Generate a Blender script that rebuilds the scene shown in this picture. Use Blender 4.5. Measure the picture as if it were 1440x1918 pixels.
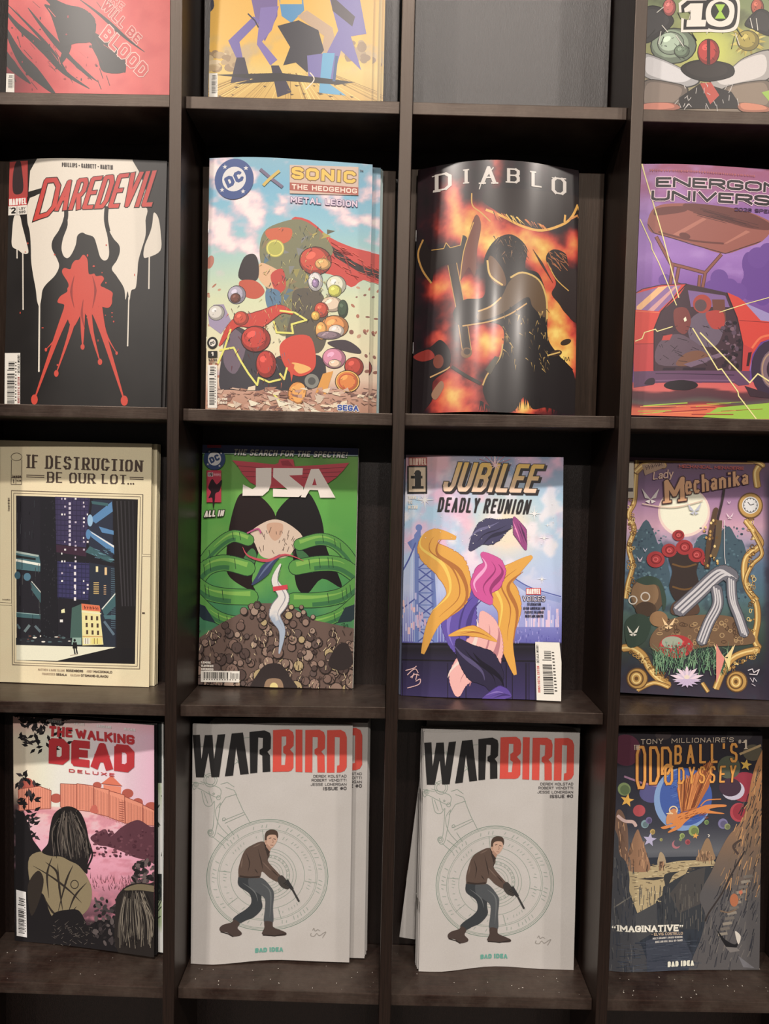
import bpy, bmesh, math, random
import numpy as np
from mathutils import Vector, Matrix
from mathutils.geometry import tessellate_polygon

# ------------------------------------------------------------------ scene, camera, light
for o in list(bpy.data.objects):
    bpy.data.objects.remove(o, do_unlink=True)
SC = bpy.context.scene
COL = SC.collection
SC.view_settings.view_transform = 'Standard'
SC.view_settings.look = 'None'
SC.view_settings.gamma = 1.0
SC.view_settings.use_curve_mapping = False
SC.view_settings.exposure = 0.0

cd = bpy.data.cameras.new('camera')
cam = bpy.data.objects.new('camera', cd)
COL.objects.link(cam)
cd.sensor_fit = 'VERTICAL'
cd.sensor_height = 36.0
cd.lens = 1305.06 / 1918 * 36.0
cd.clip_start = 0.02
_r = Vector((0.99973577, 0.00152616, 0.02293601))
_d = Vector((0.02298353, -0.04970932, -0.99849924))
_f = Vector((-0.00038374, 0.99876256, -0.04973126))
cam.matrix_world = Matrix((
    (_r.x, -_d.x, -_f.x, -0.011804),
    (_r.y, -_d.y, -_f.y, -0.687869),
    (_r.z, -_d.z, -_f.z, -0.012929),
    (0, 0, 0, 1)))
SC.camera = cam

world = bpy.data.worlds.new('shop_ambient')
SC.world = world
world.use_nodes = True
wb = world.node_tree.nodes['Background']
wb.inputs['Color'].default_value = (1.0, 0.93, 0.86, 1)
wb.inputs['Strength'].default_value = 0.03

LAMPS = [  # x, y, watts, words : the shop's recessed ceiling downlights
    (0.08, -1.65, 38.0, 'nearest to the bookcase, right of the middle'), (-1.10, -1.65, 38.0, 'near the bookcase at the left'),
    (1.50, -1.65, 27.0, 'near the bookcase at the right'),
    (-2.0, -3.9, 58.0, 'in the far row, first from the left'), (-0.7, -3.9, 58.0, 'in the far row, second from the left'),
    (0.6, -3.9, 58.0, 'in the far row, third from the left'), (1.9, -3.9, 58.0, 'in the far row, fourth from the left'),
]
CEIL_Z = 1.85
FLOOR_Z = -1.46

# ------------------------------------------------------------------ small helpers
def s2l(c):
    c = np.asarray(c, dtype=float) / 255.0
    return np.where(c <= 0.04045, c / 12.92, ((c + 0.055) / 1.055) ** 2.4)

INK_GAIN = 1.42      # set per comic further down: ink level offsets uneven lamp light between rows
INK_BY_COVER = {'blood': 0.92, 'bat': 1.0, 'ben': 1.05, 'red': 1.0, 'hedge': 1.0, 'fire': 1.0, 'car': 1.08, 'lot': 1.5, 'green': 1.12, 'reunion': 1.12, 'mech': 1.2, 'odd': 1.12}
def ink(c):
    """printed colour -> linear reflectance"""
    v = s2l(c) * INK_GAIN
    l = (v @ np.array([0.3, 0.55, 0.15]))[..., None]
    return np.clip(v * 0.87 + l * 0.13, 0.008, 0.86)

def tag(o, label=None, cat=None, group=None, kind=None):
    if label: o['label'] = label
    if cat: o['category'] = cat
    if group: o['group'] = group
    if kind: o['kind'] = kind
    return o

def link(o, parent=None):
    COL.objects.link(o)
    if parent is not None:
        o.parent = parent
    return o

def empty(name, loc=(0, 0, 0)):
    o = bpy.data.objects.new(name, None)
    o.empty_display_size = 0.02
    o.location = loc
    return link(o)

def mesh_obj(name, me, mats, parent=None):
    for m in mats:
        me.materials.append(m)
    return link(bpy.data.objects.new(name, me), parent)

def box_bm(bm, x0, x1, y0, y1, z0, z1):
    vs = [bm.verts.new(p) for p in ((x0, y0, z0), (x1, y0, z0), (x1, y1, z0), (x0, y1, z0),
                                    (x0, y0, z1), (x1, y0, z1), (x1, y1, z1), (x0, y1, z1))]
    for f in ((0, 3, 2, 1), (4, 5, 6, 7), (0, 1, 5, 4), (1, 2, 6, 5), (2, 3, 7, 6), (3, 0, 4, 7)):
        bm.faces.new([vs[i] for i in f])
    return vs

def box_obj(name, x0, x1, y0, y1, z0, z1, mat, parent=None, bevel=0.0, seg=2, ztilt=0.0):
    """axis aligned board with bevelled edges; ztilt lifts the right end"""
    bm = bmesh.new()
    cx, cy, cz = (x0 + x1) / 2, (y0 + y1) / 2, z0
    box_bm(bm, x0 - cx, x1 - cx, y0 - cy, y1 - cy, 0, z1 - z0)
    if bevel:
        bmesh.ops.bevel(bm, geom=bm.edges[:], offset=bevel, segments=seg, affect='EDGES', profile=0.6)
    bm.normal_update()
    me = bpy.data.meshes.new(name)
    bm.to_mesh(me); bm.free()
    o = mesh_obj(name, me, [mat], parent)
    o.location = (cx, cy, cz)
    if ztilt:
        o.rotation_euler = (0, -math.atan2(ztilt, x1 - x0), 0)
        o.location.z += ztilt / 2
    return o

# ------------------------------------------------------------------ materials
def new_mat(name):
    m = bpy.data.materials.new(name)
    m.use_nodes = True
    nt = m.node_tree
    return m, nt, nt.nodes['Principled BSDF']

def wood_mat(name, scale, c0, c1, rough=0.36, dust=False, bump=0.12, spec=0.5, tint=(1, 1, 1)):
    m, nt, bs = new_mat(name)
    N, L = nt.nodes, nt.links
    tc = N.new('ShaderNodeTexCoord')
    mp = N.new('ShaderNodeMapping'); mp.inputs['Scale'].default_value = scale
    L.new(tc.outputs['Object'], mp.inputs['Vector'])
    n1 = N.new('ShaderNodeTexNoise'); n1.inputs['Scale'].default_value = 1.0
    n1.inputs['Detail'].default_value = 6; n1.inputs['Roughness'].default_value = 0.65
    L.new(mp.outputs['Vector'], n1.inputs['Vector'])
    cr = N.new('ShaderNodeValToRGB')
    cr.color_ramp.elements[0].position = 0.33; cr.color_ramp.elements[0].color = (*c0, 1)
    cr.color_ramp.elements[1].position = 0.70; cr.color_ramp.elements[1].color = (*c1, 1)
    L.new(n1.outputs['Fac'], cr.inputs['Fac'])
    colour = cr.outputs['Color']
    rr = N.new('ShaderNodeMapRange')
    rr.inputs['To Min'].default_value = rough - 0.06; rr.inputs['To Max'].default_value = rough + 0.10
    L.new(n1.outputs['Fac'], rr.inputs['Value'])
    rsock = rr.outputs['Result']
    if dust:
        n2 = N.new('ShaderNodeTexNoise'); n2.inputs['Scale'].default_value = 22
        n2.inputs['Detail'].default_value = 8; n2.inputs['Roughness'].default_value = 0.7
        L.new(tc.outputs['Object'], n2.inputs['Vector'])
        r2 = N.new('ShaderNodeMapRange')
        r2.inputs['From Min'].default_value = 0.35; r2.inputs['From Max'].default_value = 0.85
        r2.inputs['To Max'].default_value = 0.34
        L.new(n2.outputs['Fac'], r2.inputs['Value'])
        mx = N.new('ShaderNodeMix'); mx.data_type = 'RGBA'
        L.new(r2.outputs['Result'], mx.inputs['Factor'])
        L.new(colour, mx.inputs['A']); mx.inputs['B'].default_value = (0.20, 0.165, 0.135, 1)
        colour = mx.outputs['Result']
    L.new(colour, bs.inputs['Base Color'])
    L.new(rsock, bs.inputs['Roughness'])
    bs.inputs['Specular IOR Level'].default_value = spec
    bs.inputs['Specular Tint'].default_value = (*tint, 1)
    bp = N.new('ShaderNodeBump'); bp.inputs['Strength'].default_value = bump
    bp.inputs['Distance'].default_value = 0.001
    L.new(n1.outputs['Fac'], bp.inputs['Height'])
    L.new(bp.outputs['Normal'], bs.inputs['Normal'])
    return m

DK0, DK1 = (0.0052, 0.0025, 0.0021), (0.0160, 0.0076, 0.0058)
SH0, SH1 = (0.0100, 0.0047, 0.0040), (0.030, 0.0143, 0.0110)
M_WOOD_V = wood_mat('espresso_laminate_upright', (900, 900, 26), DK0, DK1, 0.38, spec=0.68, tint=(1, 0.84, 0.72))
M_WOOD_H = wood_mat('espresso_laminate_shelf', (26, 420, 700), SH0, SH1, 0.35, dust=True, spec=0.6, tint=(1, 0.84, 0.72))
M_WOOD_B = wood_mat('espresso_laminate_back', (1400, 1400, 320), DK0, DK1, 0.36, bump=0.25, spec=0.7)
M_WOOD_S = wood_mat('walnut_board', (500, 500, 30), (0.014, 0.0080, 0.0058), (0.034, 0.0200, 0.0140), 0.38, spec=0.42, tint=(1, 0.84, 0.72))

def print_mat(name, rough, coat=0.0, grain=0.05, spec=0.5):
    m, nt, bs = new_mat(name)
    N, L = nt.nodes, nt.links
    at = N.new('ShaderNodeAttribute'); at.attribute_name = 'Col'
    tc = N.new('ShaderNodeTexCoord')
    n1 = N.new('ShaderNodeTexNoise'); n1.inputs['Scale'].default_value = 900
    n1.inputs['Detail'].default_value = 2
    L.new(tc.outputs['Object'], n1.inputs['Vector'])
    mr = N.new('ShaderNodeMapRange')
    mr.inputs['To Min'].default_value = 1 - grain; mr.inputs['To Max'].default_value = 1 + grain
    L.new(n1.outputs['Fac'], mr.inputs['Value'])
    mx = N.new('ShaderNodeVectorMath'); mx.operation = 'SCALE'
    L.new(at.outputs['Color'], mx.inputs[0]); L.new(mr.outputs['Result'], mx.inputs['Scale'])
    L.new(mx.outputs['Vector'], bs.inputs['Base Color'])
    bs.inputs['Roughness'].default_value = rough
    bs.inputs['Specular IOR Level'].default_value = spec
    bs.inputs['Coat Weight'].default_value = coat
    bs.inputs['Coat Roughness'].default_value = 0.16
    return m

M_GLOSS = print_mat('glossy_cover_print', 0.36, spec=0.42)
M_FOIL = print_mat('high_gloss_cover_print', 0.29, coat=0.25)
M_SATIN = print_mat('satin_cover_print', 0.42, spec=0.4)
M_MATTE = print_mat('uncoated_cover_print', 0.62, grain=0.08, spec=0.3)

def flat_mat(name, c, rough=0.6, noise=0.06, scale=60, spec=0.4, metal=0.0):
    m, nt, bs = new_mat(name)
    N, L = nt.nodes, nt.links
    tc = N.new('ShaderNodeTexCoord')
    n1 = N.new('ShaderNodeTexNoise'); n1.inputs['Scale'].default_value = scale; n1.inputs['Detail'].default_value = 4
    L.new(tc.outputs['Object'], n1.inputs['Vector'])
    cr = N.new('ShaderNodeValToRGB')
    cr.color_ramp.elements[0].color = tuple(max(0, v * (1 - noise * 3)) for v in c) + (1,)
    cr.color_ramp.elements[1].color = tuple(min(1, v * (1 + noise * 3)) for v in c) + (1,)
    L.new(n1.outputs['Fac'], cr.inputs['Fac'])
    L.new(cr.outputs['Color'], bs.inputs['Base Color'])
    bs.inputs['Roughness'].default_value = rough
    bs.inputs['Specular IOR Level'].default_value = spec
    bs.inputs['Metallic'].default_value = metal
    return m

M_PAGE = flat_mat('paper_page_edges', (0.62, 0.58, 0.52), 0.8, 0.05, 900)
M_STAPLE = flat_mat('steel_staple', (0.75, 0.74, 0.72), 0.3, 0.02, metal=1.0)
M_DUST = flat_mat('dust_crumbs', (0.62, 0.58, 0.52), 0.9)
M_WALL = flat_mat('painted_wall', (0.42, 0.39, 0.36), 0.85, 0.02, 5)
M_FLOOR = flat_mat('grey_carpet', (0.10, 0.095, 0.09), 0.95, 0.15, 120)
M_CEIL = flat_mat('ceiling_plaster', (0.55, 0.53, 0.50), 0.9, 0.02, 8)
M_TRIM = flat_mat('white_lamp_trim', (0.75, 0.74, 0.72), 0.4, 0.01)
M_LENS, _nt, _bs = new_mat('lit_lamp_lens')
_bs.inputs['Emission Color'].default_value = (1.0, 0.90, 0.78, 1)
_bs.inputs['Emission Strength'].default_value = 6.0

# ------------------------------------------------------------------ room shell
def struct(name, *a, **k):
    o = box_obj(name, *a, **k); o['kind'] = 'structure'
    return o

struct('wall_back', -3.2, 3.2, 0.112, 0.20, FLOOR_Z, CEIL_Z, M_WALL)
struct('floor', -3.2, 3.2, -4.6, 0.20, FLOOR_Z - 0.05, FLOOR_Z, M_FLOOR)
struct('ceiling', -3.2, 3.2, -4.6, 0.20, CEIL_Z, CEIL_Z + 0.05, M_CEIL)

def lathe(name, prof, mat, parent, n=24):
    bm = bmesh.new()
    rings = []
    for r, z in prof:
        rings.append([bm.verts.new((r * math.cos(2 * math.pi * i / n), r * math.sin(2 * math.pi * i / n), z)) for i in range(n)])
    for a, b in zip(rings, rings[1:]):
        for i in range(n):
            bm.faces.new((a[i], a[(i + 1) % n], b[(i + 1) % n], b[i]))
    bmesh.ops.recalc_face_normals(bm, faces=bm.faces[:])
    me = bpy.data.meshes.new(name); bm.to_mesh(me); bm.free()
    return mesh_obj(name, me, [mat], parent)

for i, (lx, ly, pw, lw) in enumerate(LAMPS):
    e = empty('ceiling_downlight', (lx, ly, CEIL_Z))
    tag(e, 'round white ceiling downlight ' + lw, 'lamp', 'ceiling downlights')
    lathe('trim_ring', [(0.066, -0.001), (0.088, -0.001), (0.090, -0.007), (0.072, -0.009), (0.066, -0.003), (0.066, -0.001)], M_TRIM, e)
    lathe('lens', [(0.0001, -0.0022), (0.065, -0.0022), (0.065, -0.0012), (0.0001, -0.0012)], M_LENS, e)
    ld = bpy.data.lights.new('downlight_lamp', 'AREA')
    ld.shape = 'DISK'; ld.size = 0.12; ld.energy = pw; ld.color = (1.0, 0.905, 0.82)
    lo = bpy.data.objects.new('downlight_lamp', ld)
    link(lo, e); lo.location = (0, 0, -0.012)

# ------------------------------------------------------------------ bookcase
W = 0.222; H = 0.30093; T = 0.012; Z0 = 0.35344; REC = 0.012; BACK = 0.090
ZS = {(0, 0): (0.3541, 0.3556), (0, 1): (0.3547, 0.3541), (0, 2): (0.3539, 0.3533), (0, 3): (0.3522, 0.3514),
      (1, 0): (0.0517, 0.0518), (1, 1): (0.0511, 0.0509), (1, 2): (0.0512, 0.0533), (1, 3): (0.0531, 0.0539),
      (2, 0): (-0.2498, -0.2495), (2, 1): (-0.2494, -0.247), (2, 2): (-0.2478, -0.2481), (2, 3): (-0.2485, -0.2458),
      (3, 0): (-0.5462, -0.5488), (3, 1): (-0.5481, -0.5505), (3, 2): (-0.5505, -0.5504), (3, 3): (-0.5509, -0.5494)}
case = empty('display_bookcase', (0, 0.05, FLOOR_Z))
tag(case, 'dark espresso wooden pigeonhole bookcase holding comic books face out', 'bookcase')
CASE_OFF = Vector((0, 0.05, FLOOR_Z))
def case_part(name, *a, **k):
    o = box_obj(name, *a, parent=case, **k)
    o.location -= CASE_OFF
    return o
TOPZ = 1.02; BOTZ = FLOOR_Z + 0.06
for k in range(-3, 4):
    case_part('divider', k * W - T / 2, k * W + T / 2, 0.0, BACK, BOTZ, TOPZ, M_WOOD_V, bevel=0.0008)
for c in range(-1, 5):
    x0 = (c - 2) * W + T / 2; x1 = (c - 1) * W - T / 2
    for r in range(-2, 7):
        zl, zr = ZS.get((r, c), (Z0 - r * H, Z0 - r * H))
        if zl - T < BOTZ: continue
        case_part('shelf', x0 + 0.0002, x1 - 0.0002, REC, BACK, zl - T, zl, M_WOOD_H, bevel=0.0007, ztilt=zr - zl)
    case_part('back_panel', x0 - T / 2 + 0.0005, x1 + T / 2 - 0.0005, BACK + 0.0003, BACK + 0.007, BOTZ, TOPZ, M_WOOD_B)
case_part('top_board', -3 * W - T / 2, 3 * W + T / 2, -0.004, BACK + 0.007, TOPZ + 0.0005, TOPZ + 0.019, M_WOOD_H, bevel=0.001)
case_part('base_board', -3 * W - T / 2, 3 * W + T / 2, 0.004, BACK + 0.007, FLOOR_Z, BOTZ - 0.0005, M_WOOD_H, bevel=0.001)

# walnut boards standing at the back of the two upper rows
board_words = {(0, 0): 'behind the red comic of the top row', (0, 1): 'behind the yellow comic of the top row',
               (0, 2): 'alone in the empty top pigeonhole', (0, 3): 'behind the white and green comic of the top row',
               (1, 0): 'behind the black and red comic', (1, 1): 'behind the sky blue comic stack',
               (1, 2): 'behind the dark fiery comic', (1, 3): 'behind the purple comic with the red car'}
for (r, c), wd in board_words.items():
    zl, zr = ZS[(r, c)]
    x0 = (c - 2) * W + T / 2; x1 = (c - 1) * W - T / 2
    o = box_obj('backing_board', x0 + 0.002, x1 - 0.002, 0.0708, 0.0858, max(zl, zr) + 0.0004, max(zl, zr) + 0.262,
                M_WOOD_B if r == 0 else M_WOOD_S, bevel=0.0006)
    tag(o, ('dark' if r == 0 else 'brown') + ' wooden backing board standing ' + wd, 'board', 'backing boards in the two upper rows')

# ------------------------------------------------------------------ flat print: drawing on a cover
GLY = {
 'A': (1.0, [[(0, 0), (.5, 1), (1, 0)], [(.2, .36), (.8, .36)]]),
 'B': (.92, [[(0, 0), (0, 1), (.72, 1), (1, .87), (1, .64), (.78, .52), (0, .52)], [(.78, .52), (1, .38), (1, .14), (.74, 0), (0, 0)]]),
 'C': (.92, [[(1, .76), (1, .85), (.78, 1), (.22, 1), (0, .85), (0, .15), (.22, 0), (.78, 0), (1, .15), (1, .24)]]),
 'D': (.95, [[(0, 0), (0, 1), (.68, 1), (1, .8), (1, .2), (.68, 0), (0, 0)]]),
 'E': (.82, [[(1, 1), (0, 1), (0, 0), (1, 0)], [(0, .51), (.82, .51)]]),
 'F': (.8, [[(1, 1), (0, 1), (0, 0)], [(0, .5), (.82, .5)]]),
 'G': (.95, [[(1, .74), (1, .85), (.78, 1), (.22, 1), (0, .85), (0, .15), (.22, 0), (.78, 0), (1, .15), (1, .46), (.55, .46)]]),
 'H': (.95, [[(0, 0), (0, 1)], [(1, 0), (1, 1)], [(0, .5), (1, .5)]]),
 'I': (.12, [[(.5, 0), (.5, 1)]]),
 'J': (.8, [[(1, 1), (1, .17), (.76, 0), (.22, 0), (0, .17), (0, .30)]]),
 'K': (.95, [[(0, 0), (0, 1)], [(1, 1), (.04, .45)], [(.34, .6), (1, 0)]]),
 'L': (.78, [[(0, 1), (0, 0), (1, 0)]]),
 'M': (1.25, [[(0, 0), (0, 1), (.5, .3), (1, 1), (1, 0)]]),
 'N': (1.0, [[(0, 0), (0, 1), (1, 0), (1, 1)]]),
 'O': (.98, [[(.24, 0), (0, .18), (0, .82), (.24, 1), (.76, 1), (1, .82), (1, .18), (.76, 0), (.24, 0)]]),
 'P': (.9, [[(0, 0), (0, 1), (.76, 1), (1, .86), (1, .58), (.76, .44), (0, .44)]]),
 'Q': (.98, [[(.24, 0), (0, .18), (0, .82), (.24, 1), (.76, 1), (1, .82), (1, .18), (.76, 0), (.24, 0)], [(.6, .3), (1, 0)]]),
 'R': (.95, [[(0, 0), (0, 1), (.76, 1), (1, .86), (1, .6), (.76, .46), (0, .46)], [(.5, .46), (1, 0)]]),
 'S': (.9, [[(1, .80), (1, .87), (.78, 1), (.22, 1), (0, .87), (0, .64), (.2, .54), (.8, .46), (1, .36), (1, .13), (.78, 0), (.22, 0), (0, .13), (0, .20)]]),
 'T': (.9, [[(0, 1), (1, 1)], [(.5, 1), (.5, 0)]]),
 'U': (.95, [[(0, 1), (0, .16), (.22, 0), (.78, 0), (1, .16), (1, 1)]]),
 'V': (1.0, [[(0, 1), (.5, 0), (1, 1)]]),
 'W': (1.4, [[(0, 1), (.25, 0), (.5, .85), (.75, 0), (1, 1)]]),
 'X': (.95, [[(0, 0), (1, 1)], [(0, 1), (1, 0)]]),
 'Y': (.95, [[(0, 1), (.5, .46), (1, 1)], [(.5, .46), (.5, 0)]]),
 'Z': (.9, [[(0, 1), (1, 1), (0, 0), (1, 0)]]),
 '0': (.85, [[(.24, 0), (0, .18), (0, .82), (.24, 1), (.76, 1), (1, .82), (1, .18), (.76, 0), (.24, 0)]]),
 '1': (.4, [[(.1, .8), (.6, 1), (.6, 0)]]),
 '2': (.85, [[(0, .78), (0, .87), (.22, 1), (.78, 1), (1, .86), (1, .6), (0, 0), (1, 0)]]),
 '3': (.85, [[(0, 1), (.78, 1), (1, .86), (1, .64), (.7, .52), (1, .4), (1, .14), (.78, 0), (0, 0)]]),
 '4': (.85, [[(.75, 0), (.75, 1), (0, .3), (1, .3)]]),
 '5': (.85, [[(1, 1), (0, 1), (0, .56), (.78, .56), (1, .44), (1, .14), (.78, 0), (0, 0)]]),
 '6': (.85, [[(1, .9), (.78, 1), (.22, 1), (0, .84), (0, .16), (.22, 0), (.78, 0), (1, .14), (1, .42), (.78, .55), (0, .5)]]),
 '7': (.85, [[(0, 1), (1, 1), (.35, 0)]]),
 '8': (.85, [[(.22, .52), (0, .66), (0, .86), (.22, 1), (.78, 1), (1, .86), (1, .66), (.78, .52), (.22, .52), (0, .38), (0, .14), (.22, 0), (.78, 0), (1, .14), (1, .38), (.78, .52)]]),
 '9': (.85, [[(0, .1), (.22, 0), (.78, 0), (1, .16), (1, .84), (.78, 1), (.22, 1), (0, .86), (0, .58), (.22, .45), (1, .5)]]),
 '.': (.1, [[(.5, 0), (.5, .06)]]), '-': (.4, [[(0, .48), (1, .48)]]), "'": (.1, [[(.5, .75), (.5, 1)]]),
 '!': (.1, [[(.5, .3), (.5, 1)], [(.5, 0), (.5, .07)]]), '#': (.9, [[(.25, .05), (.35, .95)], [(.65, .05), (.75, .95)], [(0, .35), (1, .35)], [(0, .66), (1, .66)]]),
 '"': (.35, [[(.1, .7), (.1, 1)], [(.9, .7), (.9, 1)]]), '&': (.9, [[(1, 0), (.2, .8), (.4, 1), (.6, .8), (0, .25), (.3, 0), (.9, .4)]]),
 '$': (.8, [[(1, .76), (.78, .9), (.22, .9), (0, .76), (0, .6), (1, .4), (1, .24), (.78, .1), (.22, .1), (0, .24)], [(.5, 0), (.5, 1)]]),
 ',': (.1, [[(.6, .08), (.2, -.1)]]), '^': (1.0, [[(0, 0), (.5, 1), (1, 0)]]),
 'a': (.75, [[(.08, .62), (.5, .68), (.95, .58), (.95, 0)], [(.95, .34), (.3, .38), (0, .2), (.3, 0), (.95, .14)]]),
 'c': (.7, [[(1, .55), (.7, .68), (.25, .68), (0, .5), (0, .16), (.25, 0), (.7, 0), (1, .12)]]),
 'd': (.8, [[(1, 1), (1, 0)], [(1, .55), (.7, .68), (.25, .68), (0, .5), (0, .16), (.25, 0), (.7, 0), (1, .14)]]),
 'e': (.75, [[(0, .36), (1, .36), (1, .52), (.75, .68), (.25, .68), (0, .5), (0, .16), (.25, 0), (.8, 0), (1, .1)]]),
 'h': (.8, [[(0, 0), (0, 1)], [(0, .5), (.5, .68), (1, .55), (1, 0)]]),
 'i': (.14, [[(.5, 0), (.5, .66)], [(.5, .88), (.5, .97)]]),
 'k': (.8, [[(0, 0), (0, 1)], [(1, .68), (.05, .3)], [(.35, .42), (1, 0)]]),
 'n': (.8, [[(0, 0), (0, .68)], [(0, .5), (.5, .68), (1, .55), (1, 0)]]),
 'y': (.8, [[(0, .68), (.5, .05)], [(1, .68), (.3, -.3), (0, -.28)]]),
}

_perm = np.random.RandomState(7).rand(256, 256)
def vnoise(x, y):
    xi = np.floor(x).astype(int); yi = np.floor(y).astype(int)
    fx = x - xi; fy = y - yi
    fx = fx * fx * (3 - 2 * fx); fy = fy * fy * (3 - 2 * fy)
    g = lambda a, b: _perm[a & 255, b & 255]
    return (g(xi, yi) * (1 - fx) + g(xi + 1, yi) * fx) * (1 - fy) + (g(xi, yi + 1) * (1 - fx) + g(xi + 1, yi + 1) * fx) * fy
def fbm(x, y, o=4):
    x = np.asarray(x, float); y = np.asarray(y, float)
    s = 0; a = .5; t = 0
    for i in range(o):
        s = s + a * vnoise(x + 17.3 * i, y + 9.1 * i); t += a
        x = x * 2.03; y = y * 2.03; a *= .5
    return s / t
def ramp(t, stops):
    t = np.asarray(t, float)
    xs = [s[0] for s in stops]
    return np.stack([np.interp(t, xs, [s[1][i] for s in stops]) for i in range(3)], -1)
def mixc(a, b, f):
    f = np.clip(f, 0, 1)[..., None]
    return a * (1 - f) + np.asarray(b, float) * f
def gauss(X, Y, cx, cy, rx, ry=None):
    ry = ry or rx
    return np.exp(-((X - cx) / rx) ** 2 - ((Y - cy) / ry) ** 2)

def catmull(pts, closed=True, n=6):
    P = [np.array(p, float) for p in pts]; m = len(P); out = []
    rng = range(m) if closed else range(m - 1)
    for i in rng:
        if closed:
            a, b, c, d = P[i - 1], P[i], P[(i + 1) % m], P[(i + 2) % m]
        else:
            a, b, c, d = P[max(i - 1, 0)], P[i], P[i + 1], P[min(i + 2, m - 1)]
        for k in range(n):
            t = k / n
            out.append(.5 * ((2 * b) + (c - a) * t + (2 * a - 5 * b + 4 * c - d) * t * t + (3 * b - a - 3 * c + d) * t ** 3))
    if not closed: out.append(P[-1])
    return [tuple(p) for p in out]

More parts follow.
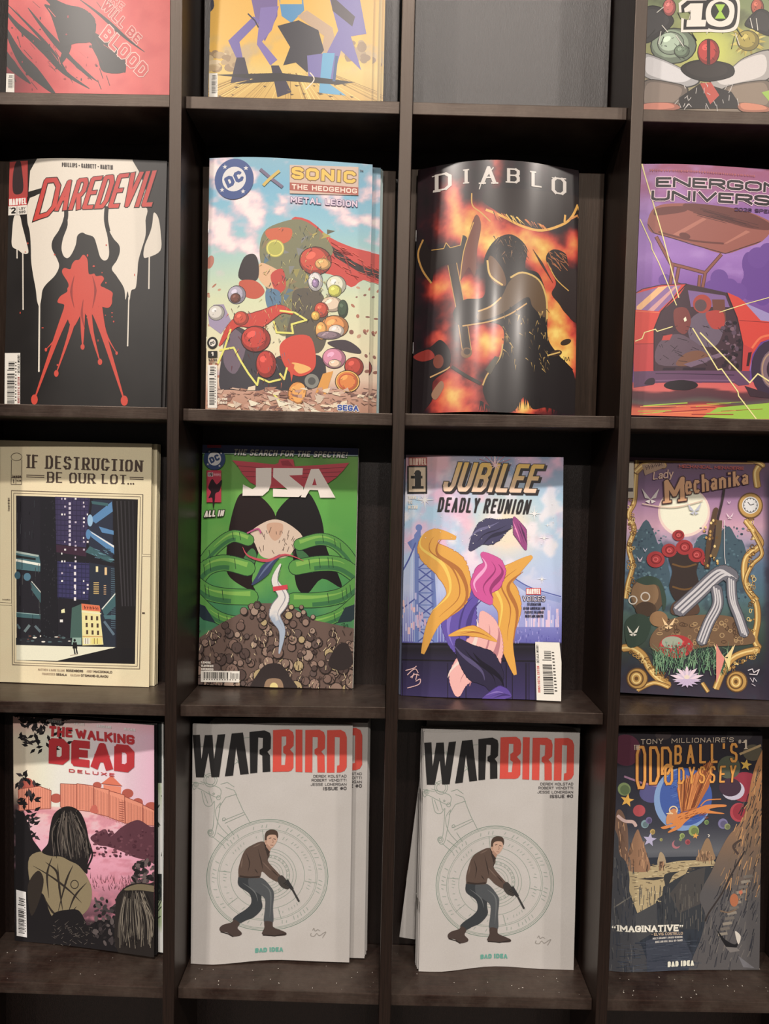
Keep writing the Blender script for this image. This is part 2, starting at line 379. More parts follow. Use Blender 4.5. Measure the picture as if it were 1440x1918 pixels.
LAY = 2.5e-6; SUB = 0.1
class Art:
    """flat colour shapes printed on a cover sheet. Shapes are drawn in the pixel frame of a
    reference crop whose four cover corners are known, and stored in cover coordinates u, v."""
    def __init__(s, frame, corners, seed=1, N=14):
        ox, oy, sc = frame
        z = [((x - ox) / sc, (y - oy) / sc) for x, y in corners]   # TL TR BR BL
        A = []; B = []
        for (x, y), (u, v) in zip(z, ((0, 1), (1, 1), (1, 0), (0, 0))):
            A.append([x, y, 1, 0, 0, 0, -u * x, -u * y]); B.append(u)
            A.append([0, 0, 0, x, y, 1, -v * x, -v * y]); B.append(v)
        h = np.linalg.solve(np.array(A), np.array(B))
        s.Hm = np.append(h, 1).reshape(3, 3); s.Hi = np.linalg.inv(s.Hm)
        s.N = N; s.layer = 1; s.buckets = {}; s.b = 'artwork'; s.hold = False; s.cnt = 0
        s.rnd = random.Random(seed)
        s.clip = (0.0, 1.0, 0.0, 1.0)
    def uv(s, p):
        q = s.Hm @ np.array([p[0], p[1], 1.0]); return q[0] / q[2], q[1] / q[2]
    def part(s, name): s.b = name
    def nxt(s):
        if not s.hold: s.layer += 1 + int(SUB * s.cnt); s.cnt = 0
    # low level: convex polygon of (u, v, r, g, b)
    def _emit(s, poly):
        c0, c1, d0, d1 = s.clip
        s.cnt += 1
        for ax, lim, sg in ((0, c0, 1), (0, c1, -1), (1, d0, 1), (1, d1, -1)):
            poly = s._cut(poly, ax, lim, sg)
            if len(poly) < 3: return
        us = [p[0] for p in poly]
        k0 = int(math.floor(min(us) * s.N + 1e-9)); k1 = int(math.ceil(max(us) * s.N - 1e-9))
        L = s.buckets.setdefault(s.b, [])
        for k in range(k0, max(k1, k0 + 1)):
            q = poly
            if min(us) < k / s.N - 1e-9: q = s._cut(q, 0, k / s.N, 1)
            if max(us) > (k + 1) / s.N + 1e-9: q = s._cut(q, 0, (k + 1) / s.N, -1)
            if len(q) >= 3: L.append((s.layer + SUB * s.cnt, q))
    @staticmethod
    def _cut(poly, ax, lim, sg):
        out = []; n = len(poly)
        for i in range(n):
            a = poly[i]; b = poly[(i + 1) % n]
            da = (a[ax] - lim) * sg; db = (b[ax] - lim) * sg
            if da >= 0: out.append(a)
            if (da > 0 and db < 0) or (da < 0 and db > 0):
                t = da / (da - db)
                out.append(tuple(a[j] + (b[j] - a[j]) * t for j in range(5)))
        return out
    def _vert(s, p, col):
        u, v = s.uv(p)
        c = ink(col(p[0], p[1]) if callable(col) else col)
        return (u, v, float(c[0]), float(c[1]), float(c[2]))
    def poly(s, pts, col):
        V = [s._vert(p, col) for p in pts]
        if len(V) == 3 or len(V) == 4 and s._convex(V):
            s._emit(V if s._area(V) > 0 else V[::-1])
        else:
            for t in tessellate_polygon([[Vector((v[0], v[1], 0)) for v in V]]):
                q = [V[i] for i in t]
                s._emit(q if s._area(q) > 0 else q[::-1])
        s.nxt()
    @staticmethod
    def _area(q): return sum(q[i][0] * q[(i + 1) % len(q)][1] - q[(i + 1) % len(q)][0] * q[i][1] for i in range(len(q)))
    @staticmethod
    def _convex(q):
        sg = 0
        for i in range(4):
            a, b, c = q[i], q[(i + 1) % 4], q[(i + 2) % 4]
            z = (b[0] - a[0]) * (c[1] - b[1]) - (b[1] - a[1]) * (c[0] - b[0])
            if z * sg < 0: return False
            if z: sg = z
        return True
    def blob(s, pts, col, n=5): s.poly(catmull(pts, True, n), col)
    def rect(s, x0, y0, x1, y1, col): s.poly([(x0, y0), (x1, y0), (x1, y1), (x0, y1)], col)
    def ell(s, cx, cy, rx, ry=None, col=(0, 0, 0), rot=0, n=22):
        ry = ry or rx; c, q = math.cos(rot), math.sin(rot)
        P = []
        for i in range(n):
            a = 2 * math.pi * i / n; x, y = rx * math.cos(a), ry * math.sin(a)
            P.append((cx + x * c - y * q, cy + x * q + y * c))
        V = [s._vert(p, col) for p in P]
        s._emit(V if s._area(V) > 0 else V[::-1]); s.nxt()
    def orb(s, cx, cy, rx, ry, col, rot=0, n=20):
        """inked disc: dark outline, fill, a darker and a lighter patch"""
        c = np.array(col, float); e = max(2.5, min(rx, ry) * .07)
        s.ell(cx, cy, rx + e, ry + e, tuple(c * .22 + 8), rot, n); s.ell(cx, cy, rx, ry, tuple(c * .74), rot, n)
        s.ell(cx - rx * .14, cy - ry * .13, rx * .82, ry * .82, col, rot, n); s.ell(cx - rx * .3, cy - ry * .38, rx * .34, ry * .24, tuple(np.minimum(c * 1.12 + 22, 246)), rot - .5, 12)
        h = s.hold; s.hold = True
        for k in range(5):
            a = s.rnd.uniform(0, 6.28); f = s.rnd.uniform(.3, .8); x, y = cx + rx * f * math.cos(a), cy + ry * f * math.sin(a)
            s.line([(x, y), (x + rx * s.rnd.uniform(-.25, .25), y + ry * s.rnd.uniform(.05, .3))], max(2, e * .6), tuple(c * .35), joint=False)
        s.hold = h; s.nxt()
    def oblob(s, pts, col, n=5):
        P = catmull(pts, True, n); c = np.array(col, float)
        m = np.mean(np.array(P), 0)
        s.poly([(m[0] + (x - m[0]) * 1.05, m[1] + (y - m[1]) * 1.07) for x, y in P], tuple(c * .24 + 8)); s.poly(P, tuple(c * .8)); s.poly([(m[0] + (x - m[0]) * .8 - 3, m[1] + (y - m[1]) * .78 - 4) for x, y in P], col)
    def ring(s, cx, cy, rx, ry, w, col, a0=0, a1=360, n=48):
        h = s.hold; s.hold = True
        A = [math.radians(a0 + (a1 - a0) * i / n) for i in range(n + 1)]
        for a, b in zip(A, A[1:]):
            s.poly([(cx + (rx - w / 2) * math.cos(a), cy + (ry - w / 2) * math.sin(a)), (cx + (rx + w / 2) * math.cos(a), cy + (ry + w / 2) * math.sin(a)),
                    (cx + (rx + w / 2) * math.cos(b), cy + (ry + w / 2) * math.sin(b)), (cx + (rx - w / 2) * math.cos(b), cy + (ry - w / 2) * math.sin(b))], col)
        s.hold = h; s.nxt()
    def line(s, pts, w, col, smooth=False, taper=0, joint=True):
        if smooth: pts = catmull(pts, False, 5)
        h = s.hold; s.hold = True
        m = len(pts)
        for i in range(m - 1):
            (x0, y0), (x1, y1) = pts[i], pts[i + 1]
            d = math.hypot(x1 - x0, y1 - y0)
            if d < 1e-6: continue
            nx, ny = -(y1 - y0) / d, (x1 - x0) / d
            def wd(k):
                f = k / (m - 1)
                if taper == 1: return w * (1 - .9 * f)
                if taper == 2: return w * (1 - abs(2 * f - 1) * .9)
                return w
            a, b = wd(i) / 2, wd(i + 1) / 2
            s.poly([(x0 + nx * a, y0 + ny * a), (x1 + nx * b, y1 + ny * b), (x1 - nx * b, y1 - ny * b), (x0 - nx * a, y0 - ny * a)], col)
            if joint and i > 0 and w > 5: s.ell(x0, y0, a, a, col, n=8)
        s.hold = h; s.nxt()
    def star(s, cx, cy, r, col, n=5, inner=.42, rot=-math.pi / 2):
        P = []
        for i in range(2 * n):
            a = rot + math.pi * i / n; q = r if i % 2 == 0 else r * inner
            P.append((cx + q * math.cos(a), cy + q * math.sin(a)))
        s.poly(P, col)
    def bg(s, fn, nx=96, ny=150, box=None):
        """base colour field of the artwork, one printed colour per small cell corner"""
        u0, u1, v0, v1 = box or (0, 1, 0, 1)
        nx = max(s.N, nx // s.N * s.N) if not box else nx
        U, V = np.meshgrid(np.linspace(u0, u1, nx + 1), np.linspace(v0, v1, ny + 1))
        q = np.stack([U.ravel(), V.ravel(), np.ones(U.size)])
        p = s.Hi @ q; X = (p[0] / p[2]).reshape(U.shape); Y = (p[1] / p[2]).reshape(U.shape)
        C = ink(np.clip(fn(X, Y), 0, 255))
        s.grids = getattr(s, 'grids', []) + [(s.b, s.layer, U, V, C)]
        s.nxt()
    # text set in a quad TL TR BR BL (or box x0 y0 x1 y1)
    def text(s, t, quad, col, wt=.16, gap=.22, serif=False, contrast=1.0, grow=0.0, joint=None, hscale=1.0):
        if len(quad) == 4 and not hasattr(quad[0], '__len__'):
            x0, y0, x1, y1 = quad; quad = [(x0, y0), (x1, y0), (x1, y1), (x0, y1)]
        q = [np.array(p, float) for p in quad]
        wq = (np.linalg.norm(q[1] - q[0]) + np.linalg.norm(q[2] - q[3])) / 2
        hq = (np.linalg.norm(q[3] - q[0]) + np.linalg.norm(q[2] - q[1])) / 2
        items = []; units = 0
        for ch in t:
            if ch == ' ': items.append((None, .55)); units += .55; continue
            g = GLY.get(ch) or GLY.get(ch.upper())
            if g is None: continue
            low = ch.islower() and ch not in GLY
            items.append((g, g[0], low)); units += g[0]
        nl = len(items)
        # em width: each glyph takes g*a + wt, gaps take gap*wt.. ; solve a so the whole fits the quad
        asp = wq / hq
        fixed = sum(wt for it in items if it[0]) + gap * (nl - 1) * .5
        a = max((asp - fixed) / max(units, .1), .08)
        tot = fixed + a * units
        def mp(x, y):
            f = x / tot
            top = q[0] + (q[1] - q[0]) * f; bot = q[3] + (q[2] - q[3]) * f
            p = bot + (top - bot) * y
            return (p[0], p[1])
        h = s.hold; s.hold = True
        x = 0.0
        if joint is None: joint = hq > 34
        for it in items:
            if it[0] is None: x += it[1] * a + gap * .5; continue
            g, gw, low = it
            cw = gw * a; k = .72 if low else 1.0
            X = lambda px: x + wt / 2 + px * cw
            Yy = lambda py: (wt / 2 * min(contrast, 1) + py * (1 - wt * min(contrast, 1))) * k
            for st in g[1]:
                P = [(X(px), Yy(py)) for px, py in st]
                m = len(P)
                for i in range(m - 1):
                    (xa, ya), (xb, yb) = P[i], P[i + 1]
                    d = math.hypot(xb - xa, yb - ya)
                    if d < 1e-6: continue
                    ux, uy = (xb - xa) / d, (yb - ya) / d
                    hw = (wt * (abs(uy) + (1 - abs(uy)) * contrast)) / 2 * hscale + grow
                    ex = wt / 2 * .96 * min(contrast, 1) + grow if (i in (0, m - 2)) else hw * .35
                    e0 = ex if i == 0 else hw * .4
                    e1 = ex if i == m - 2 else hw * .4
                    e0 = min(e0, wt / 2 + grow); e1 = min(e1, wt / 2 + grow)
                    if abs(uy) > .3 and i == 0: e0 = (wt / 2 * min(contrast, 1)) + grow
                    if abs(uy) > .3 and i == m - 2: e1 = (wt / 2 * min(contrast, 1)) + grow
                    if i == 0 and .06 < st[0][1] < .94 and abs(uy) > .5: e0 = grow
                    if i == m - 2 and .06 < st[-1][1] < .94 and abs(uy) > .5: e1 = grow
                    A = (xa - ux * e0, ya - uy * e0); Bq = (xb + ux * e1, yb + uy * e1)
                    s.poly([mp(A[0] - uy * hw, A[1] + ux * hw), mp(Bq[0] - uy * hw, Bq[1] + ux * hw),
                            mp(Bq[0] + uy * hw, Bq[1] - ux * hw), mp(A[0] + uy * hw, A[1] - ux * hw)], col)
                    if joint and i > 0:
                        r = hw * .98
                        s.poly([mp(xa + r * math.cos(j * math.pi / 3), ya + r * math.sin(j * math.pi / 3)) for j in range(6)], col)
                if serif:
                    for (xa, ya), (xb, yb) in ((P[0], P[1]), (P[-1], P[-2])):
                        if abs(yb - ya) > .25 * abs(xb - xa):
                            sw = wt * .95 + grow; sh = wt * .22 + grow
                            yy = ya - wt / 2 * min(contrast, 1) + wt * .2 if ya < yb else ya + wt / 2 * min(contrast, 1) - wt * .2
                            s.poly([mp(xa - sw, yy - sh), mp(xa + sw, yy - sh), mp(xa + sw, yy + sh), mp(xa - sw, yy + sh)], col)
            x += cw + wt + gap * .5
        s.hold = h; s.nxt()
    def logo_text(s, t, quad, col, out, grow, **k):
        s.text(t, quad, out, grow=grow, **k); s.text(t, quad, col, **k)
    def barcode(s, quad, vertical=True, inset=(.30, .78, .08, .78)):
        """white price box with bars; quad TL TR BR BL; vertical = bars stacked up the box"""
        old = s.b; s.part('barcode')
        q = [np.array(p, float) for p in quad]
        s.poly(quad, (226, 222, 212))
        def mp(a, b):
            top = q[0] + (q[1] - q[0]) * a; bot = q[3] + (q[2] - q[3]) * a
            p = top + (bot - top) * b; return (p[0], p[1])
        s.hold = True
        i0, i1, j0, j1 = inset
        t = 0.0
        while t < 1:
            w = s.rnd.choice((.012, .02, .03, .012)); g = s.rnd.choice((.012, .022, .012))
            if .70 < t < .76: t = .78
            b0, b1 = i0, i1
            if t > .78: b0 = i0 + .08
            if vertical:
                s.poly([mp(b0, j1 - (j1 - j0) * t), mp(b1, j1 - (j1 - j0) * t), mp(b1, j1 - (j1 - j0) * min(1, t + w)), mp(b0, j1 - (j1 - j0) * min(1, t + w))], (28, 26, 26))
            else:
                s.poly([mp(j0 + (j1 - j0) * t, b0), mp(j0 + (j1 - j0) * min(1, t + w), b0), mp(j0 + (j1 - j0) * min(1, t + w), b1), mp(j0 + (j1 - j0) * t, b1)], (28, 26, 26))
            t += w + g
        for k in range(13):
            f = j0 + (j1 - j0) * (k + .2) / 13.5; e = (j1 - j0) / 13.5 * .45
            a0, a1 = i1 + .03, min(i1 + .12, .97)
            if vertical: s.poly([mp(a0, f), mp(a1, f), mp(a1, f + e), mp(a0, f + e)], (80, 76, 72))
            else: s.poly([mp(f, a0), mp(f + e, a0), mp(f + e, a1), mp(f, a1)], (80, 76, 72))
        s.hold = False; s.nxt(); s.b = old
    def dc_logo(s, cx, cy, r, blue, white, rot=-.42):
        s.ell(cx, cy, r, r * 1.02, blue, n=36); s.ell(cx, cy, r * .61, r * .62, white, n=28)
        c, q = math.cos(rot), math.sin(rot)
        R = lambda x, y: (cx + r * (x * c - y * q), cy + r * (x * q + y * c))
        s.text('DC', [R(-.47, -.28), R(.47, -.28), R(.47, .28), R(-.47, .28)], blue, wt=.30, gap=.2)
        s.hold = True
        for a in (-2.2, -.7, .95, 2.45):
            s.star(cx + r * .8 * math.cos(a), cy + r * .8 * math.sin(a), r * .13, white)
        s.hold = False; s.nxt()
    def marvel(s, x0, y0, x1, y1, red=(196, 40, 42), white=(232, 226, 218)):
        s.rect(x0, y0, x1, y1, red); h = y1 - y0
        s.text('MARVEL', (x0 + h * .07, y0 + h * .12, x1 - h * .07, y1 - h * .10), white, wt=.24, gap=.10, contrast=.8)
    def dashes(s, quad, col, n=8, seed=0):
        """print too small to read: a row of short strokes"""
        q = [np.array(p, float) for p in quad]; r = random.Random(seed + n)
        def mp(a, b):
            t = q[0] + (q[1] - q[0]) * a; d = q[3] + (q[2] - q[3]) * a
            p = t + (d - t) * b; return (p[0], p[1])
        h = s.hold; s.hold = True; x = 0.0
        while x < .98:
            w = r.uniform(.5, 1.3) / n; a, b = r.choice(((0, 1), (.1, 1), (0, .9)))
            s.poly([mp(x, a), mp(min(1, x + w * .35), a), mp(min(1, x + w * .35), b), mp(x, b)], col)
            s.poly([mp(x, .4), mp(min(1, x + w * .7), .4), mp(min(1, x + w * .7), .62), mp(x, .62)], col)
            x += w
        s.hold = h; s.nxt()
    def scatter(s, n, fn):
        h = s.hold; s.hold = True
        for i in range(n): fn(s.rnd)
        s.hold = h; s.nxt()

# ------------------------------------------------------------------ the comic as a thing
def prof_fn(ctrl):
    """smooth sideways bend of the sheet: control points (u, millimetres toward the viewer)"""
    xs = [c[0] for c in ctrl]; ys = [c[1] / 1000 for c in ctrl]
    n = len(xs)
    m = [0.0] * n
    for i in range(n):
        if i == 0: m[i] = (ys[1] - ys[0]) / (xs[1] - xs[0])
        elif i == n - 1: m[i] = (ys[-1] - ys[-2]) / (xs[-1] - xs[-2])
        else: m[i] = (ys[i + 1] - ys[i - 1]) / (xs[i + 1] - xs[i - 1])
    def f(u):
        for i in range(n - 1):
            if u <= xs[i + 1] or i == n - 2:
                h = xs[i + 1] - xs[i]; t = (u - xs[i]) / h
                return ((2 * t ** 3 - 3 * t * t + 1) * ys[i] + (t ** 3 - 2 * t * t + t) * h * m[i]
                        + (-2 * t ** 3 + 3 * t * t) * ys[i + 1] + (t ** 3 - t * t) * h * m[i + 1])
    return f

class Sheet:
    def __init__(s, w, h, N, ctrl):
        s.w, s.h, s.N = w, h, N
        f = prof_fn(ctrl)
        s.k = [f(i / N) for i in range(N + 1)]
    def c(s, u):
        t = min(max(u * s.N, 0), s.N); i = min(int(t), s.N - 1); q = t - i
        return s.k[i] * (1 - q) + s.k[i + 1] * q
    def slope(s, u):
        e = .5 / s.N
        a, b = max(u - e, 0), min(u + e, 1)
        return (s.c(b) - s.c(a)) / ((b - a) * s.w)
    def slab(s, name, d0, d1, mat, parent, u0=0.0, u1=1.0, v0=0.0, v1=1.0, colour=None):
        """bent sheet or page block between depths d0 and d1 behind the front face"""
        us = sorted(set([u0] + [i / s.N for i in range(s.N + 1) if u0 < i / s.N < u1] + [u1]))
        V = []; F = []; n = len(us)
        for d in (d0, d1):
            for v in (v0, v1):
                for u in us: V.append(((u - .5) * s.w, -s.c(u) + d, v * s.h))
        a, b, c_, d_ = 0, n, 2 * n, 3 * n
        for i in range(n - 1):
            F += [(a + i, a + i + 1, b + i + 1, b + i), (c_ + i + 1, c_ + i, d_ + i, d_ + i + 1),
                  (a + i + 1, a + i, c_ + i, c_ + i + 1), (b + i, b + i + 1, d_ + i + 1, d_ + i)]
        F += [(a, b, d_, c_), (b + n - 1, a + n - 1, c_ + n - 1, d_ + n - 1)]
        me = bpy.data.meshes.new(name); me.from_pydata(V, [], F); me.update()
        if colour is not None:
            at = me.color_attributes.new('Col', 'FLOAT_COLOR', 'POINT')
            cc = ink(colour)
            at.data.foreach_set('color', np.tile([cc[0], cc[1], cc[2], 1.0], len(V)).astype(np.float32))
        return mesh_obj(name, me, [mat], parent)

def build_print(art, sheet, mat, parent):
    for b in list(dict.fromkeys([g[0] for g in getattr(art, 'grids', [])] + list(art.buckets))):
        V = []; F = []; C = []; Nn = []
        for gb, lay, U, Vv, Cc in getattr(art, 'grids', []):
            if gb != b: continue
            base = len(V); ny, nx = U.shape
            cu = [sheet.c(u) for u in U[0]]; su = [sheet.slope(u) for u in U[0]]
            for j in range(ny):
                for i in range(nx):
                    V.append(((U[j, i] - .5) * sheet.w, -cu[i] - lay * LAY, Vv[j, i] * sheet.h))
                    Nn.append((-su[i], -1.0, 0.0)); C.append((*Cc[j, i], 1.0))
            for j in range(ny - 1):
                for i in range(nx - 1):
                    k = base + j * nx + i
                    F.append((k, k + 1, k + nx + 1, k + nx))
        for lay, q in art.buckets.get(b, []):
            base = len(V)
            for (u, v, r, g, bb) in q:
                V.append(((u - .5) * sheet.w, -sheet.c(u) - lay * LAY, v * sheet.h))
                Nn.append((-sheet.slope(u), -1.0, 0.0)); C.append((r, g, bb, 1.0))
            F.append(tuple(range(base, base + len(q))))
        me = bpy.data.meshes.new(b)
        me.from_pydata(V, [], F); me.update()
        me.polygons.foreach_set('use_smooth', np.ones(len(F), bool))
        n = np.array(Nn); n /= np.linalg.norm(n, axis=1)[:, None]
        me.normals_split_custom_set_from_vertices(n.tolist())
        at = me.color_attributes.new('Col', 'FLOAT_COLOR', 'POINT')
        at.data.foreach_set('color', np.array(C, dtype=np.float32).ravel())
        po = mesh_obj(b, me, [mat], parent)
        if b in ('small_print', 'artwork'): po['kind'] = 'stuff'   # hundreds of tiny printed marks

def pose(e, x, y, z, yaw, lean, roll):
    r = Vector((math.cos(yaw), math.sin(yaw), 0)); n = Vector((math.sin(yaw), -math.cos(yaw), 0))
    up = Vector((0, 0, 1)) * math.cos(lean) - n * math.sin(lean)
    r2 = r * math.cos(roll) - up * math.sin(roll); u2 = up * math.cos(roll) + r * math.sin(roll)
    y2 = u2.cross(r2)
    e.matrix_world = Matrix(((r2.x, y2.x, u2.x, x), (r2.y, y2.y, u2.y, y), (r2.z, y2.z, u2.z, z), (0, 0, 0, 1)))

def make_comic(name, label, group, sheet, thick, paper, mat, art=None, staples=True):
    e = empty(name)
    tag(e, label, 'comic book', group)
    fc = sheet.slab('front_cover', 0.0, 0.0003, mat, e, colour=paper)
    sheet.slab('page_block', 0.00035, thick - 0.00035, M_PAGE, e, u0=0.004, u1=0.994, v0=0.002, v1=0.998)
    sheet.slab('back_cover', thick - 0.0003, thick, mat, e, colour=paper)
    sheet.slab('spine', 0.00032, thick - 0.00032, mat, e, u0=0.0, u1=0.0035, colour=paper)
    if staples:
        for v in (.27, .73):
            bm = bmesh.new()
            y0 = -sheet.c(0)
            box_bm(bm, -sheet.w / 2 - .0006, -sheet.w / 2 - .00005, y0 + thick * .3, y0 + thick * .7, v * sheet.h - .006, v * sheet.h + .006)
            bmesh.ops.bevel(bm, geom=bm.edges[:], offset=.0002, segments=1, affect='EDGES')
            me = bpy.data.meshes.new('staple'); bm.to_mesh(me); bm.free()
            mesh_obj('staple', me, [M_STAPLE], e)
    if art is not None:
        build_print(art, sheet, mat, fc)
    return e

def copy_tree(o, parent=None, prints=True):
    c = o.copy(); COL.objects.link(c); c.parent = parent
    for ch in list(o.children):
        if not prints and o.name.startswith('front_cover'): continue
        copy_tree(ch, c, prints)
    return c


# ------------------------------------------------------------------ where each comic stands
# name: row, column, x, y, yaw, lean, roll, width, height, sheet bend, crop frame (left, top, pixel size)
PLACE = {
 'blood':   (0, 0, -0.3222, 0.0380, 0.0, 0.060, 0.0, 0.167, 0.259, [(0, 0), (.5, 2), (1, 0)], (0, 0, .5278)),
 'bat':     (0, 1, -0.1180, 0.0400, 0.0, 0.060, 0.0, 0.166, 0.259, [(0, 0), (.5, 1.5), (1, 0)], (0, 0, .5278)),
 'ben':     (0, 3, 0.3138, 0.0330, 0.0, 0.060, 0.0, 0.168, 0.259, [(0, 0), (.5, 2), (1, 0)], (700, 0, .5139)),
 'red':     (1, 0, -0.3299, 0.0422, -0.0448, 0.0525, -0.0011, .1672, .2578, [(0, 0), (.25, 5), (.6, 4), (1, 0)], (0, 270, .2762)),
 'hedge':   (1, 1, -0.1148, 0.0344, 0.0418, 0.0431, -0.0029, .1668, .2578, [(0, 0), (.28, 6), (.65, 4), (1, 0)], (370, 270, .2764)),
 'fire':    (1, 2, 0.0972, 0.0370, -0.048, 0.085, 0.0004, .167, .2584, [(0, 0), (.2, 13), (.42, 20), (.65, 17), (.85, 8), (1, 0)], (740, 280, .2815)),
 'car':     (1, 3, 0.3212, 0.0297, 0.0288, 0.0572, 0.0113, .1714, .2574, [(0, 0), (.3, 4), (1, 0)], (1110, 280, .2816)),
 'lot':     (2, 0, -0.3516, 0.0700, -0.0334, 0.010, 0.0024, .1703, .2667, [(0, 0), (.5, 1), (1, 0)], (0, 800, .2816)),
 'green':   (2, 1, -0.1284, 0.0721, -0.0242, 0.0222, 0.0019, .1711, .265, [(0, 0), (.4, 1.5), (1, 0)], (330, 800, .2847)),
 'reunion': (2, 2, 0.0952, 0.0492, -0.0442, 0.100, -0.004, .1705, .261, [(0, 0), (.3, 3), (.75, 0), (1, 2)], (720, 820, .2847)),
 'mech':    (2, 3, 0.3365, 0.0640, -0.0523, 0.0653, 0.0133, .1697, .2596, [(0, 0), (.5, 1), (1, 0)], (1100, 820, .2815)),
 'dead':    (3, 0, -0.3361, 0.0625, -0.1506, 0.0157, -0.0161, .1684, .2563, [(0, 0), (.4, -2), (1, 0)], (0, 1300, .3222)),
 'war1':    (3, 1, -0.1258, 0.0500, 0.0354, 0.0193, -0.0060, .1727, .264, [(0, 0), (.15, 2), (.5, -5), (.8, -2), (1, 0)], (320, 1320, .3118)),
 'war2':    (3, 2, 0.1221, 0.0500, 0.0452, 0.0319, 0.0004, .1712, .2627, [(0, 0), (.15, 1), (.48, -7), (.8, -2), (1, 0)], (720, 1330, .3066)),
 'odd':     (3, 3, 0.3289, 0.0570, 0.0234, 0.0432, -0.0122, .1717, .2643, [(0, 0), (.15, 3), (.5, 0), (1, 0)], (1100, 1330, .3066)),
}
CAMP = Vector((-0.011804, -0.687869, -0.012929))
def crop_corners(row, col, x, y, yaw, lean, roll, w, h):
    """where the four corners of the flat cover lie in the reference picture (TL TR BR BL)"""
    z = sum(ZS[(row, col)]) / 2 + .0008
    e = Matrix.Identity(4)
    class O: pass
    o = O(); pose(o, x, y, z, yaw, lean, roll)
    out = []
    for u, v in ((-.5, 1), (.5, 1), (.5, 0), (-.5, 0)):
        p = o.matrix_world @ Vector((u * w, 0, v * h)) - CAMP
        out.append((720 + 1305.06 * p.dot(_r) / p.dot(_f), 959 + 1305.06 * p.dot(_d) / p.dot(_f)))
    return out
def art_for(k, seed=1):
    r, c, x, y, yaw, lean, roll, w, h, ctrl, frame = PLACE[k]
    N = 24 if k == 'fire' else 14
    return Art(frame, crop_corners(r, c, x, y, yaw, lean, roll, w, h), seed, N), Sheet(w, h, N, ctrl)

WHITE = (226, 219, 208); BLACK = (26, 24, 24)

# ================================================================== cover pictures
def art_blood(A):
    def f(X, Y):
        n = fbm(X / 60, Y / 60)
        c = mixc(np.ones(X.shape + (3,)) * np.array([226, 84, 80]), (205, 52, 56), (n - .4) * 1.5 + gauss(X, Y, 60, 220, 160, 200))
        return mixc(c, (120, 22, 34), np.clip(gauss(X, Y, 10, 290, 110, 90) * 1.1, 0, 1))
    A.bg(f, 56, 100)
    K = (30, 27, 29)
    # black brush sweeps
    for pts, w in (([(5, 20), (60, 90), (150, 170), (230, 260), (320, 320)], 30), ([(10, 80), (70, 200), (150, 290), (200, 340)], 44),
                   ([(100, 30), (170, 120), (250, 210), (330, 290)], 22), ([(210, 60), (300, 120), (420, 200), (445, 262)], 46),
                   ([(150, -20), (230, 40), (320, 80), (330, 150)], 60), ([(160, 20), (200, 60), (240, 170), (200, 250)], 46),
                   ([(280, 0), (360, 60), (450, 140), (515, 188)], 14), ([(0, 150), (40, 230), (110, 300)], 34), ([(240, 190), (280, 240), (350, 296)], 16),
                   ([(20, 10), (110, 100), (200, 200), (262, 300)], 12)):
        A.line(pts, w, K, smooth=True, taper=2)
    A.blob([(180, 20), (250, 30), (325, 80), (330, 150), (270, 160), (225, 170), (200, 110)], K)
    A.blob([(330, 160), (410, 180), (445, 225), (440, 262), (370, 260), (350, 215)], K)
    A.scatter(40, lambda r: A.ell(r.uniform(5, 350), r.uniform(60, 330), r.uniform(1, 5), r.uniform(2, 6), r.choice((K, (150, 25, 36))), n=7))
    A.scatter(30, lambda r: (lambda x, y: A.line([(x, y), (x + r.uniform(10, 35), y + r.uniform(15, 40))], r.uniform(1, 3), r.choice((K, (60, 20, 26), (225, 90, 86))), joint=False))(r.uniform(5, 400), r.uniform(0, 300)))
    A.part('title_lettering')
    for t, q in (('THERE', [(352, -62), (446, 22), (432, 44), (338, -40)]), ('WILL BE', [(382, 2), (506, 134), (486, 162), (358, 32)]), ('BLOOD', [(388, 92), (532, 244), (502, 282), (356, 136)])):
        A.text(t, q, (235, 190, 180), wt=.20, gap=.3, grow=.06); A.text(t, q, (214, 66, 64) if t != 'WILL BE' else (200, 52, 54), wt=.20, gap=.3, grow=.0)
    A.barcode([(20, 262), (52, 264), (52, 330), (20, 328)])

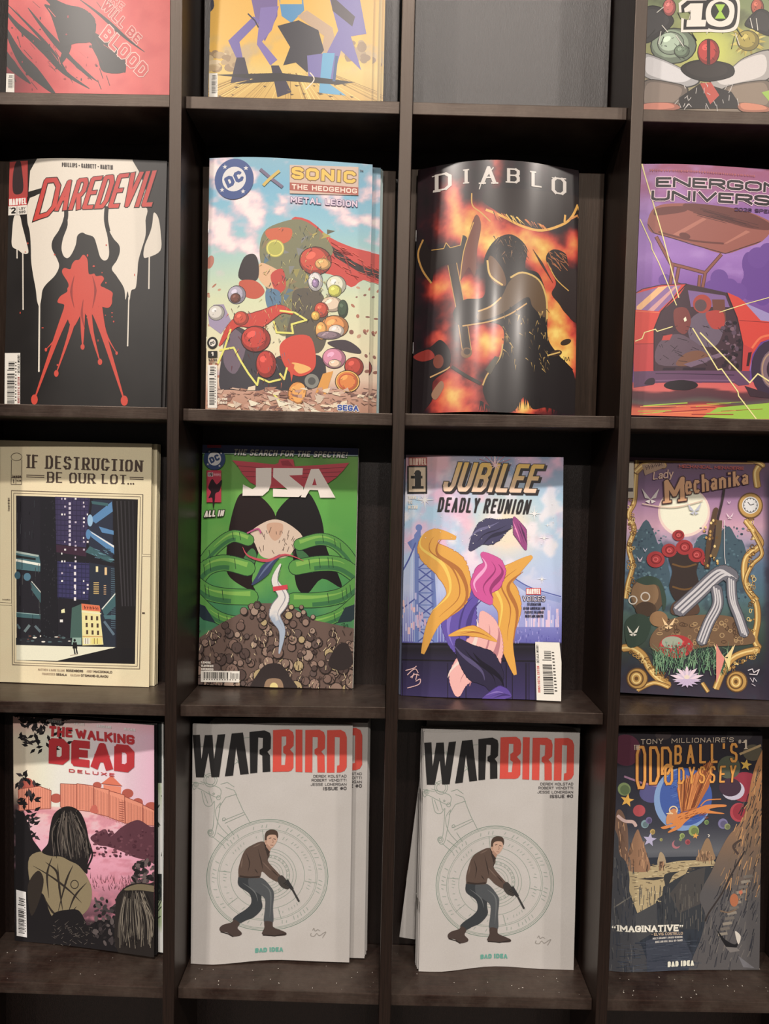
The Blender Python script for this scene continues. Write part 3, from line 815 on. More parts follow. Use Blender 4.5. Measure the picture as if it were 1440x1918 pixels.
def art_bat(A):
    def f(X, Y):
        sky = ramp(Y, [(-500, (120, 120, 170)), (-50, (225, 170, 40)), (190, (228, 178, 50)), (250, (222, 190, 95)), (380, (206, 160, 62))])
        n = fbm(X / 45, Y / 45)
        return mixc(sky, (196, 168, 118), np.clip((n - .5) * 4, 0, 1) * np.clip((Y - 110) / 60, 0, 1) * np.clip((280 - Y) / 60, 0, 1))
    A.bg(f, 70, 120)
    A.blob([(725, 60), (760, 20), (730, -60), (700, 0), (715, 100)], (40, 40, 60))
    # dust clouds and flat rocks
    A.scatter(26, lambda r: A.ell(r.uniform(730, 850), r.uniform(190, 245), r.uniform(8, 26), r.uniform(7, 18), r.choice(((184, 156, 112), (200, 176, 130), (160, 132, 96), (212, 190, 150))), n=12))
    A.scatter(16, lambda r: A.ell(r.uniform(1230, 1300), r.uniform(140, 230), r.uniform(8, 22), r.uniform(8, 20), r.choice(((150, 122, 90), (172, 146, 108))), n=12))
    A.scatter(60, lambda r: (lambda x: A.line([(1030 + (x - 1030) * .5, 262), (1030 + (x - 1030) * 1.5, 372)], r.uniform(1, 2.5), r.choice(((150, 112, 40), (236, 208, 110), (188, 146, 52))), joint=False))(r.uniform(700, 1340)))
    # plain slabs of colour in place of the figures
    A.poly([(880, -60), (985, -60), (985, 60), (940, 150), (905, 60)], (112, 92, 152))
    A.poly([(925, 30), (990, 25), (965, 110), (930, 150), (985, 215), (960, 235), (912, 160)], (124, 106, 176))
    A.poly([(900, 60), (925, 75), (850, 150), (862, 208), (838, 205), (810, 145)], (110, 96, 168))
    A.poly([(990, -10), (1075, -10), (1080, 40), (1035, 85), (1000, 60)], (66, 140, 190))
    A.rect(995, -20, 1072, 18, (226, 176, 36))
    A.poly([(1055, 60), (1090, 40), (1180, 100), (1190, 150), (1160, 200), (1140, 185), (1150, 130)], (186, 154, 122))
    A.poly([(985, 95), (1060, 75), (1130, 110), (1150, 180), (1090, 260), (1050, 225), (1005, 235), (1030, 170)], (44, 42, 54))
    A.poly([(1160, -40), (1270, -40), (1300, 120), (1245, 130), (1282, 250), (1210, 180), (1180, 290), (1095, 280), (1090, 200), (1160, 190), (1200, 110)], (112, 104, 172))
    A.poly([(1170, -20), (1260, 60), (1250, 95), (1180, 40)], (60, 48, 60))
    A.poly([(1145, 190), (1188, 190), (1170, 300), (1228, 340), (1132, 332)], (84, 164, 206))
    A.poly([(840, 205), (868, 205), (888, 285), (818, 296)], (52, 44, 66)); A.poly([(962, 235), (990, 235), (1035, 330), (985, 348)], (52, 44, 66))
    A.poly([(760, 265), (1000, 262), (1260, 292), (1200, 302), (1010, 290), (830, 300), (900, 282)], (38, 34, 36))
    A.line([(1085, 320), (1115, 285), (1100, 260)], 4, (236, 214, 190), smooth=True)
    A.line([(880, 50), (905, 75), (918, 100)], 5, (40, 38, 70)); A.line([(1195, 200), (1185, 290)], 10, (50, 90, 140))
    A.scatter(18, lambda r: A.poly([(x := r.uniform(740, 1290), y := r.uniform(296, 345)), (x + r.uniform(8, 22), y + 3), (x + 6, y + 7)], (96, 72, 40)))
    A.barcode([(742, 260), (772, 260), (772, 352), (742, 352)])

def art_ben(A):
    def f(X, Y):
        n = fbm(X / 70, Y / 70)
        c = ramp(Y, [(-300, (90, 120, 60)), (60, (128, 140, 96)), (200, (150, 150, 90)), (300, (150, 138, 118)), (430, (120, 104, 92))])
        c = mixc(c, (64, 66, 60), (n - .52) * 3)
        return mixc(c, (206, 212, 80), gauss(X, Y, 1220, 190, 110, 120) * .9)
    A.bg(f, 70, 120)
    # plain rounded forms in place of the figures
    A.orb(1090, 170, 80, 62, (138, 156, 132)); A.orb(1080, 160, 46, 40, (170, 190, 166)); A.orb(1120, 190, 26, 22, (112, 132, 108))
    A.scatter(26, lambda r: A.poly([(1360 + 70 * math.cos(a := r.uniform(0, 6.3)), 150 + 60 * math.sin(a)), (1360 + 30 * math.cos(a + .3), 150 + 30 * math.sin(a + .3)), (1360 + 30 * math.cos(a - .3), 150 + 30 * math.sin(a - .3))], r.choice(((186, 168, 62), (150, 134, 48), (206, 190, 90)))))
    A.orb(1360, 152, 40, 36, (168, 150, 56))
    A.oblob([(985, 40), (1040, 30), (1090, 80), (1040, 130), (985, 150)], (62, 60, 62)); A.orb(1075, 30, 22, 30, (196, 96, 92)); A.orb(1395, 30, 22, 30, (180, 84, 60))
    A.oblob([(1350, 90), (1400, 40), (1445, 60), (1445, 130), (1380, 110)], (56, 54, 54))
    A.oblob([(980, 200), (1040, 215), (1130, 260), (1180, 300), (1120, 320), (1010, 290), (975, 260)], (206, 204, 206)); A.oblob([(1290, 260), (1350, 215), (1445, 190), (1445, 280), (1330, 320), (1250, 330), (1225, 290)], (206, 200, 196))
    A.oblob([(985, 300), (1080, 305), (1140, 330), (1100, 390), (980, 400)], (134, 118, 106)); A.oblob([(1270, 330), (1390, 300), (1445, 310), (1445, 400), (1310, 390)], (140, 122, 104))
    A.oblob([(1120, 250), (1180, 225), (1290, 240), (1300, 280), (1220, 300), (1150, 285)], (52, 46, 44))
    A.orb(1216, 195, 38, 46, (188, 52, 46)); A.rect(1210, 150, 1222, 240, (60, 28, 28))
    A.poly([(1110, 360), (1190, 305), (1300, 340), (1340, 400), (1110, 400)], (40, 36, 36))
    A.poly([(1185, 308), (1225, 305), (1255, 352), (1222, 385)], (190, 74, 60))
    A.oblob([(980, 380), (1080, 378), (1110, 400), (1000, 412), (975, 405)], (200, 122, 100)); A.oblob([(1330, 380), (1420, 388), (1440, 408), (1340, 410)], (206, 128, 96))
    A.poly([(1410, 340), (1445, 330), (1445, 380)], (150, 190, 60))
    A.scatter(26, lambda r: A.line([(x := r.uniform(1100, 1320), y := r.uniform(290, 390)), (x + r.uniform(-16, 16), y + r.uniform(6, 26))], 2, (196, 190, 186), joint=False))
    A.scatter(22, lambda r: A.line([(x := r.uniform(990, 1440), y := r.uniform(10, 140)), (x + r.uniform(-30, 30), y + r.uniform(10, 50))], 3, r.choice(((210, 206, 196), (40, 40, 36))), joint=False))
    A.part('title_lettering')
    A.rect(1130, -80, 1215, 12, (150, 200, 40)); A.rect(1245, -80, 1300, 8, (40, 38, 38))
    for g, c in ((20, WHITE), (11, (38, 36, 38)), (0, WHITE)):
        A.poly([(1128 - g, 36 - g), (1150 - g, 18 - g), (1196 + g, 18 - g), (1190 + g, 78 - g * .2), (1208 + g, 78 - g * .2), (1204 + g, 102 + g), (1136 - g, 102 + g), (1138 - g, 78 - g * .4), (1150 - g * .3, 78), (1152, 44 + g * .2), (1130 - g, 50)], c)
        A.blob([(1222 - g, 14 - g), (1262, 2 - g), (1302 + g, 16 - g), (1310 + g, 52), (1296 + g, 92 + g), (1256, 104 + g), (1214 - g, 90 + g), (1206 - g, 50)], c)
    A.ell(1258, 48, 34, 36, (40, 44, 38)); A.poly([(1240, 22), (1276, 22), (1262, 48), (1278, 74), (1238, 74), (1254, 48)], (160, 204, 44))

def art_red(A):
    def f(X, Y):
        n = fbm(X / 160, Y / 160)
        return mixc(np.ones(X.shape + (3,)) * np.array([25, 23, 23]), (38, 35, 34), n)
    A.bg(f, 28, 40)
    Wt = (222, 213, 198)
    A.poly([(277, 60), (905, 60), (905, 118), (945, 185), (990, 300), (990, 440), (205, 440), (204, 400), (215, 372), (320, 340), (320, 305), (205, 330), (216, 190), (277, 92)], Wt)
    A.blob([(205, 400), (320, 345), (450, 440), (446, 520), (420, 590), (375, 660), (370, 720), (405, 790), (418, 840), (390, 900), (330, 960), (305, 1000), (296, 1060), (284, 1110), (268, 1070), (258, 990), (240, 900), (225, 800), (222, 700), (214, 600), (196, 520)], Wt)
    A.blob([(487, 440), (712, 430), (716, 520), (740, 640), (750, 740), (740, 785), (715, 795), (690, 770), (670, 700), (648, 640), (600, 622), (570, 610), (540, 632), (530, 690), (505, 750), (478, 782), (450, 770), (435, 720), (445, 650), (476, 560)], Wt)
    A.blob([(756, 425), (985, 425), (990, 520), (990, 620), (962, 720), (942, 800), (936, 880), (925, 975), (896, 995), (884, 1060), (872, 1000), (858, 1058), (848, 980), (800, 900), (768, 850), (800, 795), (820, 740), (816, 690), (775, 640), (744, 560)], Wt)
    A.line([(465, 440), (463, 520), (430, 600)], 28, (24, 22, 22), smooth=True); A.line([(735, 430), (730, 520), (745, 600)], 28, (24, 22, 22), smooth=True)
    A.blob([(100, 490), (140, 485), (160, 560), (185, 650), (205, 740), (165, 745), (130, 720), (85, 690), (85, 600)], Wt)
    A.blob([(1045, 465), (1075, 500), (1090, 600), (1088, 720), (1000, 770), (977, 760), (985, 690), (1020, 600), (1035, 540)], Wt)
    for p, q, w in (((285, 1080), (281, 1540), 11), ((164, 735), (167, 1120), 9), ((880, 1040), (872, 1366), 8), ((1015, 755), (1012, 975), 9), ((121, 700), (122, 770), 8)):
        A.line([p, q], w, Wt); A.ell(q[0], q[1], w * .6, w, Wt, n=8)
    # a plain red paint splash stands in for the figure
    R, RD = (206, 62, 42), (150, 38, 30)
    P = []
    for k in range(40):
        t = k * 2 * math.pi / 40; q = 1 + .22 * math.sin(3 * t + 1) + .16 * math.sin(7 * t) + .10 * math.sin(13 * t + 2)
        P.append((580 + 150 * q * math.cos(t), 1010 + 190 * q * math.sin(t)))
    A.blob(P, R)
    for x0, x1, y1, w in ((500, 250, 1735, 70), (640, 850, 1740, 70), (540, 400, 1560, 46), (610, 690, 1480, 44), (575, 575, 1380, 40), (470, 330, 1400, 26), (690, 800, 1420, 24)):
        A.line([(x0, 1080), ((x0 * 2 + x1) / 3, 1280), (x1, y1)], w, R, smooth=True, taper=1); A.ell(x1, y1, w * .34, w * .5, R, n=12)
    for pts in ([(520, 900), (500, 1010), (520, 1120)], [(640, 900), (660, 1000), (640, 1120)], [(580, 1060), (570, 1160), (590, 1260)]):
        A.line(pts, 16, RD, smooth=True, taper=2)
    A.scatter(26, lambda r: A.ell(570 + r.gauss(0, 190), 1150 + r.gauss(0, 260), r.uniform(3, 10), r.uniform(3, 10), R, n=8))
    A.part('title_lettering')
    T1 = lambda x, y: (206, 58, 46) if y > 350 else (196, 52, 48)  # upper part darker: shade of the shelf above painted into the title red
    for tx, q in (('D', [(322, 246), (440, 240), (392, 486), (238, 532)]), ('AREDEVIL', [(450, 262), (1108, 172), (1030, 424), (388, 466)])):
        A.text(tx, q, (44, 14, 18), wt=.115, gap=.10, grow=.022)
    for tx, q in (('D', [(322, 246), (440, 240), (392, 486), (238, 532)]), ('AREDEVIL', [(450, 262), (1108, 172), (1030, 424), (388, 466)])):
        A.text(tx, q, T1, wt=.115, gap=.10)
    A.part('small_print')
    A.text('PHILLIPS - GARBETT - MARTIN', [(438, 140), (775, 152), (775, 182), (438, 168)], (60, 50, 46), wt=.2)
    A.rect(62, 120, 200, 366, (176, 58, 54)); A.blob([(110, 130), (145, 120), (160, 200), (168, 300), (150, 340), (95, 330), (90, 220)], (52, 36, 38))
    A.marvel(60, 364, 196, 420)
    A.rect(57, 420, 195, 482, WHITE); A.line([(122, 424), (122, 480)], 3, BLACK)
    A.text('2', (78, 430, 112, 472), BLACK, wt=.24); A.text('#', (66, 428, 78, 440), BLACK, wt=.14)
    A.text('LGY', (136, 432, 184, 450), BLACK, wt=.2); A.text('689', (136, 456, 184, 474), BLACK, wt=.2)
    A.barcode([(35, 1415), (148, 1418), (148, 1790), (33, 1790)], inset=(.16, .64, .15, .92))
    A.part('small_print')
    A.text('BONUS DIGITAL EDITION', [(128, 1758), (128, 1580), (145, 1580), (145, 1758)], (150, 50, 50), wt=.2)
    A.text('- DETAILS INSIDE!', [(128, 1565), (128, 1430), (145, 1430), (145, 1565)], BLACK, wt=.2)

def art_hedge(A):
    def f(X, Y):
        c = ramp(Y, [(60, (126, 176, 196)), (300, (108, 176, 208)), (560, (132, 190, 210)), (820, (170, 204, 190)), (1050, (208, 216, 176)), (1400, (226, 216, 176)), (1600, (224, 196, 170)), (1680, (196, 150, 128)), (1850, (176, 126, 100))])
        n = fbm((X + .5 * Y) / 210, (Y - .35 * X) / 120, 5)
        c = mixc(c, (226, 192, 206), np.clip((n - .50) * 7, 0, 1) * np.clip((1050 - Y) / 300, 0, 1))
        c = mixc(c, (240, 226, 224), np.clip((n - .60) * 9, 0, 1) * np.clip((1050 - Y) / 300, 0, 1))
        return mixc(c, (186, 158, 170), np.clip((fbm(X / 130 + 9, Y / 60) - .55) * 6, 0, 1) * np.clip((Y - 1480) / 100, 0, 1) * np.clip((1700 - Y) / 60, 0, 1))
    A.bg(f, 98, 140)
    # floating stones
    A.scatter(34, lambda r: A.ell(r.choice((r.uniform(70, 200), r.uniform(1040, 1210))), r.uniform(900, 1600), r.uniform(5, 18), r.uniform(6, 22), r.choice(((176, 110, 84), (140, 88, 72), (196, 150, 120))), rot=r.uniform(0, 3), n=9))
    A.ell(85, 800, 26, 46, (182, 112, 92), rot=.3)
    # plain banners, boulders and discs in place of the crowd of figures
    A.blob([(640, 520), (760, 528), (900, 640), (1060, 706), (1240, 760), (1240, 930), (1120, 922), (1040, 972), (940, 900), (820, 860), (740, 700)], (204, 54, 42), n=3)
    A.poly([(900, 690), (1060, 800), (1240, 880), (1240, 930), (1080, 860), (930, 770)], (48, 34, 34)); A.line([(980, 720), (1040, 880)], 10, (160, 36, 34)); A.line([(1110, 790), (1150, 900)], 8, (160, 36, 34))
    A.blob([(455, 610), (560, 548), (700, 524), (830, 600), (918, 720), (880, 800), (830, 920), (840, 1060), (760, 1160), (700, 1280), (560, 1300), (500, 1120), (450, 900), (425, 740)], (122, 122, 88))
    A.scatter(70, lambda r: A.poly([(x := r.uniform(450, 880), y := r.uniform(560, 1250)), (x + r.uniform(10, 60), y + r.uniform(-30, 30)), (x + r.uniform(-30, 30), y + r.uniform(20, 70))], r.choice(((86, 116, 136), (150, 142, 74), (108, 112, 92), (128, 130, 128), (176, 160, 70), (96, 92, 70), (140, 120, 84)))))
    A.blob([(470, 600), (560, 580), (640, 590), (630, 660), (560, 690), (480, 650)], (206, 90, 44)); A.ell(530, 720, 62, 60, (176, 176, 66)); A.ring(530, 720, 52, 50, 8, (226, 214, 84))
    A.blob([(430, 820), (520, 850), (580, 900), (560, 1000), (470, 980), (410, 900)], (222, 176, 132))
    A.blob([(500, 900), (580, 860), (600, 980), (540, 1020)], (196, 58, 44))
    A.blob([(280, 900), (320, 780), (390, 760), (420, 830), (410, 930), (330, 940)], (46, 36, 40)); A.blob([(290, 940), (400, 940), (460, 1010), (400, 1060), (310, 1030)], (196, 76, 46)); A.blob([(470, 1000), (560, 1010), (560, 1120), (480, 1120)], (84, 124, 156))
    A.blob([(660, 1000), (820, 1000), (880, 1120), (880, 1300), (820, 1420), (650, 1400), (600, 1320), (640, 1150)], (92, 84, 72))
    A.blob([(210, 1250), (330, 1270), (430, 1400), (520, 1480), (560, 1560), (520, 1670), (230, 1668), (150, 1640), (170, 1420)], (64, 60, 68)); A.blob([(200, 1260), (300, 1290), (330, 1400), (260, 1560), (180, 1480)], (112, 96, 112))
    A.blob([(540, 1450), (830, 1440), (840, 1640), (520, 1660)], (54, 52, 58)); A.ell(775, 1610, 48, 48, (132, 132, 124)); A.ell(775, 1610, 26, 26, (84, 84, 82))
    A.orb(270, 1030, 60, 60, (176, 170, 190)); A.orb(262, 1052, 34, 32, (116, 66, 54))
    A.poly([(70, 1150), (110, 1090), (180, 1090), (230, 1200), (160, 1290), (80, 1230)], (158, 144, 176)); A.orb(130, 1145, 54, 50, (212, 208, 200))
    A.orb(800, 800, 104, 92, (206, 66, 40)); A.orb(850, 820, 52, 38, (226, 170, 92)); A.orb(800, 940, 48, 62, (222, 218, 218)); A.orb(800, 950, 22, 30, (160, 130, 176))
    A.orb(940, 960, 64, 62, (222, 222, 196)); A.orb(930, 1000, 44, 40, (206, 206, 70)); A.orb(910, 1090, 70, 50, (224, 200, 172)); A.orb(985, 1120, 34, 60, (62, 84, 60)); A.orb(840, 1130, 46, 50, (204, 70, 40)); A.orb(800, 1170, 28, 30, (232, 180, 60))
    A.orb(930, 1240, 90, 72, (226, 146, 66)); A.orb(940, 1270, 52, 40, (226, 214, 200)); A.orb(840, 1270, 38, 60, (232, 168, 76)); A.orb(890, 1300, 80, 26, (142, 118, 130))
    A.blob([(880, 1350), (1000, 1330), (1090, 1380), (1100, 1420), (980, 1400)], (66, 54, 62))
    A.orb(925, 1455, 76, 66, (218, 136, 166)); A.orb(930, 1490, 42, 26, (238, 206, 176)); A.poly([(850, 1560), (920, 1540), (870, 1700), (800, 1690)], (222, 152, 50))
    A.orb(1060, 1510, 62, 62, (190, 56, 36)); A.orb(1016, 1610, 80, 72, (224, 128, 40)); A.ring(1016, 1610, 56, 50, 8, (196, 76, 34)); A.ring(1016, 1610, 76, 68, 6, (240, 190, 80))
    A.line([(150, 1370), (260, 1220), (420, 1200), (560, 1130), (650, 1160)], 120, (120, 28, 26), smooth=True, taper=2); A.line([(150, 1370), (260, 1220), (420, 1200), (560, 1130), (650, 1160)], 108, (204, 54, 38), smooth=True, taper=2); A.orb(400, 1330, 96, 84, (200, 52, 38)); A.orb(470, 1500, 66, 90, (196, 50, 36)); A.orb(300, 1190, 50, 46, (206, 70, 44))
    A.blob([(560, 1380), (640, 1310), (760, 1310), (800, 1420), (790, 1530), (690, 1580), (600, 1520)], (212, 62, 40)); A.blob([(640, 1490), (720, 1500), (770, 1530), (690, 1560)], (236, 178, 90)); A.poly([(540, 1450), (620, 1490), (640, 1620), (660, 1500)], (212, 70, 40))
    A.orb(676, 1696, 58, 80, (226, 144, 54), rot=.2); A.ell(690, 1690, 44, 66, (236, 166, 74), rot=.2)
    for pts in ([(150, 1400), (250, 1385), (300, 1480), (350, 1560), (410, 1640), (420, 1590), (490, 1620), (570, 1600)], [(560, 1140), (660, 1150), (740, 1200), (640, 1230), (650, 1290), (540, 1285), (520, 1210)], [(140, 1490), (190, 1380), (230, 1260)], [(480, 1660), (520, 1700), (590, 1780)], [(560, 1560), (590, 1600), (610, 1520)]):
        A.line(pts, 13, (226, 222, 96))
    # inked folds, glints and sparks over the forms
    A.scatter(150, lambda r: A.line([(x := r.uniform(440, 900), y := r.uniform(560, 1260)), (x + r.uniform(-24, 24), y + r.uniform(10, 46))], r.uniform(2.5, 5), r.choice(((56, 50, 44), (190, 176, 96), (70, 84, 96), (216, 206, 130))), taper=1, joint=False))
    A.scatter(70, lambda r: A.line([(x := r.uniform(200, 620), y := r.uniform(1100, 1640)), (x + r.uniform(-20, 20), y + r.uniform(14, 50))], r.uniform(2.5, 5), r.choice(((110, 24, 22), (236, 120, 90), (40, 34, 38), (120, 110, 124))), taper=1, joint=False))
    A.scatter(50, lambda r: A.line([(x := r.uniform(900, 1230), y := 700 + (x - 900) * .45 + r.uniform(-30, 130)), (x + r.uniform(20, 60), y + r.uniform(10, 30))], r.uniform(2, 4), r.choice(((150, 34, 30), (232, 100, 76))), joint=False))
    # rubble along the ground
    A.scatter(130, lambda r: A.poly([(x := r.uniform(70, 1230), y := r.uniform(1650, 1815)), (x + r.uniform(15, 60), y + r.uniform(-14, 10)), (x + r.uniform(20, 50), y + r.uniform(10, 30)), (x - r.uniform(0, 20), y + r.uniform(6, 22))], r.choice(((150, 104, 88), (196, 150, 128), (226, 206, 176), (120, 84, 76), (206, 172, 150), (172, 122, 100)))))
    A.scatter(16, lambda r: A.poly([(x := r.uniform(240, 900), y := r.uniform(1690, 1800)), (x + r.uniform(50, 110), y + r.uniform(20, 60)), (x + 20, y + r.uniform(40, 70))], r.choice(((230, 222, 196), (206, 186, 164)))))
    A.scatter(90, lambda r: A.line([(x := r.uniform(70, 1230), y := r.uniform(1650, 1815)), (x + r.uniform(-30, 50), y + r.uniform(-4, 20))], 3, (84, 58, 56), joint=False))
    A.line([(430, 190), (500, 250), (580, 310)], 22, (110, 100, 130), joint=False); A.line([(450, 300), (500, 250), (560, 200)], 20, (206, 176, 70), smooth=True)
    A.part('title_lettering')
    A.dc_logo(252, 250, 134, (46, 76, 140), (216, 214, 214))
    q = [(642, 172), (1072, 192), (1070, 272), (640, 252)]
    A.rect(628, 160, 1090, 352, (206, 178, 160))
    A.logo_text('SONIC', q, (228, 188, 46), (122, 82, 40), .07, wt=.27, gap=.42)
    A.poly([(628, 278), (1088, 298), (1088, 350), (628, 330)], (172, 76, 58)); A.text('THE HEDGEHOG', [(642, 288), (1080, 307), (1080, 340), (642, 322)], (236, 214, 196), wt=.22, gap=.4)
    A.logo_text('METAL LEGION', [(634, 372), (1082, 390), (1082, 432), (634, 412)], (220, 198, 216), (104, 84, 128), .07, wt=.2, gap=.4)
    A.part('small_print')
    A.text('TM', (1098, 178, 1122, 192), (90, 84, 90), wt=.2)
    A.logo_text('SEGA', [(948, 1768), (1090, 1772), (1090, 1812), (948, 1806)], (44, 76, 160), (226, 220, 206), .1, wt=.26, gap=.16)
    for i, t in enumerate(('FLYNN', 'THOMAS')): A.text(t, (142, 1722 + i * 24, 206, 1739 + i * 24), (236, 226, 206), wt=.24)
    A.ell(103, 1348, 37, 40, BLACK); A.ell(103, 1348, 23, 25, WHITE); A.text('DC', [(86, 1345), (116, 1333), (120, 1352), (90, 1364)], BLACK, wt=.3)
    A.rect(72, 1404, 137, 1448, BLACK); A.text('1', (94, 1410, 116, 1436), WHITE, wt=.3); A.text('$3.99', (76, 1456, 134, 1472), (70, 60, 50), wt=.22); A.dashes([(78, 1478), (132, 1478), (132, 1490), (78, 1490)], (110, 96, 80), 7)
    A.barcode([(70, 1498), (136, 1500), (136, 1790), (70, 1788)], inset=(.18, .72, .04, .93))

def art_fire(A):
    def f(X, Y):
        h = sum(a * gauss(X, Y, x, y, r, r2) for x, y, r, r2, a in (
            (430, 520, 120, 130, .62), (620, 640, 150, 150, .75), (480, 1030, 110, 150, .66), (1000, 1080, 150, 260, .62), (1110, 1330, 130, 190, .85), (900, 680, 190, 120, .72),
            (620, 1320, 170, 150, .62), (420, 1680, 170, 180, .66), (300, 930, 110, 110, .5), (660, 240, 46, 190, .34), (380, 330, 60, 110, .36), (1180, 640, 60, 120, .45), (860, 1740, 160, 60, .7), (300, 1230, 80, 110, .42)))
        n = fbm(X / 120, Y / 120, 5); n2 = fbm(X / 40 + 5, Y / 40, 3)
        v = h * (.55 + .9 * n) + (n - .5) * .34 + (n2 - .5) * .12 + .06
        return ramp(v, [(.0, (24, 18, 26)), (.16, (44, 20, 30)), (.30, (120, 28, 26)), (.44, (198, 58, 34)), (.60, (218, 104, 42)), (.78, (226, 160, 54)), (1.0, (240, 206, 90))])
    A.bg(f, 144, 190)
    K = (30, 24, 26); G = (206, 158, 62)
    # dark overhang with burning fringe
    A.blob([(620, 330), (900, 320), (1230, 320), (1230, 400), (1130, 490), (960, 570), (850, 555), (760, 530), (640, 460), (570, 400)], (38, 28, 28))
    A.line([(590, 462), (700, 505), (830, 562), (960, 575), (1100, 520), (1170, 460), (1215, 370)], 16, (226, 168, 60), smooth=True)
    A.line([(1120, 500), (1125, 450)], 14, (226, 168, 60)); A.line([(1150, 480), (1215, 440)], 12, (214, 140, 60))
    A.scatter(36, lambda r: (lambda x: A.line([(x, 470 + (x - 620) * .2), (x + r.uniform(20, 60), 530 + (x - 620) * .12)], r.uniform(4, 10), r.choice((K, (214, 120, 50), (232, 190, 80))), taper=1, joint=False))(r.uniform(620, 980)))
    A.line([(500, 350), (505, 430), (560, 480), (620, 540)], 8, G, smooth=True)
    # axe
    A.blob([(190, 600), (232, 690), (320, 690), (335, 655), (360, 690), (425, 680), (440, 620), (472, 650), (440, 760), (410, 800), (330, 800), (260, 830), (240, 908), (180, 810), (152, 700)], (36, 28, 28))
    A.line([(186, 610), (152, 700), (180, 810), (240, 908)], 12, (190, 140, 62), smooth=True); A.line([(240, 690), (320, 692), (335, 655), (362, 692), (428, 682), (440, 622)], 5, G)
    A.blob([(520, 500), (560, 560), (535, 720), (520, 890), (480, 830), (425, 915), (450, 740)], (110, 52, 34)); A.line([(512, 540), (450, 720), (425, 910)], 6, G, smooth=True)
    A.line([(375, 800), (430, 1100), (470, 1380)], 62, (190, 140, 60)); A.line([(375, 800), (430, 1100), (470, 1380)], 52, (44, 30, 26)); A.ell(466, 1385, 36, 34, (120, 84, 46)); A.ell(470, 1378, 22, 20, (60, 40, 30))
    # craggy dark mass in front of the blaze
    A.blob([(580, 780), (650, 660), (760, 620), (860, 700), (850, 830), (940, 860), (995, 1000), (1000, 1150), (1010, 1290), (1100, 1400), (1190, 1500), (1190, 1740), (1130, 1765), (1000, 1730), (900, 1745), (842, 1668), (770, 1765), (640, 1760), (570, 1620), (640, 1480), (700, 1360), (695, 1220), (560, 1190), (430, 1210), (380, 1120), (450, 1040), (570, 1030), (590, 920)], K)
    A.blob([(620, 760), (700, 850), (720, 950), (650, 940), (600, 860)], (104, 70, 42))
    A.blob([(740, 930), (820, 865), (930, 900), (985, 1000), (985, 1140), (900, 1080), (860, 1020), (700, 1130), (560, 1180), (540, 1130), (680, 1040)], (96, 72, 46))
    A.line([(600, 790), (620, 890), (700, 950)], 12, (214, 176, 90), smooth=True); A.line([(750, 900), (830, 862), (940, 900), (992, 1010), (998, 1150)], 12, (206, 170, 84), smooth=True); A.line([(690, 1030), (620, 1090), (540, 1120)], 10, (206, 160, 84), smooth=True); A.line([(860, 1060), (740, 1140), (600, 1190), (440, 1210)], 9, (196, 150, 78), smooth=True)
    A.scatter(90, lambda r: A.line([(x := r.uniform(700, 1010), y := r.uniform(1080, 1480)), (x + r.uniform(-14, 30), y + r.uniform(14, 46))], r.uniform(4, 10), r.choice(((150, 122, 62), (196, 160, 84), (92, 72, 44), K, K)), taper=1, joint=False))
    A.scatter(60, lambda r: A.line([(x := r.uniform(640, 860), y := r.uniform(630, 780)), (x + r.uniform(-30, 40), y + r.uniform(10, 50))], r.uniform(3, 7), r.choice((K, (64, 46, 40), (150, 110, 76))), taper=1, joint=False))
    A.scatter(70, lambda r: (lambda t: A.line([(560 + t * 640, 1700 + 50 * math.sin(t * 9)), (555 + t * 640 + r.uniform(-15, 15), 1765 + 20 * math.sin(t * 9))], r.uniform(6, 14), K, taper=1, joint=False))(r.random()))
    A.line([(700, 1330), (680, 1420), (600, 1530), (570, 1600)], 10, (196, 156, 80), smooth=True); A.poly([(585, 1500), (650, 1410), (680, 1420), (620, 1530)], (70, 64, 50))
    # smaller dark masses at the sides
    A.blob([(990, 760), (1040, 690), (1130, 710), (1150, 800), (1215, 830), (1215, 1140), (1130, 1100), (1080, 1040), (1030, 980), (1060, 900)], (42, 30, 30)); A.line([(1000, 780), (1060, 880), (1150, 950)], 7, G, smooth=True)
    A.line([(900, 705), (960, 790), (1040, 910)], 18, (70, 40, 34), taper=2)
    A.scatter(22, lambda r: A.line([(x := r.uniform(1000, 1130), y := r.uniform(700, 800)), (x + r.uniform(20, 50), y + r.uniform(10, 50))], 4, (176, 104, 54), joint=False))
    A.blob([(110, 1380), (230, 1330), (300, 1290), (360, 1370), (350, 1480), (250, 1560), (240, 1690), (110, 1770)], (34, 26, 30)); A.blob([(120, 1380), (220, 1345), (260, 1400), (180, 1420)], (150, 44, 36)); A.ell(285, 1430, 34, 46, (120, 56, 40)); A.blob([(240, 1640), (300, 1560), (320, 1600), (270, 1680)], (150, 110, 84))
    A.line([(370, 1470), (470, 1540), (560, 1590)], 22, (44, 34, 28), smooth=True); A.line([(230, 1530), (330, 1490), (360, 1470)], 9, (196, 150, 90), smooth=True)
    A.ell(1060, 1370, 44, 20, (60, 40, 28), rot=-.3); A.ell(1130, 1290, 40, 18, (60, 44, 30), rot=-.4); A.line([(1000, 1390), (1090, 1360)], 9, (206, 170, 84)); A.line([(1100, 1400), (1180, 1470)], 5, K)
    A.part('title_lettering')
    Sv = (206, 198, 190)
    for ch, q in (('D', (262, 196, 372, 308)), ('I', (442, 192, 486, 285)), ('A', (556, 186, 660, 296)), ('B', (728, 192, 812, 286)), ('L', (890, 198, 966, 298)), ('O', (1028, 214, 1132, 322))):
        A.text(ch, q, Sv, wt=.22, serif=ch != 'O', contrast=.45)
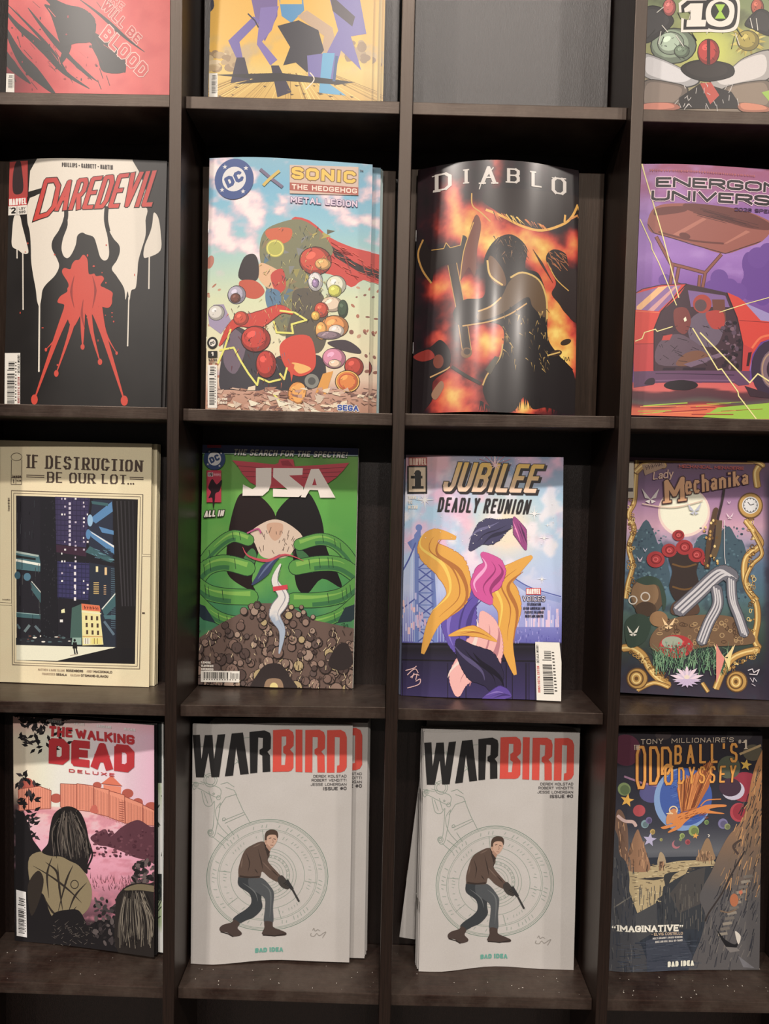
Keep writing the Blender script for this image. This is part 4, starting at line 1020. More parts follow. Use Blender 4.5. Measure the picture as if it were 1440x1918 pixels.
    A.line([(548, 330), (560, 290), (640, 190)], 7, Sv); A.line([(1030, 222), (1130, 214)], 7, Sv); A.line([(244, 206), (300, 198)], 6, Sv); A.line([(250, 308), (300, 312)], 6, Sv)
    A.part('small_print')
    A.line([(1116, 1385), (1122, 1420), (1130, 1388), (1138, 1415), (1150, 1385), (1156, 1412)], 3, BLACK)

def art_car(A):
    def f(X, Y):
        c = ramp(Y, [(90, (150, 72, 104)), (260, (152, 84, 132)), (450, (138, 96, 172)), (720, (154, 110, 190)), (900, (130, 84, 168)), (1200, (100, 60, 140))])
        c = mixc(c, (172, 134, 204), np.clip((fbm(X / 180, Y / 90) - .5) * 2.4, 0, .6))
        g = ramp(Y + 14 * np.sin(X / 90), [(1560, (206, 86, 86)), (1606, (208, 92, 88)), (1612, (96, 50, 60)), (1660, (84, 52, 62)), (1690, (90, 84, 80)), (1712, (130, 44, 50)), (1726, (214, 92, 62)), (1800, (220, 108, 64))])
        return np.where((Y > 1556)[..., None], g, c)
    A.bg(f, 84, 150)
    A.scatter(14, lambda r: A.ell(r.uniform(1010, 1200), r.uniform(760, 1000), r.uniform(40, 90), r.uniform(40, 90), (102, 62, 148)))
    for x, y, q in ((830, 870, 60), (790, 950, 70), (900, 930, 60), (1090, 730, 70), (1160, 690, 60), (470, 880, 40), (960, 960, 60)): A.ell(x, y, q, q, (106, 66, 152))
    A.poly([(820, 1725), (1190, 1690), (1190, 1800), (700, 1800)], (146, 190, 44)); A.scatter(16, lambda r: A.line([(x := r.uniform(280, 900), y := r.uniform(1700, 1790)), (x + r.uniform(150, 320), y - r.uniform(0, 26))], r.uniform(2, 7), r.choice(((150, 40, 40), (150, 190, 44), (230, 130, 70))), joint=False))
    # raised door
    D, DD, DL = (150, 84, 74), (104, 54, 50), (176, 108, 92)
    A.blob([(360, 500), (385, 420), (440, 382), (560, 374), (760, 385), (960, 410), (1130, 465), (1195, 520), (1120, 620), (990, 670), (880, 706), (780, 690), (640, 640), (500, 600), (385, 560)], D, n=3)
    A.blob([(600, 376), (800, 388), (1010, 425), (1172, 500), (1172, 545), (1000, 530), (800, 470), (620, 420)], DD, n=3); A.blob([(400, 440), (430, 400), (600, 395), (600, 430), (440, 450)], DD)
    A.poly([(520, 580), (720, 470), (745, 480), (560, 590)], DL); A.poly([(860, 640), (1010, 550), (1040, 560), (880, 640)], DL); A.line([(430, 560), (640, 620), (860, 640)], 12, DD, smooth=True); A.ell(600, 590, 38, 20, DD, rot=.3)
    A.scatter(16, lambda r: A.line([(x := r.uniform(640, 900), y := 400 + (x - 640) * .12 + r.uniform(-8, 60)), (x + 200, y + 50)], 3, (74, 38, 40), joint=False))
    A.line([(362, 505), (400, 565), (640, 645), (870, 706), (1110, 622)], 5, (60, 30, 36))
    for pts in ([(415, 590), (510, 775), (735, 835), (845, 710)], [(520, 780), (505, 915)], [(735, 840), (712, 960)], [(560, 800), (540, 910)], [(700, 850), (690, 950)], [(540, 905), (700, 960)]):
        A.line(pts, 24, (84, 44, 44)); A.line(pts, 15, (140, 80, 66))
    # car
    R, RL = (208, 54, 42), (226, 106, 62)
    A.poly([(280, 970), (320, 935), (450, 912), (612, 908), (560, 990), (445, 1090), (402, 1200), (400, 1482), (270, 1482)], R)
    A.poly([(285, 965), (450, 922), (575, 918), (520, 1000), (430, 1086), (280, 1072)], (140, 104, 158)); A.poly([(290, 1050), (430, 925), (490, 920), (320, 1074), (290, 1070)], (232, 176, 120)); A.poly([(360, 1080), (530, 925), (552, 922), (400, 1084)], (206, 150, 150))
    A.line([(285, 960), (330, 935), (450, 912), (610, 908)], 6, (60, 36, 56)); A.line([(280, 1080), (435, 1096)], 5, RL)
    A.rect(270, 1300, 400, 1482, (190, 52, 56)); A.line([(280, 1300), (400, 1300)], 4, (130, 32, 40))
    A.poly([(612, 908), (880, 965), (950, 1130), (988, 1300), (980, 1490), (400, 1490), (402, 1200), (445, 1090), (560, 990)], (66, 44, 56))
    A.poly([(620, 950), (870, 985), (900, 1060), (640, 1060)], (124, 92, 150)); A.poly([(780, 1010), (865, 1010), (875, 1160), (800, 1180)], (110, 62, 52))
    # empty seats and cabin parts
    A.blob([(640, 1140), (720, 1090), (840, 1100), (860, 1200), (800, 1320), (660, 1300), (620, 1220)], (104, 88, 108)); A.blob([(740, 1100), (850, 1090), (860, 1190), (780, 1200)], (176, 56, 50)); A.ell(715, 1040, 62, 62, (168, 60, 50)); A.ell(705, 1050, 40, 40, (92, 70, 76))
    A.blob([(430, 1300), (560, 1240), (720, 1330), (780, 1390), (700, 1440), (430, 1440)], (96, 76, 92)); A.blob([(540, 1440), (600, 1370), (700, 1350), (760, 1400), (620, 1450)], (120, 78, 60)); A.blob([(530, 1080), (610, 1070), (640, 1160), (600, 1240), (540, 1200)], (122, 56, 54))
    A.poly([(590, 1440), (880, 1350), (900, 1370), (640, 1460)], (116, 92, 116)); A.scatter(50, lambda r: A.ell(r.uniform(850, 970), r.uniform(1160, 1460), r.uniform(6, 18), r.uniform(6, 18), r.choice(((46, 32, 44), (92, 70, 90), (120, 90, 106), (36, 26, 36))), n=8))
    A.scatter(40, lambda r: A.line([(x := r.uniform(420, 840), y := r.uniform(1180, 1440)), (x + r.uniform(-40, 60), y + r.uniform(-20, 40))], 3, (40, 28, 38), joint=False)); A.poly([(460, 1250), (520, 1240), (500, 1280), (450, 1280)], (190, 56, 50))
    A.poly([(880, 962), (960, 995), (1090, 1090), (1195, 1165), (1195, 1260), (1110, 1290), (1055, 1370), (1030, 1482), (985, 1478), (988, 1300), (950, 1130)], R); A.poly([(985, 1300), (1060, 1340), (1032, 1482), (980, 1482)], (190, 50, 52))
    A.poly([(1000, 1030), (1195, 1110), (1195, 1156), (1110, 1146)], (150, 136, 190)); A.line([(965, 1148), (1195, 1160)], 4, (130, 30, 36)); A.line([(1050, 1330), (1110, 1260), (1195, 1240)], 14, RL, smooth=True); A.poly([(1025, 1360), (1050, 1355), (1030, 1450), (1012, 1450)], (60, 26, 34))
    A.line([(880, 964), (950, 1130), (988, 1300), (980, 1480)], 7, (50, 28, 40)); A.line([(612, 908), (445, 1090), (402, 1200), (400, 1480)], 7, (50, 28, 40))
    A.poly([(270, 1482), (1040, 1482), (1030, 1572), (960, 1580), (930, 1560), (400, 1560), (380, 1575), (270, 1590)], (98, 64, 98)); A.line([(410, 1500), (930, 1510)], 6, (60, 36, 64)); A.line([(410, 1545), (930, 1545)], 5, (128, 88, 124)); A.poly([(460, 1462), (540, 1462), (535, 1478), (455, 1478)], (44, 28, 44)); A.poly([(590, 1462), (740, 1462), (735, 1478), (585, 1478)], (44, 28, 44)); A.blob([(340, 1570), (360, 1535), (400, 1530), (400, 1570)], (50, 34, 50))
    A.ell(575, 1578, 112, 34, (36, 26, 34)); A.ell(1195, 1470, 150, 196, (58, 42, 66)); A.ell(1200, 1470, 92, 130, (120, 96, 110)); A.ring(1200, 1470, 80, 112, 10, (170, 136, 110)); A.ell(1200, 1470, 50, 72, (56, 40, 56)); A.poly([(1000, 1580), (1195, 1640), (1195, 1665), (1040, 1650)], (60, 40, 52))
    Ly = (230, 218, 140)
    for pts, w in (([(322, 100), (450, 560), (560, 1000)], 7), ([(312, 470), (385, 640), (388, 672), (432, 765), (545, 1050)], 6), ([(650, 1200), (820, 1476), (845, 1470), (955, 1620), (960, 1648), (1080, 1800)], 8), ([(700, 1230), (1035, 1560), (1090, 1500), (1195, 1565)], 9), ([(830, 1095), (1000, 1040), (1195, 985)], 5), ([(280, 1282), (325, 1265), (340, 1225), (410, 1205), (420, 1220), (520, 1190)], 6), ([(326, 100), (345, 180)], 5)):
        A.line(pts, w, Ly)
    A.poly([(590, 1140), (605, 1125), (612, 1150), (598, 1160)], (240, 236, 200))
    A.part('title_lettering')
    for t, q in (('ENERGON', [(414, 196), (1245, 232), (1242, 300), (412, 262)]), ('UNIVERSE', [(386, 284), (1292, 322), (1290, 392), (382, 352)])):
        A.logo_text(t, q, (34, 28, 34), (222, 190, 206), .07, wt=.25, gap=.3)
        A.scatter(60, lambda r: A.ell(r.uniform(q[0][0], 1190), r.uniform(q[0][1] + 10, q[2][1] - 10), 1.6, 1.6, (150, 126, 140), n=5))
    A.text('2026 SPECIAL', [(930, 400), (1262, 414), (1262, 440), (930, 424)], (72, 40, 84), wt=.22)
    A.part('small_print')
    A.dashes([(376, 140), (1090, 185), (1090, 200), (376, 157)], (176, 92, 96), 44)

def art_lot(A):
    Cr = (216, 192, 157); Ln = (84, 72, 60)
    A.bg(lambda X, Y: mixc(np.ones(X.shape + (3,)) * np.array(Cr), (210, 186, 151), fbm(X / 90, Y / 90)), 14, 30)
    P = lambda a, b: ((108 + (918 - 108) * a) + (112 - 108) * b * (1 - a) + (897 - 918) * b * a, 455 + 25 * a + b * ((1550 - 455) * (1 - a) + (1575 - 480) * a))
    for g, w in ((16, 4), (31, 3)):
        q = [(108 - g, 455 - g), (918 + g, 480 - g), (897 + g, 1575 + g), (112 - g, 1550 + g)]
        A.line(q + [q[0]], w, Ln, joint=False)
    for pts in ([(952, 448), (948, 845), (1015, 848)], [(1015, 862), (946, 860), (930, 1612)], [(0, 1165), (78, 1170), (76, 420)], [(0, 1182), (80, 1186), (86, 1578), (928, 1612)], [(76, 420), (952, 448)]): A.line(pts, 3, Ln, joint=False)
    K = (30, 29, 36)
    A.poly([P(0, 0), P(1, 0), P(1, 1), P(0, 1)], K)
    # far towers
    A.poly([(370, 462), (600, 470), (575, 800), (372, 775)], (52, 46, 78)); A.poly([(372, 780), (580, 805), (575, 860), (372, 830)], (54, 34, 50)); A.poly([(385, 890), (600, 905), (590, 1150), (385, 1130)], (50, 48, 88))
    A.scatter(1, lambda r: None)
    A.hold = True
    for j in range(9):
        A.line([(385, 905 + j * 28), (598, 915 + j * 28)], 5, (34, 34, 62), joint=False); A.line([(372, 480 + j * 34), (590, 488 + j * 34)], 5, (38, 34, 58), joint=False)
    for x in range(390, 600, 26): A.line([(x, 895), (x, 1140)], 4, (36, 36, 64), joint=False); A.line([(x - 8, 470), (x - 8, 780)], 4, (40, 36, 62), joint=False)
    A.hold = False; A.nxt()
    A.scatter(40, lambda r: A.rect(x := r.choice((465, 500, 430, 555, 580, 410)), y := r.randrange(470, 1140, 26), x + r.choice((8, 12)), y + 12, r.choice(((196, 190, 196), (160, 150, 170), (214, 206, 200)))))
    for y in range(500, 780, 30): A.rect(460, y, 474, y + 18, (178, 172, 190))
    for y in range(920, 1140, 42): A.rect(495, y, 509, y + 22, (198, 194, 206))
    # teal ducts and pipes
    B = (70, 116, 160); BL = (122, 160, 190); TD = (52, 86, 92)
    A.poly([(620, 480), (752, 486), (752, 880), (600, 830), (590, 700)], (38, 44, 60)); A.poly([(600, 610), (745, 495), (752, 560), (640, 640)], B); A.poly([(590, 680), (766, 790), (766, 850), (610, 730)], B); A.poly([(600, 690), (766, 792), (766, 806), (615, 705)], (206, 206, 196)); A.ell(602, 620, 18, 40, BL); A.ell(590, 712, 16, 34, B); A.poly([(660, 660), (762, 690), (762, 716), (680, 700)], B); A.poly([(610, 490), (720, 505), (720, 525), (615, 510)], TD)
    A.poly([(570, 830), (600, 790), (765, 880), (740, 900)], TD); A.scatter(26, lambda r: A.line([(x := r.uniform(610, 740), y := r.uniform(800, 900)), (x + r.uniform(10, 50), y + r.uniform(0, 16))], 3, r.choice(((90, 130, 150), (40, 60, 70))), joint=False))
    A.poly([(600, 900), (770, 930), (770, 1460), (690, 1460), (600, 1160)], (36, 42, 54)); A.rect(640, 925, 655, 962, (222, 190, 140)); A.rect(698, 932, 713, 982, (222, 170, 120))
    A.hold = True
    for y in range(1030, 1110, 12): A.rect(625, y, 660, y + 6, (176, 150, 90))
    for y in range(1050, 1110, 14): A.rect(692, y, 708, y + 6, (176, 140, 100))
    for y in range(940, 1340, 14): A.line([(740, y), (770, y + 3)], 4, (70, 96, 110), joint=False)
    A.hold = False; A.nxt()
    A.poly([(108, 822), (262, 850), (272, 905), (270, 960), (108, 945)], (60, 96, 104)); A.poly([(108, 876), (270, 905), (270, 922), (108, 892)], (196, 200, 190)); A.poly([(108, 822), (260, 850), (258, 862), (108, 836)], (140, 156, 150)); A.poly([(108, 850), (240, 870), (240, 885), (108, 868)], (30, 34, 36)); A.ell(183, 995, 24, 26, (64, 104, 124)); A.ell(118, 985, 20, 26, (50, 84, 100))
    A.poly([(205, 1030), (276, 1105), (275, 1170), (210, 1080)], TD); A.line([(212, 1025), (276, 1100)], 6, (170, 176, 170)); A.poly([(110, 1228), (272, 1244), (272, 1275), (110, 1262)], TD); A.line([(110, 1232), (272, 1246)], 5, (120, 150, 150)); A.line([(165, 1360), (200, 1315)], 18, (90, 106, 110)); A.line([(235, 1320), (272, 1360)], 16, (80, 96, 104)); A.line([(115, 1310), (135, 1340)], 14, (70, 90, 98)); A.poly([(680, 1210), (778, 1095), (778, 1180), (700, 1260)], TD); A.line([(680, 1210), (776, 1098)], 7, (190, 196, 188)); A.poly([(690, 1250), (770, 1250), (770, 1275), (700, 1275)], (60, 96, 104)); A.line([(695, 1290), (760, 1380)], 16, (80, 100, 116))
    A.scatter(70, lambda r: A.line([(x := r.uniform(115, 360), y := r.uniform(480, 1400)), (x, y + r.uniform(20, 70))], r.uniform(2, 4), r.choice(((52, 54, 60), (64, 66, 68), (20, 20, 24), (44, 48, 54))), joint=False))
    A.poly([(270, 470), (370, 470), (390, 1440), (275, 1440)], (26, 26, 32)); A.scatter(60, lambda r: A.rect(x := r.uniform(285, 375), y := r.uniform(480, 1400), x + 6, y + 8, (40, 40, 46)))
    # dark curtain-like slabs on the right
    A.poly([(752, 484), (916, 484), (898, 1572), (778, 1470)], (28, 26, 28)); A.hold = True
    for i in range(5): A.line([(780 + i * 26, 490), (815 + i * 20, 1190)], 9, (52 - i * 3, 50 - i * 3, 54 - i * 3), joint=False)
    A.hold = False; A.nxt()
    # street and the small lit house
    A.poly([(112, 1448), (770, 1462), (720, 1482), (385, 1552), (112, 1548)], (222, 200, 176)); A.poly([(385, 1552), (740, 1470), (900, 1470), (897, 1573)], (26, 25, 28))
    A.rect(108, 1400, 480, 1448, (34, 36, 42)); A.scatter(22, lambda r: A.ell(r.uniform(140, 470), r.uniform(1380, 1430), r.uniform(4, 16), r.uniform(3, 7), r.choice(((70, 92, 96), (200, 196, 186), (110, 70, 60), (50, 60, 66))), n=8)); A.poly([(410, 1215), (432, 1205), (436, 1232), (412, 1235)], (222, 206, 150)); A.rect(402, 1278, 422, 1296, (206, 206, 196))
    A.poly([(482, 1200), (548, 1172), (555, 1400), (470, 1400)], (58, 86, 80)); A.poly([(545, 1172), (662, 1185), (690, 1445), (552, 1450)], (232, 192, 130)); A.poly([(545, 1172), (665, 1186), (672, 1226), (548, 1215)], (196, 96, 60)); A.dashes([(562, 1186), (656, 1194), (658, 1216), (566, 1208)], (96, 46, 36), 6)
    A.line([(546, 1224), (675, 1240)], 9, (240, 212, 160)); A.hold = True
    for j in range(3):
        for i in range(3): A.rect(570 + i * 36 + j * 3, 1252 + j * 48 + i * 2, 584 + i * 36 + j * 3, 1280 + j * 48 + i * 2, (70, 54, 44))
    A.hold = False; A.nxt(); A.line([(552, 1390), (684, 1392)], 7, (180, 140, 80)); A.rect(560, 1402, 600, 1440, (236, 222, 180)); A.rect(612, 1402, 680, 1440, (224, 190, 100)); A.poly([(485, 1398), (545, 1398), (545, 1445), (480, 1445)], (120, 150, 140)); A.hold = True
    for x in (572, 588, 630, 650): A.line([(x, 1402), (x, 1440)], 4, (110, 80, 50), joint=False)
    A.hold = False; A.nxt()
    # one tiny dark passer-by
    A.ell(500, 1416, 8, 10, (24, 24, 26), n=9); A.poly([(488, 1428), (514, 1428), (518, 1470), (486, 1470)], (26, 26, 28)); A.line([(495, 1465), (503, 1508)], 9, (26, 26, 28)); A.line([(509, 1465), (518, 1506)], 9, (26, 26, 28)); A.line([(470, 1516), (520, 1510)], 4, (150, 130, 112))
    A.part('title_lettering')
    Tc = (72, 58, 50)
    A.text('IF DESTRUCTION', [(182, 182), (950, 222), (948, 296), (182, 272)], Tc, wt=.19, gap=.34, serif=True, contrast=.5); A.text('BE OUR LOT', [(316, 296), (845, 318), (843, 378), (316, 368)], Tc, wt=.19, gap=.34, serif=True, contrast=.5)
    A.hold = True
    for x in (854, 872, 888): A.ell(x, 376, 6, 6, Tc, n=8)
    for y in (318, 330): A.line([(178, y), (298, y + 4)], 5, Tc); A.line([(864, y + 14), (955, y + 18)], 5, Tc)
    A.hold = False; A.nxt()
    A.part('small_print')
    A.ring(112, 197, 36, 25, 3, Tc); A.line([(78, 215), (76, 380), (146, 380), (147, 215)], 3, Tc, joint=False); A.line([(76, 335), (146, 335)], 3, Tc, joint=False); A.line([(108, 340), (108, 380)], 3, Tc, joint=False); A.text('image', (82, 316, 142, 338), Tc, wt=.22); A.text('1', (86, 346, 98, 372), Tc, wt=.2); A.text('$4.99', (114, 350, 142, 362), Tc, wt=.2)
    A.text('MATTHEW & MARK ELIJAH', [(256, 1602), (432, 1608), (432, 1624), (256, 1616)], (150, 132, 110), wt=.16); A.text('ROSENBERG', [(444, 1608), (556, 1612), (556, 1628), (444, 1624)], Tc, wt=.2); A.text('ANDY', [(580, 1612), (618, 1614), (618, 1630), (580, 1628)], (150, 132, 110), wt=.16); A.text('MACDONALD', [(626, 1614), (748, 1620), (748, 1636), (626, 1630)], Tc, wt=.2)
    A.text('FRANCESCO', [(284, 1630), (370, 1633), (370, 1648), (284, 1645)], (150, 132, 110), wt=.16); A.text('SEGALA', [(378, 1634), (448, 1637), (448, 1652), (378, 1649)], Tc, wt=.2); A.text('HASSAN', [(472, 1638), (535, 1640), (535, 1655), (472, 1653)], (150, 132, 110), wt=.16); A.text('OTSMANE-ELHAOU', [(542, 1640), (722, 1648), (722, 1664), (542, 1656)], Tc, wt=.2)
    A.dashes([(68, 470), (68, 556), (54, 556), (54, 470)], Tc, 9); A.dashes([(20, 1140), (70, 1142), (70, 1152), (20, 1150)], Tc, 6); A.rect(946, 1230, 964, 1240, Tc)

def art_green(A):
    def f(X, Y):
        c = ramp(Y, [(100, (70, 112, 44)), (250, (84, 136, 50)), (500, (86, 162, 62)), (900, (74, 150, 66)), (1200, (58, 130, 84)), (1400, (56, 110, 84)), (1750, (110, 96, 80))])
        return mixc(c, (110, 168, 70), np.clip((fbm(X / 200, Y / 200) - .45) * 2, 0, .5))
    A.bg(f, 28, 70)
    K = (30, 27, 29)
    # two tall dark shapes leaning together
    A.blob([(330, 860), (350, 660), (395, 490), (440, 435), (520, 440), (600, 500), (655, 590), (640, 700), (560, 780), (500, 1000), (520, 1080), (420, 1040), (340, 970)], (38, 27, 28), n=4)
    A.blob([(655, 590), (710, 500), (790, 440), (860, 430), (910, 490), (960, 620), (990, 800), (1060, 960), (1085, 1060), (960, 1000), (860, 1100), (790, 1040), (760, 800), (700, 690)], K, n=4)
    A.blob([(490, 700), (560, 640), (650, 610), (740, 640), (830, 720), (790, 780), (740, 850), (640, 870), (560, 850), (520, 770)], (206, 184, 164)); A.blob([(600, 640), (700, 640), (690, 720), (650, 750), (615, 715)], (196, 156, 130))
    A.scatter(24, lambda r: A.line([(x := r.uniform(530, 780), y := r.uniform(660, 820)), (x + r.uniform(-16, 16), y + r.uniform(10, 40))], 4, (92, 74, 66), joint=False))
    A.blob([(440, 880), (500, 800), (530, 860), (470, 960)], (62, 118, 66)); A.blob([(790, 800), (870, 850), (900, 960), (820, 900)], (58, 108, 66))
    # bands of green curling in from both sides
    G, GD, GL = (82, 148, 62), (34, 62, 44), (122, 176, 70)
    for pts, w in (([(475, 745), (370, 720), (265, 790), (190, 880), (140, 1000)], 74), ([(470, 930), (320, 895), (200, 930), (130, 1020)], 100), ([(490, 1120), (330, 1115), (210, 1090), (120, 1030)], 100), ([(520, 1262), (390, 1285), (250, 1240), (130, 1130)], 78),
                   ([(812, 775), (940, 740), (1040, 765), (1130, 850), (1200, 980)], 74), ([(790, 925), (940, 900), (1080, 910), (1200, 990)], 96), ([(775, 1140), (930, 1140), (1090, 1110), (1200, 1030)], 94), ([(760, 1288), (900, 1292), (1070, 1240), (1200, 1130)], 74)):
        P = catmull(pts, False, 5)
        A.line(P, w + 9, GD); A.ell(P[0][0], P[0][1], (w + 9) * .5, (w + 9) * .5, GD, n=12); A.line(P, w, G); A.ell(P[0][0], P[0][1], w * .5, w * .5, G, n=12)
        Q = [(x, y - w * .22) for x, y in P]; A.line(Q[:12], w * .34, GL, taper=1); A.line([(x, y + w * .3) for x, y in P[4:]], w * .3, (54, 112, 66))
        A.scatter(4, lambda r: (lambda i: A.line([(P[i][0], P[i][1] - w * .4), (P[i][0] + 8, P[i][1] + w * .3)], 4, GD, joint=False))(r.randrange(3, len(P) - 3)))
    A.poly([(135, 1160), (190, 1180), (260, 1290), (180, 1270), (135, 1230)], (36, 50, 60)); A.poly([(1200, 1160), (1110, 1190), (1060, 1290), (1150, 1280), (1200, 1240)], (40, 56, 62))
    # heap of brown pebbles
    A.poly([(560, 1160), (720, 1160), (900, 1270), (1180, 1330), (1210, 1780), (120, 1780), (135, 1400), (300, 1290)], (104, 84, 76))
    def peb(r):
        y = r.uniform(1170, 1740); half = min(520, 120 + (y - 1150) * 1.6)
        x = 650 + r.uniform(-half, half); q = r.uniform(11, 34) * (.6 + (y - 1150) / 900)
        A.ell(x, y, q * 1.1 + 4, q * 1.2 + 4, (46, 38, 36), rot=r.uniform(-.4, .4), n=11); A.ell(x - 1, y - 2, q * 1.05, q * 1.12, r.choice(((146, 120, 106), (122, 98, 88), (176, 156, 112), (96, 80, 76), (160, 136, 120), (136, 112, 100), (84, 68, 64), (110, 88, 80))), n=11)
    for i in range(210): peb(A.rnd)
    A.scatter(260, lambda r: A.line([(x := r.uniform(160, 1160), y := r.uniform(1330, 1730)), (x + r.uniform(-20, 20), y + r.uniform(10, 40))], 4, r.choice(((52, 42, 40), (60, 48, 46), (210, 190, 150))), joint=False))
    for q in ([(500, 1740), (540, 1620), (600, 1560), (690, 1560), (750, 1640), (790, 1740)], [(1000, 1560), (1060, 1440), (1130, 1430), (1160, 1560), (1080, 1600)]): A.blob(q, (54, 46, 46))
    A.blob([(590, 1740), (600, 1660), (690, 1660), (700, 1740)], (150, 122, 96)); A.ell(645, 1705, 26, 26, (222, 204, 130))
    # pale ribbon rising through the middle
    A.line([(690, 840), (620, 900), (560, 980), (500, 1040)], 70, (58, 70, 104), smooth=True, taper=2); A.line([(670, 850), (600, 920), (540, 1000)], 14, (96, 112, 148), smooth=True, taper=2)
    A.line([(440, 790), (480, 850), (600, 880), (720, 840), (840, 880)], 20, (190, 70, 86), smooth=True, taper=2); A.line([(470, 700), (540, 670), (560, 700)], 10, (180, 80, 130), smooth=True)
    A.line([(690, 900), (650, 1010), (710, 1120), (650, 1230), (700, 1340), (680, 1490)], 96, (120, 124, 136), smooth=True, taper=2)
    A.line([(690, 900), (650, 1010), (710, 1120), (650, 1230), (700, 1340), (680, 1490)], 84, lambda x, y: (216, 212, 208) if y < 1250 else (160, 176, 196), smooth=True, taper=2)
    A.line([(690, 940), (670, 1020), (720, 1120), (670, 1230), (710, 1330)], 8, (150, 150, 160), smooth=True, taper=2); A.line([(640, 1066), (735, 1052)], 30, (206, 56, 74), joint=False)
    A.part('title_lettering')
    A.poly([(150, 100), (1210, 130), (1210, 190), (150, 172)], (74, 82, 124)); A.line([(150, 176), (1210, 193)], 5, (120, 150, 130))
    A.logo_text('THE SEARCH FOR THE SPECTRE!', [(388, 148), (1132, 168), (1124, 206), (378, 188)], (206, 204, 196), (44, 44, 60), .05, wt=.2, gap=.3)
    Rd = (184, 56, 72)
    A.poly([(372, 222), (520, 236), (650, 250), (676, 240), (680, 218), (700, 212), (772, 216), (782, 262), (960, 252), (1138, 238), (1098, 290), (1050, 338), (1000, 372), (880, 400), (560, 404), (490, 366), (440, 312), (410, 262)], Rd)
    A.hold = True
    for k in range(1, 4): A.line([(372 + 30 * k, 222 + 36 * k), (640, 252 + 26 * k)], 4, (120, 36, 50), joint=False); A.line([(1138 - 26 * k, 238 + 30 * k), (830, 262 + 24 * k)], 4, (120, 36, 50), joint=False)
    A.poly([(690, 228), (740, 222), (772, 262), (700, 256)], (150, 40, 56)); A.hold = False; A.nxt()
    Wj = (226, 217, 208)
    A.poly([(528, 274), (630, 272), (628, 372), (612, 420), (572, 455), (440, 455), (443, 380), (505, 412), (528, 396)], Wj)
    A.poly([(642, 274), (835, 274), (832, 318), (745, 322), (838, 398), (838, 440), (808, 463), (640, 461), (640, 408), (735, 414), (640, 332)], Wj)
    A.poly([(888, 280), (940, 278), (1048, 467), (948, 467), (934, 418), (880, 416), (852, 466), (822, 464)], Wj); A.poly([(896, 386), (912, 338), (926, 386)], Rd)
    A.dc_logo(255, 212, 72, (44, 66, 108), (196, 196, 196))
    A.part('small_print')
    A.rect(207, 110, 300, 140, (150, 40, 60)); A.rect(203, 288, 300, 498, (190, 46, 74)); A.rect(210, 302, 246, 328, (206, 190, 190)); A.text('19', (214, 304, 242, 326), (40, 20, 26), wt=.24); A.dashes([(252, 304), (296, 306), (296, 328), (252, 326)], (226, 170, 180), 6)
    A.blob([(214, 400), (240, 345), (270, 380), (304, 350), (290, 420), (262, 440), (258, 480), (246, 540), (240, 470), (216, 470), (232, 430)], (44, 26, 34)); A.logo_text('ALL IN', [(194, 552), (322, 548), (314, 588), (186, 596)], WHITE, (30, 30, 30), .1, wt=.24, gap=.2)
    for i, t in enumerate(('LEMIRE', 'OLORTEGUI', 'GUERRERO')): A.text(t, [(168, 1540 + i * 22), (230 + 18 * (i > 0), 1542 + i * 22), (230 + 18 * (i > 0), 1557 + i * 22), (168, 1555 + i * 22)], WHITE, wt=.24)
    A.barcode([(165, 1602), (421, 1604), (419, 1678), (165, 1676)], vertical=False, inset=(.12, .70, .06, .97)); A.part('small_print')
    A.line([(1086, 1300), (1108, 1290), (1102, 1318), (1126, 1298), (1130, 1316)], 3, (30, 50, 36))

